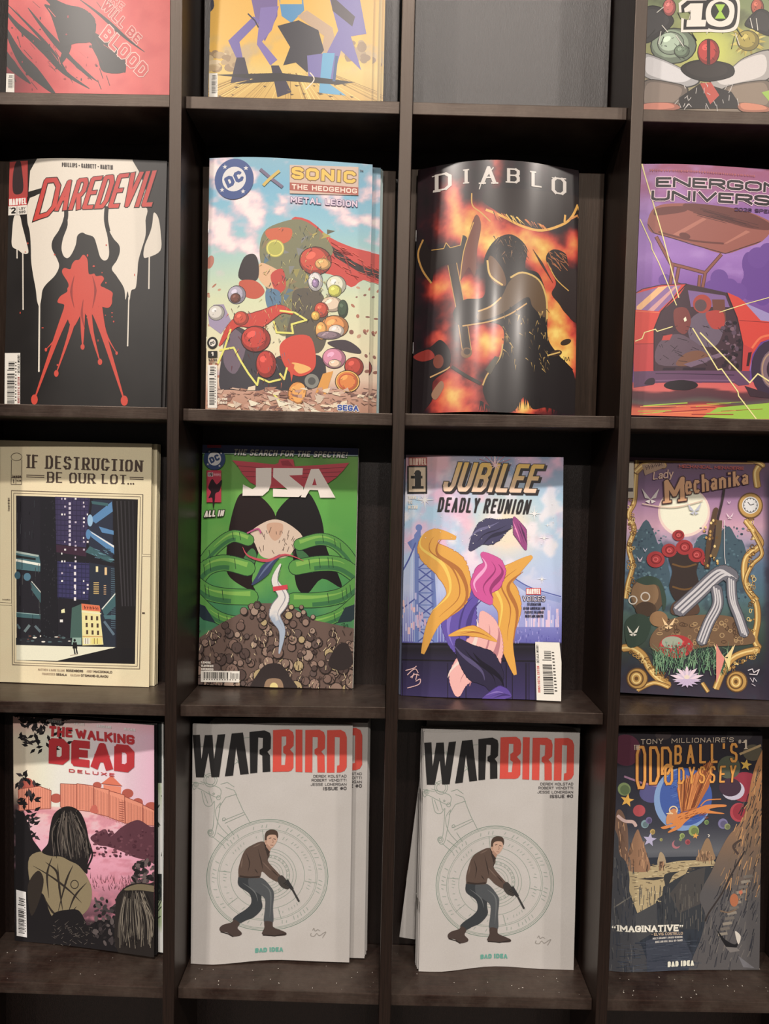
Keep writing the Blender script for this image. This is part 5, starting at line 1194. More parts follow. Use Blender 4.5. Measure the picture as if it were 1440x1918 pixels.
def art_reunion(A):
    def f(X, Y):
        c = ramp(Y, [(100, (116, 132, 164)), (260, (140, 166, 200)), (420, (160, 200, 226)), (700, (170, 200, 232)), (1000, (176, 190, 230)), (1200, (132, 138, 208)), (1345, (96, 96, 176))])
        n = fbm(X / 170, Y / 170, 5); n2 = fbm(X / 120 + 7, Y / 120 + 3, 4)
        c = mixc(c, (232, 176, 206), np.clip((n - .50) * 4, 0, .85) * np.clip((1000 - Y) / 250, 0, 1)); c = mixc(c, (246, 222, 186), np.clip(gauss(X, Y, 800, 600, 190, 200) * 1.0, 0, .85)); c = mixc(c, (238, 226, 240), np.clip((n2 - .56) * 5, 0, .7) * np.clip((1050 - Y) / 250, 0, 1)); c = mixc(c, (214, 160, 156), gauss(X, Y, 300, 160, 240, 90) * .6)
        lo = ramp(Y, [(1345, (52, 46, 66)), (1390, (34, 30, 40)), (1480, (46, 40, 70)), (1730, (62, 52, 104))])
        return np.where((Y > 1348)[..., None], lo, c)
    A.bg(f, 98, 150)
    # bridge, cables, skyline, water
    Bl = (104, 126, 192); BD = (78, 92, 168)
    A.poly([(190, 660), (300, 660), (330, 1345), (190, 1345)], (150, 166, 216)); A.poly([(195, 640), (225, 600), (225, 1345), (190, 1345)], Bl); A.poly([(300, 690), (322, 700), (352, 1345), (318, 1345)], Bl); A.poly([(150, 690), (225, 640), (300, 660), (340, 740), (180, 740)], Bl); A.ell(226, 592, 22, 22, Bl); A.rect(215, 590, 238, 660, Bl)
    A.hold = True
    for k in range(7): y = 780 + k * 80; A.line([(220, y), (325, y + 80)], 9, BD, joint=False); A.line([(325, y), (220, y + 80)], 9, BD, joint=False); A.line([(215, y), (330, y)], 8, Bl, joint=False)
    for k in range(8): A.line([(112 + k * 12, 880 - k * 22), (112 + k * 12, 1340)], 3, (188, 200, 232), joint=False); A.line([(350 + k * 18, 800 + k * 32), (350 + k * 18, 1340)], 3, (176, 190, 230), joint=False)
    A.hold = False; A.nxt(); A.line([(105, 900), (160, 800), (205, 690)], 10, BD, smooth=True); A.line([(310, 700), (390, 860), (520, 1010)], 11, BD, smooth=True); A.line([(840, 930), (960, 1010), (1160, 1070)], 34, (140, 156, 212), smooth=True); A.line([(840, 915), (960, 985), (1160, 1045)], 7, BD, smooth=True); A.line([(110, 1130), (200, 1060)], 9, BD)
    A.scatter(70, lambda r: A.rect(x := r.uniform(850, 1150), y := r.uniform(1090, 1230), x + r.uniform(4, 16), 1245, r.choice(((170, 176, 226), (206, 196, 232), (150, 156, 216), (222, 190, 216))))); A.scatter(30, lambda r: A.rect(x := r.uniform(110, 300), y := r.uniform(1000, 1250), x + r.uniform(6, 14), y + r.uniform(20, 60), r.choice(((206, 170, 200), (180, 180, 226), (226, 186, 190)))))
    A.scatter(60, lambda r: A.line([(x := r.uniform(760, 1150), y := r.uniform(1250, 1340)), (x, y + r.uniform(8, 26))], 5, r.choice(((120, 120, 200), (86, 84, 170), (150, 146, 216))), joint=False)); A.scatter(16, lambda r: A.line([(x := r.uniform(100, 1000), 1480), (x, 1730)], 5, (34, 28, 44), joint=False)); A.line([(100, 1356), (1160, 1362)], 14, (28, 24, 32)); A.line([(100, 1460), (1000, 1470)], 10, (30, 26, 36))
    # folds of yellow cloth and plain colour forms in place of the figure
    Yl, YD, YL = (222, 160, 44), (176, 106, 36), (236, 196, 70)
    def ribbon(pts, w, c, dk, lt):
        P = catmull(pts, False, 7); n = len(P); c, dk, lt = (np.array(v, float) for v in (c, dk, lt))
        w *= 1.35; A.line(P, w * 1.2 + 8, tuple(dk), taper=2); A.line(P, w * 1.2, tuple(c), taper=2)
        for o, q, cc in ((-.30, .14, lt), (.32, .18, dk), (.05, .07, dk)):
            m = P[n // 5:n - n // 5]; A.line([(x + o * w, y + o * w * .4) for x, y in m], w * q, tuple(cc), taper=2)
    ribbon([(560, 1480), (480, 1300), (520, 1100), (640, 1000)], 150, (96, 78, 170), (70, 56, 130), (130, 112, 200))
    ribbon([(250, 1420), (330, 1200), (480, 1040), (440, 860), (290, 740), (330, 640), (470, 660)], 130, Yl, YD, YL)
    ribbon([(860, 1560), (800, 1330), (820, 1120), (760, 960), (860, 860), (970, 780)], 120, Yl, YD, YL)
    ribbon([(480, 1690), (500, 1560), (640, 1420), (680, 1260), (640, 1150)], 170, (232, 172, 168), (186, 120, 130), (244, 206, 196))
    ribbon([(720, 1680), (700, 1560), (560, 1440), (480, 1330)], 150, (46, 40, 68), (28, 24, 40), (84, 76, 118))
    ribbon([(420, 1300), (580, 1270), (740, 1340)], 44, Yl, YD, YL)
    ribbon([(700, 1090), (640, 980), (720, 860), (640, 760)], 130, (206, 74, 152), (150, 44, 110), (240, 160, 206))
    ribbon([(560, 740), (640, 640), (740, 600), (860, 540)], 110, (66, 64, 100), (42, 40, 66), (104, 102, 144))
    ribbon([(930, 740), (890, 620), (850, 520)], 54, (150, 62, 128), (84, 40, 84), (226, 120, 180))
    ribbon([(640, 1720), (760, 1680), (830, 1700)], 60, (92, 70, 160), (64, 48, 116), (130, 108, 190))
    # sparks
    Sp = (250, 240, 226)
    for x, y, r in ((265, 410, 66), (1048, 660, 36), (1034, 930, 34), (725, 180, 90), (985, 500, 50), (1070, 575, 18), (225, 400, 20)): A.star(x, y, r, Sp, n=4, inner=.12); A.star(x, y, r * .6, Sp, n=4, inner=.16, rot=-math.pi / 4)
    A.scatter(90, lambda r: A.ell(725 + r.gauss(0, 130), 200 + r.gauss(0, 80), r.uniform(1.5, 3.5), r.uniform(1.5, 3.5), (250, 214, 220), n=5)); A.scatter(70, lambda r: A.ell(r.uniform(120, 1150), r.uniform(380, 700), r.uniform(1.5, 4), r.uniform(1.5, 4), Sp, n=5)); A.hold = True
    for k in range(16): a = k * math.pi / 8; A.line([(725, 180), (725 + 110 * math.cos(a), 180 + 100 * math.sin(a))], 3, (196, 110, 130), joint=False)
    A.hold = False; A.nxt()
    A.part('title_lettering')
    q = [(432, 162), (1052, 178), (992, 364), (372, 354)]
    A.text('JUBILEE', [(x + 12, y + 10) for x, y in q], (40, 32, 34), wt=.145, gap=.14, grow=.03); A.text('JUBILEE', q, (40, 32, 34), wt=.145, gap=.14, grow=.028)
    A.text('JUBILEE', q, lambda x, y: tuple(np.array((222, 178, 62)) + (np.array((236, 196, 166)) - np.array((222, 178, 62))) * min(1, max(0, (y - 190) / 130))), wt=.145, gap=.14)
    A.star(728, 182, 44, (236, 190, 196), n=8, inner=.2)
    A.text('DEADLY REUNION', [(362, 392), (970, 408), (944, 504), (346, 488)], (36, 32, 36), wt=.15, gap=.22)
    A.part('small_print')
    A.marvel(160, 130, 280, 186, (160, 64, 56), (226, 190, 170)); A.rect(150, 186, 281, 368, (30, 26, 26)); A.rect(160, 196, 270, 356, (222, 200, 170)); A.text('1', (190, 212, 246, 336), (28, 26, 26), wt=.32, serif=True)
    for i, t in enumerate(('YANG', 'YC', 'NITRO')): A.text(t, (156, 382 + i * 32, 156 + (54, 28, 62)[i], 404 + i * 32), WHITE, wt=.24)
    A.marvel(930, 988, 1028, 1032, (206, 56, 66)); A.logo_text('VOICES', (908, 1042, 1054, 1076), (206, 196, 214), (40, 34, 50), .08, wt=.14, gap=.3)
    for i, (t, a, b) in enumerate((('CELEBRATING', 938, 1028), ('ASIAN AMERICAN AND', 912, 1054), ('PACIFIC ISLANDER', 922, 1044), ('HERITAGE MONTH', 925, 1042))): A.text(t, (a, 1086 + i * 26, b, 1104 + i * 26), (36, 32, 50), wt=.22)
    for pts in ([(138, 1530), (190, 1515), (210, 1500)], [(150, 1560), (180, 1530), (205, 1520), (222, 1545)], [(170, 1575), (200, 1555), (228, 1560)], [(195, 1545), (180, 1580)], [(215, 1550), (205, 1590)], [(205, 1600), (235, 1585), (225, 1620), (150, 1645)]): A.line(pts, 6, (240, 186, 186), smooth=True)
    A.barcode([(990, 1342), (1147, 1345), (1190, 1760), (1000, 1760)], inset=(.26, .62, .14, .82)); A.part('small_print')
    A.text('BONUS DIGITAL EDITION', [(1008, 1674), (1000, 1500), (1016, 1500), (1024, 1674)], (190, 60, 60), wt=.2); A.text('- DETAILS INSIDE!', [(1000, 1490), (996, 1362), (1010, 1362), (1016, 1490)], BLACK, wt=.2)

def art_mech(A):
    def f(X, Y):
        c = ramp(Y, [(130, (84, 58, 74)), (300, (104, 76, 112)), (430, (150, 112, 150)), (600, (196, 150, 172)), (720, (150, 140, 168)), (860, (84, 112, 140)), (1050, (74, 108, 124)), (1200, (70, 94, 88)), (1400, (56, 70, 62)), (1560, (48, 46, 58)), (1760, (58, 50, 66))])
        n = fbm(X / 60, Y / 60, 4)
        c = mixc(c, (48, 56, 70), np.clip((n - .5) * 2.4, 0, .6) * np.clip((Y - 640) / 100, 0, 1))
        return mixc(c, (52, 44, 62), np.clip((np.abs(X - 690) - 470) / 60, 0, 1) * np.clip((Y - 200) / 100, 0, 1))
    A.bg(f, 98, 150)
    A.ell(640, 505, 172, 166, (226, 196, 186), n=40); A.ell(640, 500, 158, 152, (240, 230, 196), n=40)
    tr = (62, 86, 100)
    for pts in ([(300, 1000), (300, 660), (330, 640), (390, 555), (440, 640), (470, 720), (500, 720), (540, 1000)], [(690, 1000), (710, 720), (780, 650), (850, 700), (880, 640), (940, 600), (990, 680), (1040, 720), (1060, 1000)]): A.blob(pts, tr, n=3)
    A.scatter(260, lambda r: A.ell(r.choice((r.uniform(300, 520), r.uniform(690, 1050))), r.uniform(600, 1100), r.uniform(4, 12), r.uniform(4, 10), r.choice(((56, 78, 94), (78, 108, 122), (48, 66, 82), (92, 124, 136))), n=6))
    # gilded scrollwork
    Go, GD, GL = (182, 140, 66), (104, 74, 38), (226, 196, 120)
    def scroll(pts, w):
        A.line(pts, w + 10, GD, smooth=True); A.line(pts, w, Go, smooth=True); A.line([(x - w * .18, y) for x, y in pts], w * .28, GL, smooth=True)
    scroll([(330, 160), (320, 300), (310, 440), (275, 520), (310, 620), (275, 740), (300, 860), (270, 980), (255, 1080)], 26)
    scroll([(1160, 180), (1120, 240), (1130, 340)], 40); scroll([(1050, 560), (1110, 640), (1150, 720), (1060, 800), (1040, 900), (1060, 1010), (1120, 1110), (1130, 1230), (1110, 1350), (1140, 1410)], 36)
    scroll([(1100, 640), (1160, 780), (1090, 860), (1050, 980), (1130, 1090)], 20); scroll([(235, 1410), (300, 1410), (370, 1460), (410, 1540), (470, 1610), (540, 1660)], 44); scroll([(1140, 1420), (1040, 1440), (960, 1480), (900, 1560), (850, 1680)], 40); scroll([(330, 1690), (440, 1640), (540, 1670)], 22); scroll([(760, 1640), (800, 1700)], 20)
    for cx, cy in ((330, 1612), (990, 1632)):
        A.ell(cx, cy, 72, 72, GD); A.ell(cx, cy, 64, 64, Go); A.ring(cx - 6, cy, 44, 46, 10, GD); A.ring(cx - 6, cy, 26, 30, 9, GL); A.ell(cx - 6, cy, 12, 14, GD)
    A.scatter(150, lambda r: (lambda a, b: A.ell(a + r.uniform(-16, 16), b + r.uniform(-10, 10), r.uniform(3, 8), r.uniform(3, 8), r.choice((GD, GL, Go, (150, 108, 50))), n=7))(*r.choice([(1090, 560 + k * 60) for k in range(14)] + [(288, 460 + k * 60) for k in range(10)] + [(330 + k * 20, 1450 + k * 18) for k in range(10)] + [(920 + k * 24, 1560 - k * 14) for k in range(9)])))
    A.scatter(120, lambda r: (lambda a, b: A.ring(a + r.uniform(-22, 22), b + r.uniform(-20, 20), r.uniform(6, 15), r.uniform(6, 15), 4, r.choice((GD, GL, Go, (134, 98, 46))), n=9))(*r.choice([(1085, 560 + k * 55) for k in range(16)] + [(290, 430 + k * 55) for k in range(12)] + [(300 + k * 24, 1430 + k * 20) for k in range(11)] + [(900 + k * 24, 1570 - k * 14) for k in range(10)])))
    scroll([(320, 240), (380, 190), (470, 180), (510, 200)], 34); A.poly([(360, 190), (500, 165), (520, 205), (380, 262)], (150, 120, 96)); A.dashes([(380, 196), (490, 176), (496, 200), (390, 226)], (70, 44, 44), 9); scroll([(1060, 160), (1130, 175), (1170, 200)], 24); A.line([(340, 168), (1100, 182)], 12, (150, 110, 66))
    # clock
    A.ell(1080, 462, 84, 86, GD, n=30); A.ell(1080, 462, 76, 78, Go, n=30); A.ell(1080, 460, 56, 57, (206, 206, 206), n=30); A.ring(1080, 460, 46, 47, 4, (60, 60, 66)); A.hold = True
    for k in range(12): a = k * math.pi / 6; A.line([(1080 + 38 * math.cos(a), 460 + 38 * math.sin(a)), (1080 + 48 * math.cos(a), 460 + 48 * math.sin(a))], 5, (50, 50, 56))
    A.line([(1080, 460), (1062, 440)], 5, (40, 40, 44)); A.line([(1080, 460), (1105, 452)], 5, (40, 40, 44)); A.hold = False; A.nxt()
    # mossy mound, pot, toadstool and grass
    A.blob([(420, 1330), (520, 1230), (700, 1190), (950, 1200), (1080, 1290), (1090, 1380), (800, 1400), (560, 1440), (430, 1420)], (112, 86, 62)); A.scatter(70, lambda r: A.ring(r.uniform(470, 1050), r.uniform(1220, 1380), r.uniform(8, 20), r.uniform(7, 16), 5, r.choice(((150, 118, 80), (78, 58, 44), (170, 140, 96))), n=10))
    A.ell(395, 1060, 112, 126, (92, 72, 54)); A.ell(380, 1050, 90, 96, (128, 100, 70)); A.ell(385, 1150, 70, 50, (72, 56, 44)); A.ring(300, 1090, 26, 26, 8, (196, 190, 180)); A.ring(382, 1068, 28, 28, 8, (196, 190, 180)); A.blob([(320, 960), (400, 930), (480, 960), (520, 1080), (500, 1160), (470, 1000), (380, 990)], (52, 70, 60)); A.blob([(250, 1240), (330, 1180), (420, 1230), (380, 1360), (270, 1400)], (50, 68, 58)); A.ell(470, 1215, 60, 52, (140, 106, 70))
    A.ell(585, 1398, 114, 78, (168, 46, 48)); A.ell(560, 1370, 70, 40, (150, 160, 140)); A.scatter(60, lambda r: A.ell(585 + r.gauss(0, 50), 1410 + r.gauss(0, 26), r.uniform(4, 9), r.uniform(4, 9), r.choice(((206, 70, 70), (140, 30, 40), (120, 150, 130))), n=7))
    # plain draped stripes and patches in place of the seated figure
    A.blob([(540, 800), (640, 770), (740, 800), (720, 900), (740, 1000), (690, 1100), (600, 1110), (540, 1010), (560, 900)], (54, 44, 42)); A.line([(560, 850), (640, 870), (720, 850)], 12, GD, smooth=True); A.line([(560, 1000), (640, 1020), (720, 1000)], 12, GD, smooth=True); A.blob([(575, 1100), (710, 1095), (730, 1180), (560, 1185)], (84, 62, 50))
    for x, y, q in ((450, 820, 60), (540, 760, 50), (720, 790, 54), (640, 740, 56), (600, 660, 40), (780, 830, 34)):
        A.ell(x, y, q, q * .9, (156, 42, 46)); A.ring(x + 4, y - 2, q * .55, q * .5, 7, (112, 26, 32)); A.ring(x, y, q * .25, q * .22, 6, (196, 84, 84))
    for pts, w in (([(600, 1160), (720, 1050), (880, 910), (960, 940)], 96), ([(950, 950), (960, 1090), (1000, 1200), (1040, 1320)], 62), ([(850, 1010), (860, 1120), (800, 1240), (750, 1370)], 70)):
        P = catmull(pts, False, 6); A.line(P, w + 8, (60, 60, 68)); A.line(P, w, (104, 104, 114))
        for k in (-.3, 0, .3): A.line([(x + k * w * .8, y + k * w * .5) for x, y in P], w * .16, (192, 190, 194))
    A.line([(790, 880), (800, 720), (840, 520), (850, 490)], 34, (84, 62, 44), smooth=True); A.line([(800, 860), (850, 600), (890, 430), (905, 340)], 16, (52, 40, 44), smooth=True); A.line([(870, 560), (860, 700), (830, 800)], 40, (96, 78, 56), smooth=True); A.line([(905, 560), (905, 760), (912, 850)], 4, (214, 206, 206), smooth=True); A.scatter(20, lambda r: A.ell(r.uniform(770, 860), r.uniform(560, 880), 8, 10, r.choice((Go, GD, GL)), n=7))
    A.scatter(220, lambda r: (lambda x, y: A.line([(x, y), (x + r.uniform(-20, 20), y - r.uniform(30, 60)), (x + r.uniform(-50, 50), y - r.uniform(50, 100))], 5, r.choice(((74, 116, 88), (104, 146, 110), (50, 84, 66), (120, 158, 120))), taper=1, joint=False))(r.uniform(430, 930), r.uniform(1450, 1590)))
    # butterflies and the water lily
    for x, y, q, c in ((300, 1310, 50, (222, 218, 206)), (535, 1260, 56, (232, 190, 140)), (905, 1470, 90, (232, 196, 140)), (345, 825, 24, (206, 190, 206)), (940, 540, 30, (222, 200, 212)), (380, 760, 18, (190, 186, 206)), (705, 500, 60, (176, 180, 196)), (415, 420, 72, (206, 198, 196)), (935, 445, 14, (222, 200, 212))):
        A.poly([(x, y), (x - q * .8, y - q), (x - q * .5, y - q * .1)], c); A.poly([(x, y), (x + q * .8, y - q), (x + q * .5, y - q * .1)], c); A.poly([(x, y), (x - q * .5, y + q * .2), (x - q * .1, y + q * .4)], c); A.poly([(x, y), (x + q * .5, y + q * .2), (x + q * .1, y + q * .4)], c)
    A.poly([(850, 1380), (905, 1480), (880, 1560), (850, 1640)], (214, 130, 120)); A.poly([(960, 1390), (915, 1500), (935, 1560)], (238, 206, 130)); A.hold = True
    A.hold = False
    for k in range(11):
        a = math.pi * (.02 + k * .096); L = 120 if k % 2 else 96; c = (222, 200, 216) if k % 2 else (200, 184, 206)
        A.poly([(655, 1622), (655 + L * .6 * math.cos(a - .16), 1622 - L * .6 * math.sin(a - .16)), (655 + L * math.cos(a), 1622 - L * .82 * math.sin(a)), (655 + L * .6 * math.cos(a + .16), 1622 - L * .6 * math.sin(a + .16))], c)
    for k in range(7):
        a = -math.pi * (.1 + k * .13); A.poly([(655, 1610), (655 + 50 * math.cos(a - .2), 1610 - 44 * math.sin(a - .2)), (655 + 96 * math.cos(a), 1610 - 60 * math.sin(a)), (655 + 50 * math.cos(a + .2), 1610 - 44 * math.sin(a + .2))], (190, 172, 206))
    A.ell(655, 1600, 18, 14, (232, 206, 190))
    A.part('title_lettering')
    Tc = (196, 146, 104)
    A.text('Lady', [(436, 240), (570, 218), (566, 276), (430, 292)], (196, 160, 140), wt=.14, gap=.1); A.logo_text('M', [(505, 300), (640, 275), (640, 430), (510, 446)], Tc, (70, 40, 40), .05, wt=.2, serif=True, contrast=.45)
    A.logo_text('echanika', [(640, 268), (1062, 228), (1064, 318), (645, 392)], Tc, (70, 40, 40), .05, wt=.17, gap=.22, serif=False, contrast=.6)
    A.text('MECHANICAL MENAGERIE', [(602, 190), (1034, 206), (1034, 226), (602, 212)], (176, 70, 62), wt=.17, serif=True)
    A.line([(360, 450), (480, 470), (600, 470), (760, 430)], 7, (206, 180, 160), smooth=True)
    A.part('small_print')
    A.rect(262, 170, 304, 412, (190, 180, 164)); A.rect(266, 345, 300, 370, (60, 50, 50)); A.line([(1060, 1556), (1090, 1546), (1100, 1570), (1136, 1550), (1120, 1585), (1070, 1580)], 6, (206, 200, 206)); A.line([(1075, 1605), (1095, 1635), (1100, 1605), (1120, 1630)], 4, (196, 190, 200)); A.line([(1085, 1645), (1110, 1660)], 4, (196, 190, 200))

def art_dead(A):
    def f(X, Y):
        sk = ramp(X, [(100, (226, 196, 172)), (330, (238, 214, 198)), (560, (232, 200, 206)), (900, (216, 166, 190))])
        sk = mixc(sk, (196, 136, 140), np.clip((260 - Y) / 200, 0, .5))
        fi = ramp(Y, [(640, (224, 168, 160)), (760, (226, 170, 180)), (950, (216, 152, 176)), (1120, (196, 128, 150)), (1280, (110, 70, 84)), (1400, (30, 26, 30))])
        fi = mixc(fi, (190, 116, 136), np.clip((fbm(X / 60, Y / 24) - .5) * 4, 0, .7))
        d = mixc(np.where((Y > 690 + (X - 500) * .1)[..., None], fi, sk), (20, 19, 22), np.clip((Y - 1360) / 60, 0, 1))
        return mixc(d, (22, 20, 23), np.clip((150 - X) / 40 + fbm(X / 30, Y / 40) * 2 - 1.4, 0, 1) * np.clip((Y - 520) / 200, 0, 1))
    A.bg(f, 84, 140)
    Fn, FL = (216, 134, 108), (130, 62, 52)
    for x, y, q in ((150, 530, 40), (180, 560, 36), (320, 620, 34), (740, 590, 34), (800, 640, 30), (880, 670, 40), (560, 545, 26)): A.ell(x, y, q, q * .8, (170, 80, 66))
    A.poly([(583, 535), (645, 486), (708, 548)], (206, 106, 78)); A.poly([(596, 540), (702, 552), (700, 600), (600, 590)], (214, 124, 96)); A.line([(583, 535), (645, 542), (708, 548)], 5, FL)
    for q in ([(345, 535), (440, 540), (440, 690), (345, 672)], [(440, 535), (540, 548), (545, 700), (440, 690)], [(540, 552), (630, 570), (632, 728), (540, 706)], [(630, 575), (722, 600), (726, 764), (630, 730)], [(722, 608), (830, 650), (830, 772), (726, 764)], [(830, 655), (915, 695), (915, 775), (830, 772)], [(105, 562), (165, 556), (165, 682), (110, 690)], [(165, 556), (225, 548), (292, 575), (290, 680), (165, 684)]): A.poly(q, Fn); A.line(q + [q[0]], 4, FL, joint=False)
    A.hold = True
    for k in range(64):
        x = 350 + k * 8.8; t = 540 + max(0, x - 480) * .38; A.line([(x, t), (x, t + 145 - max(0, x - 700) * .22)], 2.2, (160, 84, 68), joint=False)
    for k in range(18): A.line([(112 + k * 10, 560), (112 + k * 10, 680)], 2.2, (160, 84, 68), joint=False)
    for k in range(9): A.line([(690, 640 + k * 13), (720, 645 + k * 13)], 4, FL, joint=False)
    A.hold = False; A.nxt(); A.blob([(520, 700), (530, 665), (555, 662), (565, 705)], (186, 92, 78))
    Bs = (88, 50, 62); A.blob([(520, 850), (570, 815), (610, 800), (640, 840), (700, 790), (760, 755), (810, 745), (870, 780), (920, 800), (920, 990), (850, 975), (780, 960), (700, 925), (620, 900), (560, 890)], Bs); A.scatter(120, lambda r: A.ell(r.uniform(540, 910), 800 + r.uniform(0, 160), r.uniform(4, 14), r.uniform(4, 10), r.choice(((72, 38, 50), (104, 62, 74), Bs)), n=7))
    A.scatter(70, lambda r: A.line([(x := r.uniform(520, 780), y := r.uniform(1080, 1160)), (x + r.uniform(-14, 14), y - r.uniform(14, 40))], 4, (96, 56, 66), taper=1, joint=False))
    K = (26, 24, 27)
    # foreground leaves
    A.scatter(120, lambda r: (lambda a, x, y: A.poly([(x, y), (x + 20 * math.cos(a + .5), y + 20 * math.sin(a + .5)), (x + 42 * math.cos(a), y + 42 * math.sin(a)), (x + 20 * math.cos(a - .5), y + 20 * math.sin(a - .5))], r.choice((K, K, (44, 40, 42)))))(r.uniform(0, 6.3), r.choice((r.uniform(105, 250), r.uniform(140, 400))), r.choice((r.uniform(125, 330), r.uniform(120, 190)))))
    A.scatter(70, lambda r: (lambda a, x, y: A.poly([(x, y), (x + 22 * math.cos(a + .5), y + 22 * math.sin(a + .5)), (x + 46 * math.cos(a), y + 46 * math.sin(a)), (x + 22 * math.cos(a - .5), y + 22 * math.sin(a - .5))], r.choice((K, K, (56, 48, 52)))))(r.uniform(0, 6.3), r.uniform(95, 200), r.uniform(480, 960)))
    A.poly([(90, 680), (140, 700), (190, 860), (260, 960), (170, 1150), (90, 1160)], K); A.poly([(90, 1130), (260, 1100), (330, 1350), (520, 1360), (560, 1330), (920, 1300), (940, 1540), (90, 1460)], K)
    # coat and long dark hair seen from behind
    Oc, OD = (126, 114, 86), (44, 38, 34)
    A.blob([(170, 960), (290, 925), (400, 960), (480, 1040), (528, 1150), (515, 1250), (460, 1310), (400, 1340), (300, 1310), (250, 1180), (180, 1130)], Oc); A.blob([(160, 1130), (215, 1040), (250, 1090), (230, 1200), (180, 1300)], OD)
    for pts in ([(300, 960), (270, 1060), (280, 1200)], [(420, 1010), (380, 1100), (330, 1290)], [(190, 1010), (300, 1080), (400, 1160), (470, 1230)], [(330, 1000), (340, 1140), (360, 1280)], [(500, 1110), (430, 1190), (390, 1290)], [(250, 1190), (300, 1280), (360, 1320)], [(440, 1250), (400, 1300), (380, 1350)], [(260, 990), (320, 1040), (330, 1100)]): A.line(pts, 13, OD, smooth=True, taper=2)
    A.blob([(300, 1300), (380, 1270), (460, 1280), (500, 1400), (400, 1450), (300, 1420)], K)
    A.ring(428, 1122, 22, 24, 5, OD)
    A.blob([(285, 800), (310, 710), (380, 667), (450, 690), (490, 760), (510, 850), (528, 920), (505, 1000), (500, 1060), (450, 1010), (400, 985), (350, 960), (290, 955), (240, 930), (275, 880)], (30, 27, 28)); A.line([(510, 870), (532, 950), (505, 1020), (520, 1030)], 10, (30, 27, 28), smooth=True)
    A.scatter(90, lambda r: (lambda x: A.line([(380 + (x - 380) * .5, r.uniform(690, 760)), (x, r.uniform(800, 860)), (x + r.uniform(0, 26), r.uniform(900, 980))], 3, r.choice(((74, 68, 64), (58, 52, 50), (16, 14, 16), (104, 96, 88))), smooth=True, joint=False))(r.uniform(290, 500)))
    A.line([(385, 700), (375, 780), (385, 860)], 12, (84, 76, 70), smooth=True, taper=2)
    # shaggy dark mass and leaves lower right
    A.scatter(170, lambda r: A.ell(r.uniform(540, 920), r.uniform(1200, 1480), r.uniform(10, 22), r.uniform(6, 13), r.choice((K, (58, 52, 54), (84, 76, 76), (40, 36, 38))), rot=r.uniform(0, 3), n=8)); A.scatter(60, lambda r: A.ell(r.uniform(770, 920), r.uniform(980, 1120), r.uniform(12, 26), r.uniform(7, 13), r.choice(((40, 36, 38), (70, 62, 64), (96, 84, 84), (30, 28, 30))), rot=r.uniform(0, 3), n=8))
    A.blob([(670, 1250), (690, 1170), (760, 1115), (860, 1110), (930, 1140), (940, 1540), (690, 1520)], (36, 32, 31)); A.blob([(720, 1150), (800, 1115), (920, 1130), (920, 1160), (820, 1150)], (110, 100, 76))
    A.scatter(70, lambda r: (lambda x: A.line([(760 + (x - 760) * .6, r.uniform(1150, 1220)), (x, 1320), (x + r.uniform(-10, 20), r.uniform(1400, 1490))], 3, r.choice(((92, 86, 78), (66, 60, 56), (20, 18, 18), (130, 122, 108))), smooth=True, joint=False))(r.uniform(690, 920)))
    A.scatter(60, lambda r: A.line([(x := r.uniform(300, 540), y := r.uniform(1340, 1470)), (x + r.uniform(-30, 30), y + r.uniform(-20, 20))], 4, (84, 78, 74), taper=1, joint=False))
    A.part('title_lettering')
    Rd = (176, 34, 44)
    A.text('THE', [(284, 196), (416, 208), (416, 266), (280, 258)], Rd, wt=.25, gap=.18); A.text('WALKING', [(434, 214), (782, 250), (782, 306), (438, 270)], Rd, wt=.27, gap=.16); A.text('DEAD', [(282, 266), (782, 310), (780, 470), (280, 415)], Rd, wt=.29, gap=.14); A.text('DELUXE', [(397, 447), (664, 473), (664, 492), (397, 467)], Rd, wt=.24, gap=1.6)
    A.part('small_print')
    A.text('KIRKMAN', [(280, 158), (354, 165), (354, 183), (280, 176)], WHITE, wt=.22); A.text('ADLARD', [(428, 174), (488, 180), (488, 197), (428, 191)], (232, 200, 196), wt=.22); A.text('GAUDIANO', [(560, 188), (646, 196), (646, 213), (560, 205)], (238, 214, 210), wt=.22); A.text('McCAIG', [(722, 204), (788, 211), (788, 228), (722, 221)], (240, 220, 218), wt=.22)
    A.barcode([(97, 1145), (152, 1160), (158, 1424), (100, 1412)], inset=(.18, .78, .15, .93))

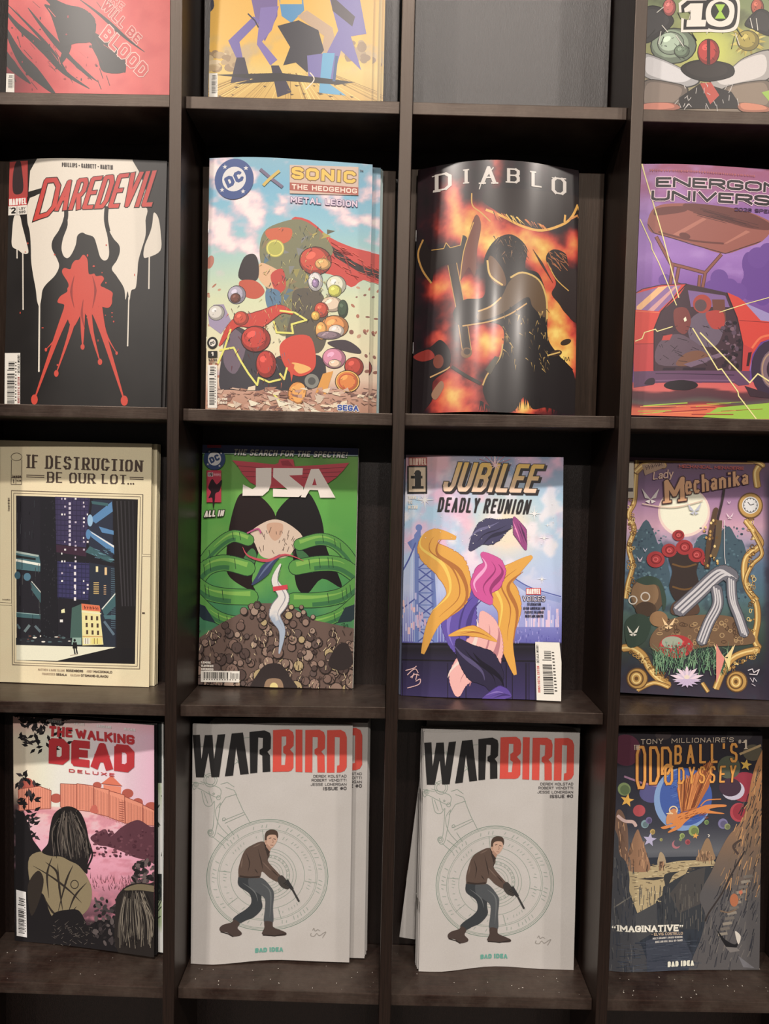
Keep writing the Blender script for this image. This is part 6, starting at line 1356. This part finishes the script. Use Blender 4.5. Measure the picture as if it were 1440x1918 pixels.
def art_war(A):
    Pp = (174, 171, 168)
    A.bg(lambda X, Y: mixc(np.ones(X.shape + (3,)) * np.array(Pp), (168, 164, 160), fbm(X / 110, Y / 110)), 28, 40)
    Ln = (122, 136, 126)
    cx, cy = 580, 1043
    for k, w in ((1.0, 4), (.975, 3), (.955, 3), (.82, 3), (.795, 2), (.61, 3), (.47, 3), (.42, 3), (.36, 3), (.31, 2), (.25, 3), (.2, 2), (.14, 2)): A.ring(cx, cy, 363 * k, 336 * k, w, Ln if k < .99 else (98, 120, 108))
    A.hold = True
    for k in range(78):
        a = k * 2 * math.pi / 78; 
        if A.rnd.random() < .4: continue
        for rr, L in ((.88, .045), (.7, .03)):
            r0 = rr - L * A.rnd.random(); p = (cx + 363 * r0 * math.cos(a), cy + 336 * r0 * math.sin(a)); q = (cx + 363 * (rr + .03) * math.cos(a + .02), cy + 336 * (rr + .03) * math.sin(a + .02)); A.line([p, q], 5 if rr > .8 else 4, (136, 146, 138), joint=False)
    for k in range(26): a = k * 2 * math.pi / 26; A.ring(cx + 363 * .335 * math.cos(a), cy + 336 * .335 * math.sin(a), 6, 7, 3, (134, 144, 136), n=7)
    for a in (.15, 1.3, 1.9, 2.5, 3.3, 4.6): A.line([(cx + 363 * .62 * math.cos(a), cy + 336 * .62 * math.sin(a)), (cx + 363 * .82 * math.cos(a), cy + 336 * .82 * math.sin(a))], 3, Ln, joint=False)
    A.hold = False; A.nxt()
    # drafted machine arm
    for pts in ([(126, 260), (126, 470), (200, 480)], [(126, 262), (260, 245)], [(150, 470), (130, 490), (140, 515), (165, 505), (270, 555), (300, 545), (290, 500), (180, 465)], [(265, 580), (255, 740), (228, 760), (235, 790), (262, 790), (280, 720), (300, 590)], [(300, 590), (270, 640), (290, 720), (350, 790)], [(250, 790), (320, 850)], [(280, 770), (345, 820)], [(290, 620), (330, 560), (390, 545)], [(390, 545), (430, 640), (475, 725)], [(310, 700), (440, 655)], [(325, 715), (445, 668)], [(340, 730), (380, 790)], [(330, 500), (380, 520), (395, 550)], [(185, 520), (205, 600), (240, 610), (262, 580)], [(200, 530), (225, 595)], [(230, 520), (250, 590)], [(300, 480), (340, 470), (380, 500)], [(390, 330), (440, 400)], [(400, 210), (470, 208)], [(270, 235), (275, 440)], [(360, 380), (400, 350), (430, 400)], [(160, 300), (200, 420), (230, 440)]): A.line(pts, 3.2, Ln, smooth=len(pts) > 3, joint=False)
    for x, y, q in ((152, 483, 14), (152, 483, 6), (240, 768, 17), (240, 768, 8), (240, 455, 40), (240, 455, 28), (288, 560, 12), (260, 535, 5), (320, 690, 9)): A.ring(x, y, q, q, 3, Ln, n=22)
    # man in brown jacket crouching forward with a pistol
    Jk, JD, JL = (82, 66, 58), (52, 42, 38), (104, 86, 76); Tr, TD, TL = (70, 74, 78), (50, 54, 58), (94, 98, 100); Bt = (66, 54, 50)
    A.blob([(402, 1060), (420, 1035), (520, 1050), (548, 1100), (540, 1180), (545, 1240), (500, 1290), (445, 1310), (410, 1322), (372, 1298), (395, 1272), (450, 1240), (480, 1205), (470, 1150), (410, 1100)], TD)
    A.blob([(470, 1050), (545, 1060), (600, 1120), (616, 1160), (610, 1240), (612, 1325), (585, 1330), (555, 1322), (562, 1240), (560, 1185), (520, 1150), (470, 1110)], Tr); A.line([(540, 1090), (595, 1150), (590, 1300)], 9, TL, smooth=True, taper=2); A.line([(430, 1080), (500, 1140), (520, 1200)], 7, TL, smooth=True, taper=2)
    A.blob([(295, 1340), (318, 1322), (365, 1312), (380, 1296), (412, 1322), (400, 1350), (424, 1380), (415, 1396), (370, 1398), (340, 1372), (300, 1362)], Bt); A.blob([(560, 1322), (605, 1328), (612, 1358), (660, 1378), (690, 1392), (680, 1408), (600, 1412), (548, 1400), (546, 1386), (558, 1360)], Bt); A.line([(548, 1404), (620, 1412), (688, 1398)], 6, (40, 34, 32)); A.line([(300, 1364), (345, 1380), (375, 1400)], 6, (40, 34, 32))
    A.blob([(405, 1030), (408, 980), (440, 890), (490, 855), (545, 838), (575, 862), (590, 920), (580, 960), (640, 1030), (665, 1060), (640, 1085), (590, 1060), (545, 1020), (530, 1056), (470, 1052), (412, 1045)], Jk)
    A.line([(412, 1038), (470, 1050), (530, 1050)], 10, JD, smooth=True)
    for pts in ([(450, 900), (470, 960), (460, 1020)], [(520, 880), (540, 960), (550, 1010)], [(560, 880), (580, 920), (575, 960)], [(500, 1000), (520, 1030)], [(600, 1010), (640, 1050)]): A.line(pts, 7, JD, smooth=True, taper=2)
    for pts in ([(490, 870), (540, 850)], [(545, 960), (600, 1020)], [(430, 930), (420, 990)]): A.line(pts, 8, JL, smooth=True, taper=2)
    A.poly([(555, 845), (575, 835), (592, 905), (575, 925)], JD)
    A.blob([(640, 1060), (665, 1045), (700, 1085), (712, 1110), (700, 1128), (665, 1118), (642, 1090)], (56, 52, 50)); A.hold = True
    for k in range(3): A.line([(672 + k * 10, 1098 + k * 6), (690 + k * 8, 1086 + k * 8)], 4, (36, 34, 34), joint=False)
    A.hold = False; A.nxt(); A.line([(692, 1072), (728, 1128)], 19, (44, 44, 46), joint=False); A.line([(722, 1118), (768, 1200)], 12, (50, 50, 50), joint=False); A.line([(704, 1112), (722, 1130)], 6, (44, 44, 46), joint=False)
    A.blob([(562, 812), (570, 790), (600, 785), (632, 800), (636, 830), (620, 862), (600, 880), (575, 868), (560, 845)], (176, 142, 122)); A.blob([(560, 826), (566, 785), (595, 768), (630, 775), (641, 800), (636, 822), (626, 802), (592, 800), (574, 812), (572, 838)], (66, 52, 44)); A.line([(585, 822), (600, 818)], 4, (52, 40, 36)); A.line([(612, 824), (626, 828)], 4, (52, 40, 36)); A.line([(608, 828), (612, 846), (604, 848)], 3, (120, 88, 72)); A.line([(594, 862), (612, 864)], 3, (110, 70, 62)); A.ell(568, 840, 6, 10, (160, 124, 104), n=8); A.poly([(570, 850), (600, 880), (590, 900), (568, 870)], (150, 116, 98))
    A.part('title_lettering')
    K, R = (30, 29, 30), (192, 60, 46)
    A.poly([(132, 188), (176, 184), (186, 330), (206, 186), (252, 184), (262, 330), (283, 182), (328, 180), (292, 436), (246, 437), (228, 290), (200, 439), (152, 440)], K)
    A.poly([(366, 178), (432, 175), (466, 426), (416, 428), (392, 262), (374, 431), (326, 433)], K)
    A.poly([(470, 174), (560, 168), (592, 184), (598, 210), (596, 280), (576, 298), (592, 320), (594, 418), (548, 420), (546, 320), (530, 310), (530, 284), (548, 274), (550, 214), (522, 210), (516, 422), (474, 424)], K)
    A.poly([(610, 168), (706, 162), (730, 178), (737, 204), (734, 262), (712, 284), (734, 308), (734, 392), (720, 412), (702, 418), (608, 420), (609, 380), (682, 378), (688, 316), (672, 304), (672, 268), (690, 256), (690, 206), (662, 206), (660, 380), (609, 382)], R)
    A.rect(747, 163, 788, 418, R)
    A.poly([(806, 164), (892, 160), (918, 174), (926, 202), (924, 272), (902, 292), (922, 314), (924, 416), (880, 417), (878, 316), (862, 306), (862, 280), (880, 268), (882, 206), (850, 204), (848, 418), (804, 418)], R)
    A.poly([(938, 162), (1020, 158), (1046, 172), (1057, 202), (1056, 380), (1042, 404), (1018, 414), (996, 415), (998, 374), (1012, 370), (1014, 204), (984, 202), (982, 416), (936, 417)], R)
    A.part('small_print')
    Tx = (62, 58, 60)
    for t, x0, y0, y1, w in (('DEREK KOLSTAD', 855, 430, 446, .15), ('ROBERT VENDITTI', 844, 454, 470, .15), ('JESSE LONERGAN', 838, 479, 495, .15), ('ISSUE #0', 913, 501, 521, .2)): A.text(t, [(x0, y0 + 3), (1054, y0 - 3), (1054, y1 - 3), (x0, y1 + 3)], Tx, wt=w, gap=.3)
    A.text('BAD IDEA', [(503, 1480), (670, 1478), (670, 1506), (503, 1508)], (84, 150, 136), wt=.28, gap=.24)
    for pts in ([(850, 1368), (858, 1355), (866, 1372), (880, 1362), (895, 1370)], [(842, 1385), (838, 1400), (860, 1402), (875, 1385), (890, 1398), (915, 1382), (930, 1375), (910, 1410)]): A.line(pts, 3, (130, 126, 120), smooth=True, joint=False)

def art_odd(A):
    def f(X, Y):
        c = ramp(Y, [(100, (46, 40, 46)), (420, (44, 44, 56)), (700, (58, 60, 72)), (860, (98, 102, 110)), (900, (84, 88, 98)), (905, (52, 58, 70)), (1000, (60, 62, 66)), (1250, (54, 60, 68)), (1420, (48, 56, 68)), (1620, (62, 66, 80))])
        return mixc(c, (36, 38, 46), np.clip((fbm(X / 14, Y / 70) - .5) * 3, 0, .5) * np.clip((Y - 900) / 60, 0, 1))
    A.bg(f, 84, 140)
    # planets, moons, stars
    A.ell(230, 240, 90, 96, (96, 44, 66)); A.ell(395, 500, 84, 62, (84, 84, 136)); A.line([(220, 400), (330, 440), (420, 460)], 12, (150, 110, 140)); A.ell(580, 545, 178, 192, (122, 156, 206), n=44); A.ell(600, 530, 162, 176, (62, 92, 168), n=44); A.scatter(80, lambda r: (lambda y, t: A.line([(600 + t * 130, y), (600 + t * 130 + 50, y - 14)], 4, r.choice(((84, 118, 190), (48, 74, 146))), joint=False))(r.uniform(400, 680), r.uniform(-.8, .5)))
    A.ell(960, 470, 100, 92, (150, 46, 66)); A.ell(925, 625, 54, 58, (176, 62, 76)); A.ell(932, 622, 44, 50, (150, 46, 62)); A.ell(310, 608, 38, 36, (176, 72, 80)); A.ell(220, 478, 38, 40, (120, 140, 90)); A.ell(224, 482, 28, 30, (92, 112, 74)); A.ell(865, 350, 70, 70, (86, 92, 76)); A.ell(1010, 260, 60, 50, (92, 86, 70)); A.line([(930, 270), (1060, 215)], 14, (176, 150, 106)); A.ell(930, 150, 80, 40, (62, 58, 62)); A.ell(460, 150, 50, 30, (70, 60, 62))
    for x, y, q, c in ((345, 690, 24, (120, 150, 160)), (370, 668, 20, (110, 100, 146)), (393, 738, 16, (190, 160, 90)), (447, 788, 9, (170, 170, 100)), (650, 738, 32, (140, 160, 90)), (728, 686, 14, (120, 150, 90)), (578, 768, 16, (150, 170, 100)), (612, 806, 16, (170, 80, 90)), (828, 694, 30, (120, 116, 160)), (855, 712, 18, (140, 150, 100)), (850, 462, 10, (176, 170, 90)), (568, 790, 9, (150, 170, 100))): A.ell(x, y, q, q * 1.05, c); A.ell(x + q * .15, y + q * .1, q * .7, q * .72, tuple(v * .78 for v in c))
    A.ell(890, 490, 70, 60, (190, 186, 206)); A.ell(872, 472, 68, 56, (70, 50, 66)); A.ell(540, 820, 26, 26, (176, 110, 120)); A.ell(548, 812, 22, 22, (84, 86, 96))
    for x, y, q, c in ((237, 545, 42, (232, 176, 60)), (968, 335, 36, (226, 182, 60)), (375, 786, 44, (176, 172, 206)), (660, 768, 20, (226, 160, 60))): A.star(x, y, q, c, rot=-1.4)
    # plain, canyon and cliffs
    A.rect(100, 895, 1110, 935, (48, 54, 66))
    A.poly([(240, 975), (420, 940), (560, 920), (770, 915), (790, 950), (620, 960), (600, 1000), (520, 1040), (560, 1060), (480, 1110), (420, 1150), (410, 1180), (300, 1235), (250, 1100)], (176, 158, 118)); A.scatter(150, lambda r: A.line([(x := r.uniform(250, 780), y := r.uniform(930, 1040 if x > 450 else 1180)), (x + r.uniform(10, 30), y + r.uniform(-3, 3))], 4, r.choice(((120, 104, 78), (206, 190, 146), (96, 86, 70))), joint=False))
    A.poly([(300, 1022), (420, 1014), (495, 1020), (400, 1034)], (60, 58, 58)); A.blob([(470, 1000), (560, 985), (520, 1010), (480, 1090), (470, 1060)], (58, 60, 62)); A.poly([(460, 1075), (640, 980), (770, 960), (760, 1100), (700, 1200), (690, 1340), (420, 1340)], (56, 60, 66)); A.poly([(500, 1120), (600, 1000), (720, 960), (700, 1180), (560, 1240)], (74, 72, 72)); A.scatter(90, lambda r: A.line([(x := r.uniform(300, 740), y := r.uniform(1060, 1300)), (x + r.uniform(-4, 4), y + r.uniform(30, 80))], 4, r.choice(((84, 84, 84), (42, 46, 54), (100, 96, 90))), joint=False)); A.poly([(290, 1235), (420, 1170), (420, 1340), (280, 1420)], (70, 72, 76))
    for q, c in (([(232, 960), (245, 860), (295, 725), (318, 760), (350, 850), (378, 965), (300, 980)], (150, 112, 84)), ([(170, 640), (205, 610), (240, 720), (235, 920), (170, 900)], (120, 92, 76)), ([(424, 940), (432, 880), (446, 862), (468, 890), (474, 938)], (166, 146, 116)), ([(664, 920), (690, 860), (722, 790), (745, 790), (768, 860), (776, 915)], (146, 118, 88))): A.blob(q, c, n=4); A.scatter(26, lambda r: A.line([(x := r.uniform(min(p[0] for p in q) + 12, max(p[0] for p in q) - 12), y := r.uniform(min(p[1] for p in q) + 60, max(p[1] for p in q) - 20)), (x + r.uniform(-8, 8), y + r.uniform(20, 60))], 4, r.choice(((84, 64, 54), (190, 146, 106), (108, 82, 66))), joint=False))
    A.line([(290, 700), (270, 675), (220, 670), (180, 640)], 20, (206, 176, 170), smooth=True); A.line([(738, 775), (745, 765), (735, 760)], 5, WHITE, smooth=True)
    A.blob([(100, 700), (180, 760), (190, 870), (230, 920), (250, 1010), (250, 1120), (290, 1240), (280, 1330), (340, 1470), (360, 1620), (100, 1640)], (66, 68, 74)); A.line([(160, 1200), (215, 1160), (265, 1125)], 7, (120, 116, 108)); A.scatter(100, lambda r: A.line([(x := r.uniform(120, 280), y := r.uniform(880, 1560)), (x + r.uniform(-6, 10), y + r.uniform(30, 80))], 4, r.choice(((44, 48, 56), (92, 92, 92), (54, 60, 72))), joint=False))
    CB = lambda x, y: tuple(np.array((176, 122, 74)) + (np.array((88, 86, 88)) - np.array((176, 122, 74))) * min(1, max(0, (y - 450) / 650)))
    A.blob([(1090, 260), (1040, 300), (1000, 430), (970, 600), (930, 690), (860, 770), (800, 880), (760, 980), (700, 1090), (685, 1160), (720, 1260), (690, 1400), (640, 1520), (620, 1640), (1110, 1640), (1110, 700)], CB, n=4)
    A.scatter(330, lambda r: (lambda t: A.line([(x := 1060 - t * 330 + r.uniform(-60, 200) * (.4 + t), y := 360 + t * 1150 + r.uniform(-60, 60)), (x - r.uniform(6, 26), y + r.uniform(30, 80))], r.uniform(3, 6), r.choice(((60, 56, 58), (150, 118, 84), (112, 96, 80), (44, 44, 50), (196, 146, 90)) if t < .6 else ((52, 54, 62), (110, 106, 102), (70, 70, 76), (44, 46, 54))), joint=False))(r.random()))
    A.line([(960, 860), (880, 1000), (820, 1120), (740, 1240), (720, 1290)], 10, (56, 50, 50), smooth=True); A.line([(940, 790), (890, 830), (920, 880)], 14, (74, 62, 58), smooth=True)
    # steps cut in the rock
    A.hold = False
    for k in range(12):
        x, y = 980 - k * 14, 1010 + k * 32; A.poly([(x - 30, y), (x + 26, y - 8), (x + 30, y + 8), (x - 28, y + 18)], (140, 132, 120) if k % 2 else (112, 106, 100))
    A.ell(895, 1160, 26, 40, (176, 104, 66)); A.ell(935, 1112, 12, 12, (196, 110, 80)); A.line([(810, 1225), (860, 1235), (910, 1215)], 9, (120, 100, 82), smooth=True); A.blob([(790, 1345), (840, 1400), (900, 1430), (930, 1400), (900, 1460), (850, 1450)], (30, 30, 34)); A.blob([(900, 1350), (935, 1380), (920, 1430)], (206, 200, 190)); A.poly([(840, 1445), (910, 1450), (930, 1470), (870, 1480)], (120, 116, 114)); A.poly([(920, 1500), (1000, 1560), (1020, 1575), (950, 1570)], (112, 112, 118))
    A.poly([(350, 1400), (560, 1330), (640, 1500), (600, 1640), (360, 1640)], (60, 66, 80)); A.scatter(120, lambda r: A.line([(x := r.uniform(160, 640), y := r.uniform(1400, 1590)), (x + r.uniform(30, 70), y + r.uniform(-4, 4))], 3, r.choice(((72, 80, 94), (46, 54, 68))), joint=False))
    # winged orange beast crossing the blue planet
    O, OD = (214, 130, 56), (140, 72, 36)
    A.poly([(545, 480), (560, 440), (640, 400), (720, 330), (770, 300), (760, 400), (740, 470), (700, 540), (660, 610), (570, 620)], (176, 100, 48)); A.scatter(90, lambda r: (lambda t: A.line([(570 + t * 90, 620 - t * 30), (560 + t * 210 + r.uniform(-20, 20), 440 - t * 140 + r.uniform(-10, 60))], 4, r.choice(((226, 146, 66), (110, 58, 34), OD, (196, 120, 60))), joint=False))(r.random()))
    A.blob([(480, 680), (520, 650), (560, 630), (640, 610), (720, 580), (800, 575), (845, 578), (840, 590), (780, 595), (740, 610), (828, 628), (820, 634), (730, 630), (660, 640), (600, 680), (560, 720), (500, 745), (490, 738), (540, 705), (470, 722), (446, 716), (450, 708), (520, 690)], O)
    A.line([(690, 585), (730, 550), (815, 543)], 7, O, smooth=True); A.blob([(478, 690), (482, 640), (515, 600), (545, 610), (540, 650), (500, 690)], (206, 134, 76)); A.ring(522, 608, 24, 22, 8, (222, 200, 160), 100, 400); A.line([(478, 628), (520, 630)], 6, (222, 200, 160)); A.scatter(30, lambda r: A.line([(x := r.uniform(540, 720), y := r.uniform(610, 670)), (x + 20, y - 8)], 3, OD, joint=False))
    A.part('title_lettering')
    Oc = (222, 152, 54); Ob = (96, 50, 34)
    for tx, q, w in (('O', (288, 212, 352, 474), .062), ('D', (370, 216, 436, 450), .07), ('D', (444, 220, 512, 392), .09), ("BALL'S", [(528, 212), (915, 200), (915, 318), (528, 330)], .12), ('O', (464, 334, 520, 454), .12), ('DYSSEY', [(552, 348), (908, 336), (900, 440), (552, 450)], .11)): A.text(tx, q, Ob, wt=w, gap=.5, grow=.014); A.text(tx, q, Oc, wt=w, gap=.5)
    A.line([(446, 370), (480, 330), (520, 345)], 12, Oc, smooth=True)
    A.part('small_print')
    A.text('TONY  MILLIONAIRE\'S', [(318, 172), (892, 166), (890, 194), (318, 202)], (206, 188, 166), wt=.13, gap=.6, serif=True); A.text('THE', (276, 206, 312, 236), (206, 188, 166), wt=.14); A.text('#', (918, 178, 938, 204), (206, 190, 170), wt=.12); A.text('1', (944, 178, 982, 236), (206, 190, 170), wt=.2, serif=True)
    A.text('IMAGINATIVE', [(174, 1304), (556, 1306), (554, 1348), (176, 1342)], (232, 224, 210), wt=.25, gap=.2, serif=True)
    for x, d in ((150, -1), (163, -1), (564, 1), (577, 1)): A.ell(x, 1312 + (2 if d > 0 else 8), 5, 6, (232, 224, 210), n=9); A.line([(x, 1314 + (2 if d > 0 else 4)), (x - d * 3, 1314 + (14 if d > 0 else -8))], 4, (232, 224, 210), taper=1)
    A.text('- ELVIS COSTELLO', [(384, 1352), (580, 1352), (580, 1369), (384, 1369)], (206, 180, 150), wt=.18, serif=False); A.text('MULTI-GRAMMY AWARD-WINNING', [(392, 1380), (578, 1376), (578, 1388), (392, 1392)], (200, 196, 190), wt=.2); A.text('ROCK AND ROLL HALL-OF-FAMER', [(408, 1402), (578, 1396), (578, 1408), (408, 1414)], (200, 196, 190), wt=.2); A.text('BAD IDEA', [(486, 1530), (648, 1524), (648, 1558), (486, 1564)], (236, 226, 208), wt=.28, gap=.24)

# ================================================================== comics on the shelves
ROWN = ('top row', 'second row', 'third row', 'fourth row')
COMICS = {
 # key: (art, cover paper colour, material, thickness, label, copies [(dx, dy, dyaw, droll, prints)])
 'blood': (art_blood, (200, 60, 60), M_GLOSS, .0028, 'red comic with black brush strokes and slanting outlined lettering, leftmost in the top row',
           [(.004, .0034, 0, 0, False), (.006, .0070, 0, 0, False)], 'red comic in the top row'),
 'bat': (art_bat, (214, 180, 90), M_GLOSS, .0028, 'yellow comic with blue and violet shapes above a sandy ground, in the top row',
         [(.0055, .0036, 0, 0, True), (.0085, .0074, 0, 0, False), (.0115, .0110, 0, .0, True)], 'yellow comic peeking out in the top row'),
 'ben': (art_ben, (140, 140, 110), M_SATIN, .0028, 'green and white comic with a large outlined number 10, rightmost in the top row',
         [(.001, .0036, 0, 0, False), (-.001, .0070, 0, 0, False)], 'green and white comic by the number 10'),
 'red': (art_red, (40, 36, 36), M_GLOSS, .0028, 'black comic with white dripping paint and slanted red title, leftmost in the second row',
         [(.003, .0034, 0, .006, False), (.005, .0072, 0, .008, False)], 'black comic behind the white dripping paint'),
 'hedge': (art_hedge, (170, 196, 196), M_SATIN, .0028, 'sky blue comic with clouds, red banner and yellow title, front of its stack',
           [(.0085, .0076, 0, .0, True), (.0100, .0110, 0, .0, False), (.0110, .0144, 0, .0, False)], 'sky blue comic peeking out at the right'),
 'fire': (art_fire, (40, 26, 26), M_FOIL, .0028, 'curled glossy dark comic with flames, an axe and silver title',
          [(.0020, .0046, 0, 0, True)], 'dark glossy comic right behind the curled one with flames and an axe'),
 'car': (art_car, (130, 90, 150), M_SATIN, .0028, 'purple comic with a red car and raised door, rightmost in the second row',
         [(.001, .0036, 0, 0, False), (-.001, .0072, 0, 0, False)], 'purple comic of the red car stack'),
 'lot': (art_lot, (214, 190, 156), M_MATTE, .0042, 'thick cream comic with a framed night city and lit house, leftmost in the third row',
         [(.0045, .0048, 0, 0, False), (.0050, .0095, 0, 0, False)], 'cream comic of the framed night city stack'),
 'green': (art_green, (206, 206, 196), M_GLOSS, .0028, 'bright green comic with dark shapes, red winged emblem and brown heap',
           [(.0005, .0034, 0, 0, False), (-.0005, .0066, 0, 0, False)], 'comic of the bright green stack'),
 'reunion': (art_reunion, (96, 104, 130), M_SATIN, .0028, 'pale blue and pink comic with a bridge, yellow folds and gold title',
             [(-.0020, .0034, 0, 0, False), (-.0024, .0068, 0, 0, False)], 'grey blue comic of the bridge stack'),
 'mech': (art_mech, (70, 62, 74), M_SATIN, .0026, 'purple comic with gilded scroll frame, clock and full moon, rightmost in the third row', [], ''),
 'dead': (art_dead, (30, 28, 30), M_MATTE, .0028, 'pink and black comic with a plank fence and red title, leftmost in the fourth row',
          [(.0015, .0036, 0, 0, False)], 'dark comic right behind the pink and black one with the plank fence'),
 'war1': (art_war, (172, 169, 166), M_MATTE, .0026, 'off-white comic with a crouching man, front of the left stack of off-white comics',
          [(.0165, .0074, 0, .0, True), (.0172, .0106, 0, .0, False), (.0182, .0138, 0, .0, False), (.0176, .0170, 0, .0, False), (.0190, .0202, 0, .0, False)],
          'off-white comic shifted right in the left stack'),
 'war2': (art_war, (172, 169, 166), M_MATTE, .0026, 'off-white comic with a crouching man, front of the right stack of off-white comics',
          [(-.0016, .0036, 0, .001, False), (-.0022, .0066, 0, .002, False), (-.0030, .0096, 0, .001, False), (-.0034, .0126, 0, .003, False)],
          'off-white comic in the right stack'),
 'odd': (art_odd, (84, 84, 92), M_MATTE, .0026, 'dark blue comic with planets, canyon and orange winged beast, rightmost in the fourth row',
         [(.0010, .0034, 0, 0, False), (-.0010, .0064, 0, 0, False), (.0015, .0094, 0, 0, False)], 'dark comic of the planet and canyon stack'),
}
def settle(row, col, x, y, yaw, lean, roll, w):
    """height of the base centre so that the lower corner just touches the shelf"""
    zl, zr = ZS[(row, col)]
    x0 = (col - 2) * W + T / 2; x1 = (col - 1) * W - T / 2
    sh = lambda xx: zl + (zr - zl) * (xx - x0) / (x1 - x0)
    dz = w / 2 * math.sin(roll)
    return max(sh(x - w / 2) - dz, sh(x + w / 2) + dz) + .0004

built = {}
war_art = None
for key, (fn, paper, mat, thick, label, copies, clabel) in COMICS.items():
    r, c, x, y, yaw, lean, roll, w, h, ctrl, frame = PLACE[key]
    art, sheet = art_for(key, seed=sum(map(ord, key)))
    INK_GAIN = INK_BY_COVER.get(key, 1.36)
    if key == 'war2':
        # the same printed cover as the other stack, on a slightly differently bent sheet
        art.buckets = war_art.buckets; art.grids = war_art.grids
    else:
        fn(art)
    if key == 'war1': war_art = art
    e = make_comic('comic_book', label, 'comics in the ' + ROWN[r], sheet, thick, paper, mat, art)
    pose(e, x, y, settle(r, c, x, y, yaw, lean, roll, w), yaw, lean, roll)
    built[key] = e
    for i, (dx, dy, dyaw, droll, prints) in enumerate(copies):
        k = copy_tree(e, None, prints)
        n = len(copies)
        k['label'] = clabel if n == 1 else clabel + ', ' + ('right behind the front one', 'second behind the front one', 'third behind the front one', 'fourth behind the front one', 'fifth behind the front one', 'sixth behind the front one')[i]
        pose(k, x + dx, y + dy, settle(r, c, x + dx, y, yaw, lean, roll + droll, w), yaw + dyaw, lean, roll + droll)

# the crooked copy at the back of the right off-white stack
k = copy_tree(built['war2'], None, False)
k['label'] = 'tilted off-white comic sticking out to the left at the back of the right stack'
pose(k, 0.1010, 0.0772, settle(3, 2, 0.1025, .08, 0, .01, .10, .1712), 0.0, 0.006, 0.10)

# a different pale comic standing behind the pink and black one
def art_pale(A):
    A.bg(lambda X, Y: mixc(np.ones(X.shape + (3,)) * np.array((206, 208, 206)), (150, 168, 130), np.clip((fbm(X / 50, Y / 90) - .5) * 6, 0, 1)), 28, 60)
    for y0, y1 in ((1340, 1470), (1640, 1690)): A.rect(0, y0, 420, y1, (34, 40, 40))
    A.scatter(30, lambda r: A.line([(x := r.uniform(280, 310), y := r.uniform(1480, 1720)), (x + r.uniform(-10, 14), y + r.uniform(4, 20))], 2, (60, 66, 58), joint=False))
    A.rect(303, 1300, 330, 1800, (214, 218, 218))
PLACE['pale'] = (3, 0, -0.3290, 0.0696, -0.150, 0.0157, -0.0161, .1684, .257, [(0, 0), (.4, -2), (1, 0)], (0, 0, 1.0))
art, sheet = art_for('pale', 5); art_pale(art)
e = make_comic('comic_book', 'pale green and white comic showing at the right behind the pink and black one', 'comics in the fourth row', sheet, .0028, (206, 208, 206), M_SATIN, art)
r_, c_, x_, y_, a_, l_, ro_, w_ = PLACE['pale'][:8]
pose(e, x_, y_, settle(r_, c_, x_, y_, a_, l_, ro_, w_), a_, l_, ro_)

# ------------------------------------------------------------------ dust crumbs lying on the lower shelves
rd = random.Random(4)
for c, n, wd in ((1, 26, 'under the left off-white stack'), (2, 24, 'under the right off-white stack'), (3, 34, 'under the planet comic'), (0, 14, 'under the pink and black comic')):
    zl, zr = ZS[(3, c)]
    x0 = (c - 2) * W + T / 2; x1 = (c - 1) * W - T / 2
    bm = bmesh.new()
    for i in range(n):
        px = rd.uniform(x0 + .006, x1 - .006); py = rd.uniform(.016, .046) if rd.random() < .8 else rd.uniform(.05, .08)
        q = rd.uniform(.0002, .0007)
        z = zl + (zr - zl) * (px - x0) / (x1 - x0)
        m = Matrix.Translation((px, py, z + q * .5)) @ Matrix.Rotation(rd.uniform(0, 6), 4, 'Z') @ Matrix.Diagonal((q * rd.uniform(1, 2.2), q, q * .7, 1))
        bmesh.ops.create_icosphere(bm, subdivisions=1, radius=.7, matrix=m)
    me = bpy.data.meshes.new('dust_crumbs'); bm.to_mesh(me); bm.free()
    o = mesh_obj('dust_crumbs', me, [M_DUST])
    tag(o, 'pale dust crumbs scattered on the shelf ' + wd, 'dust', None, 'stuff')
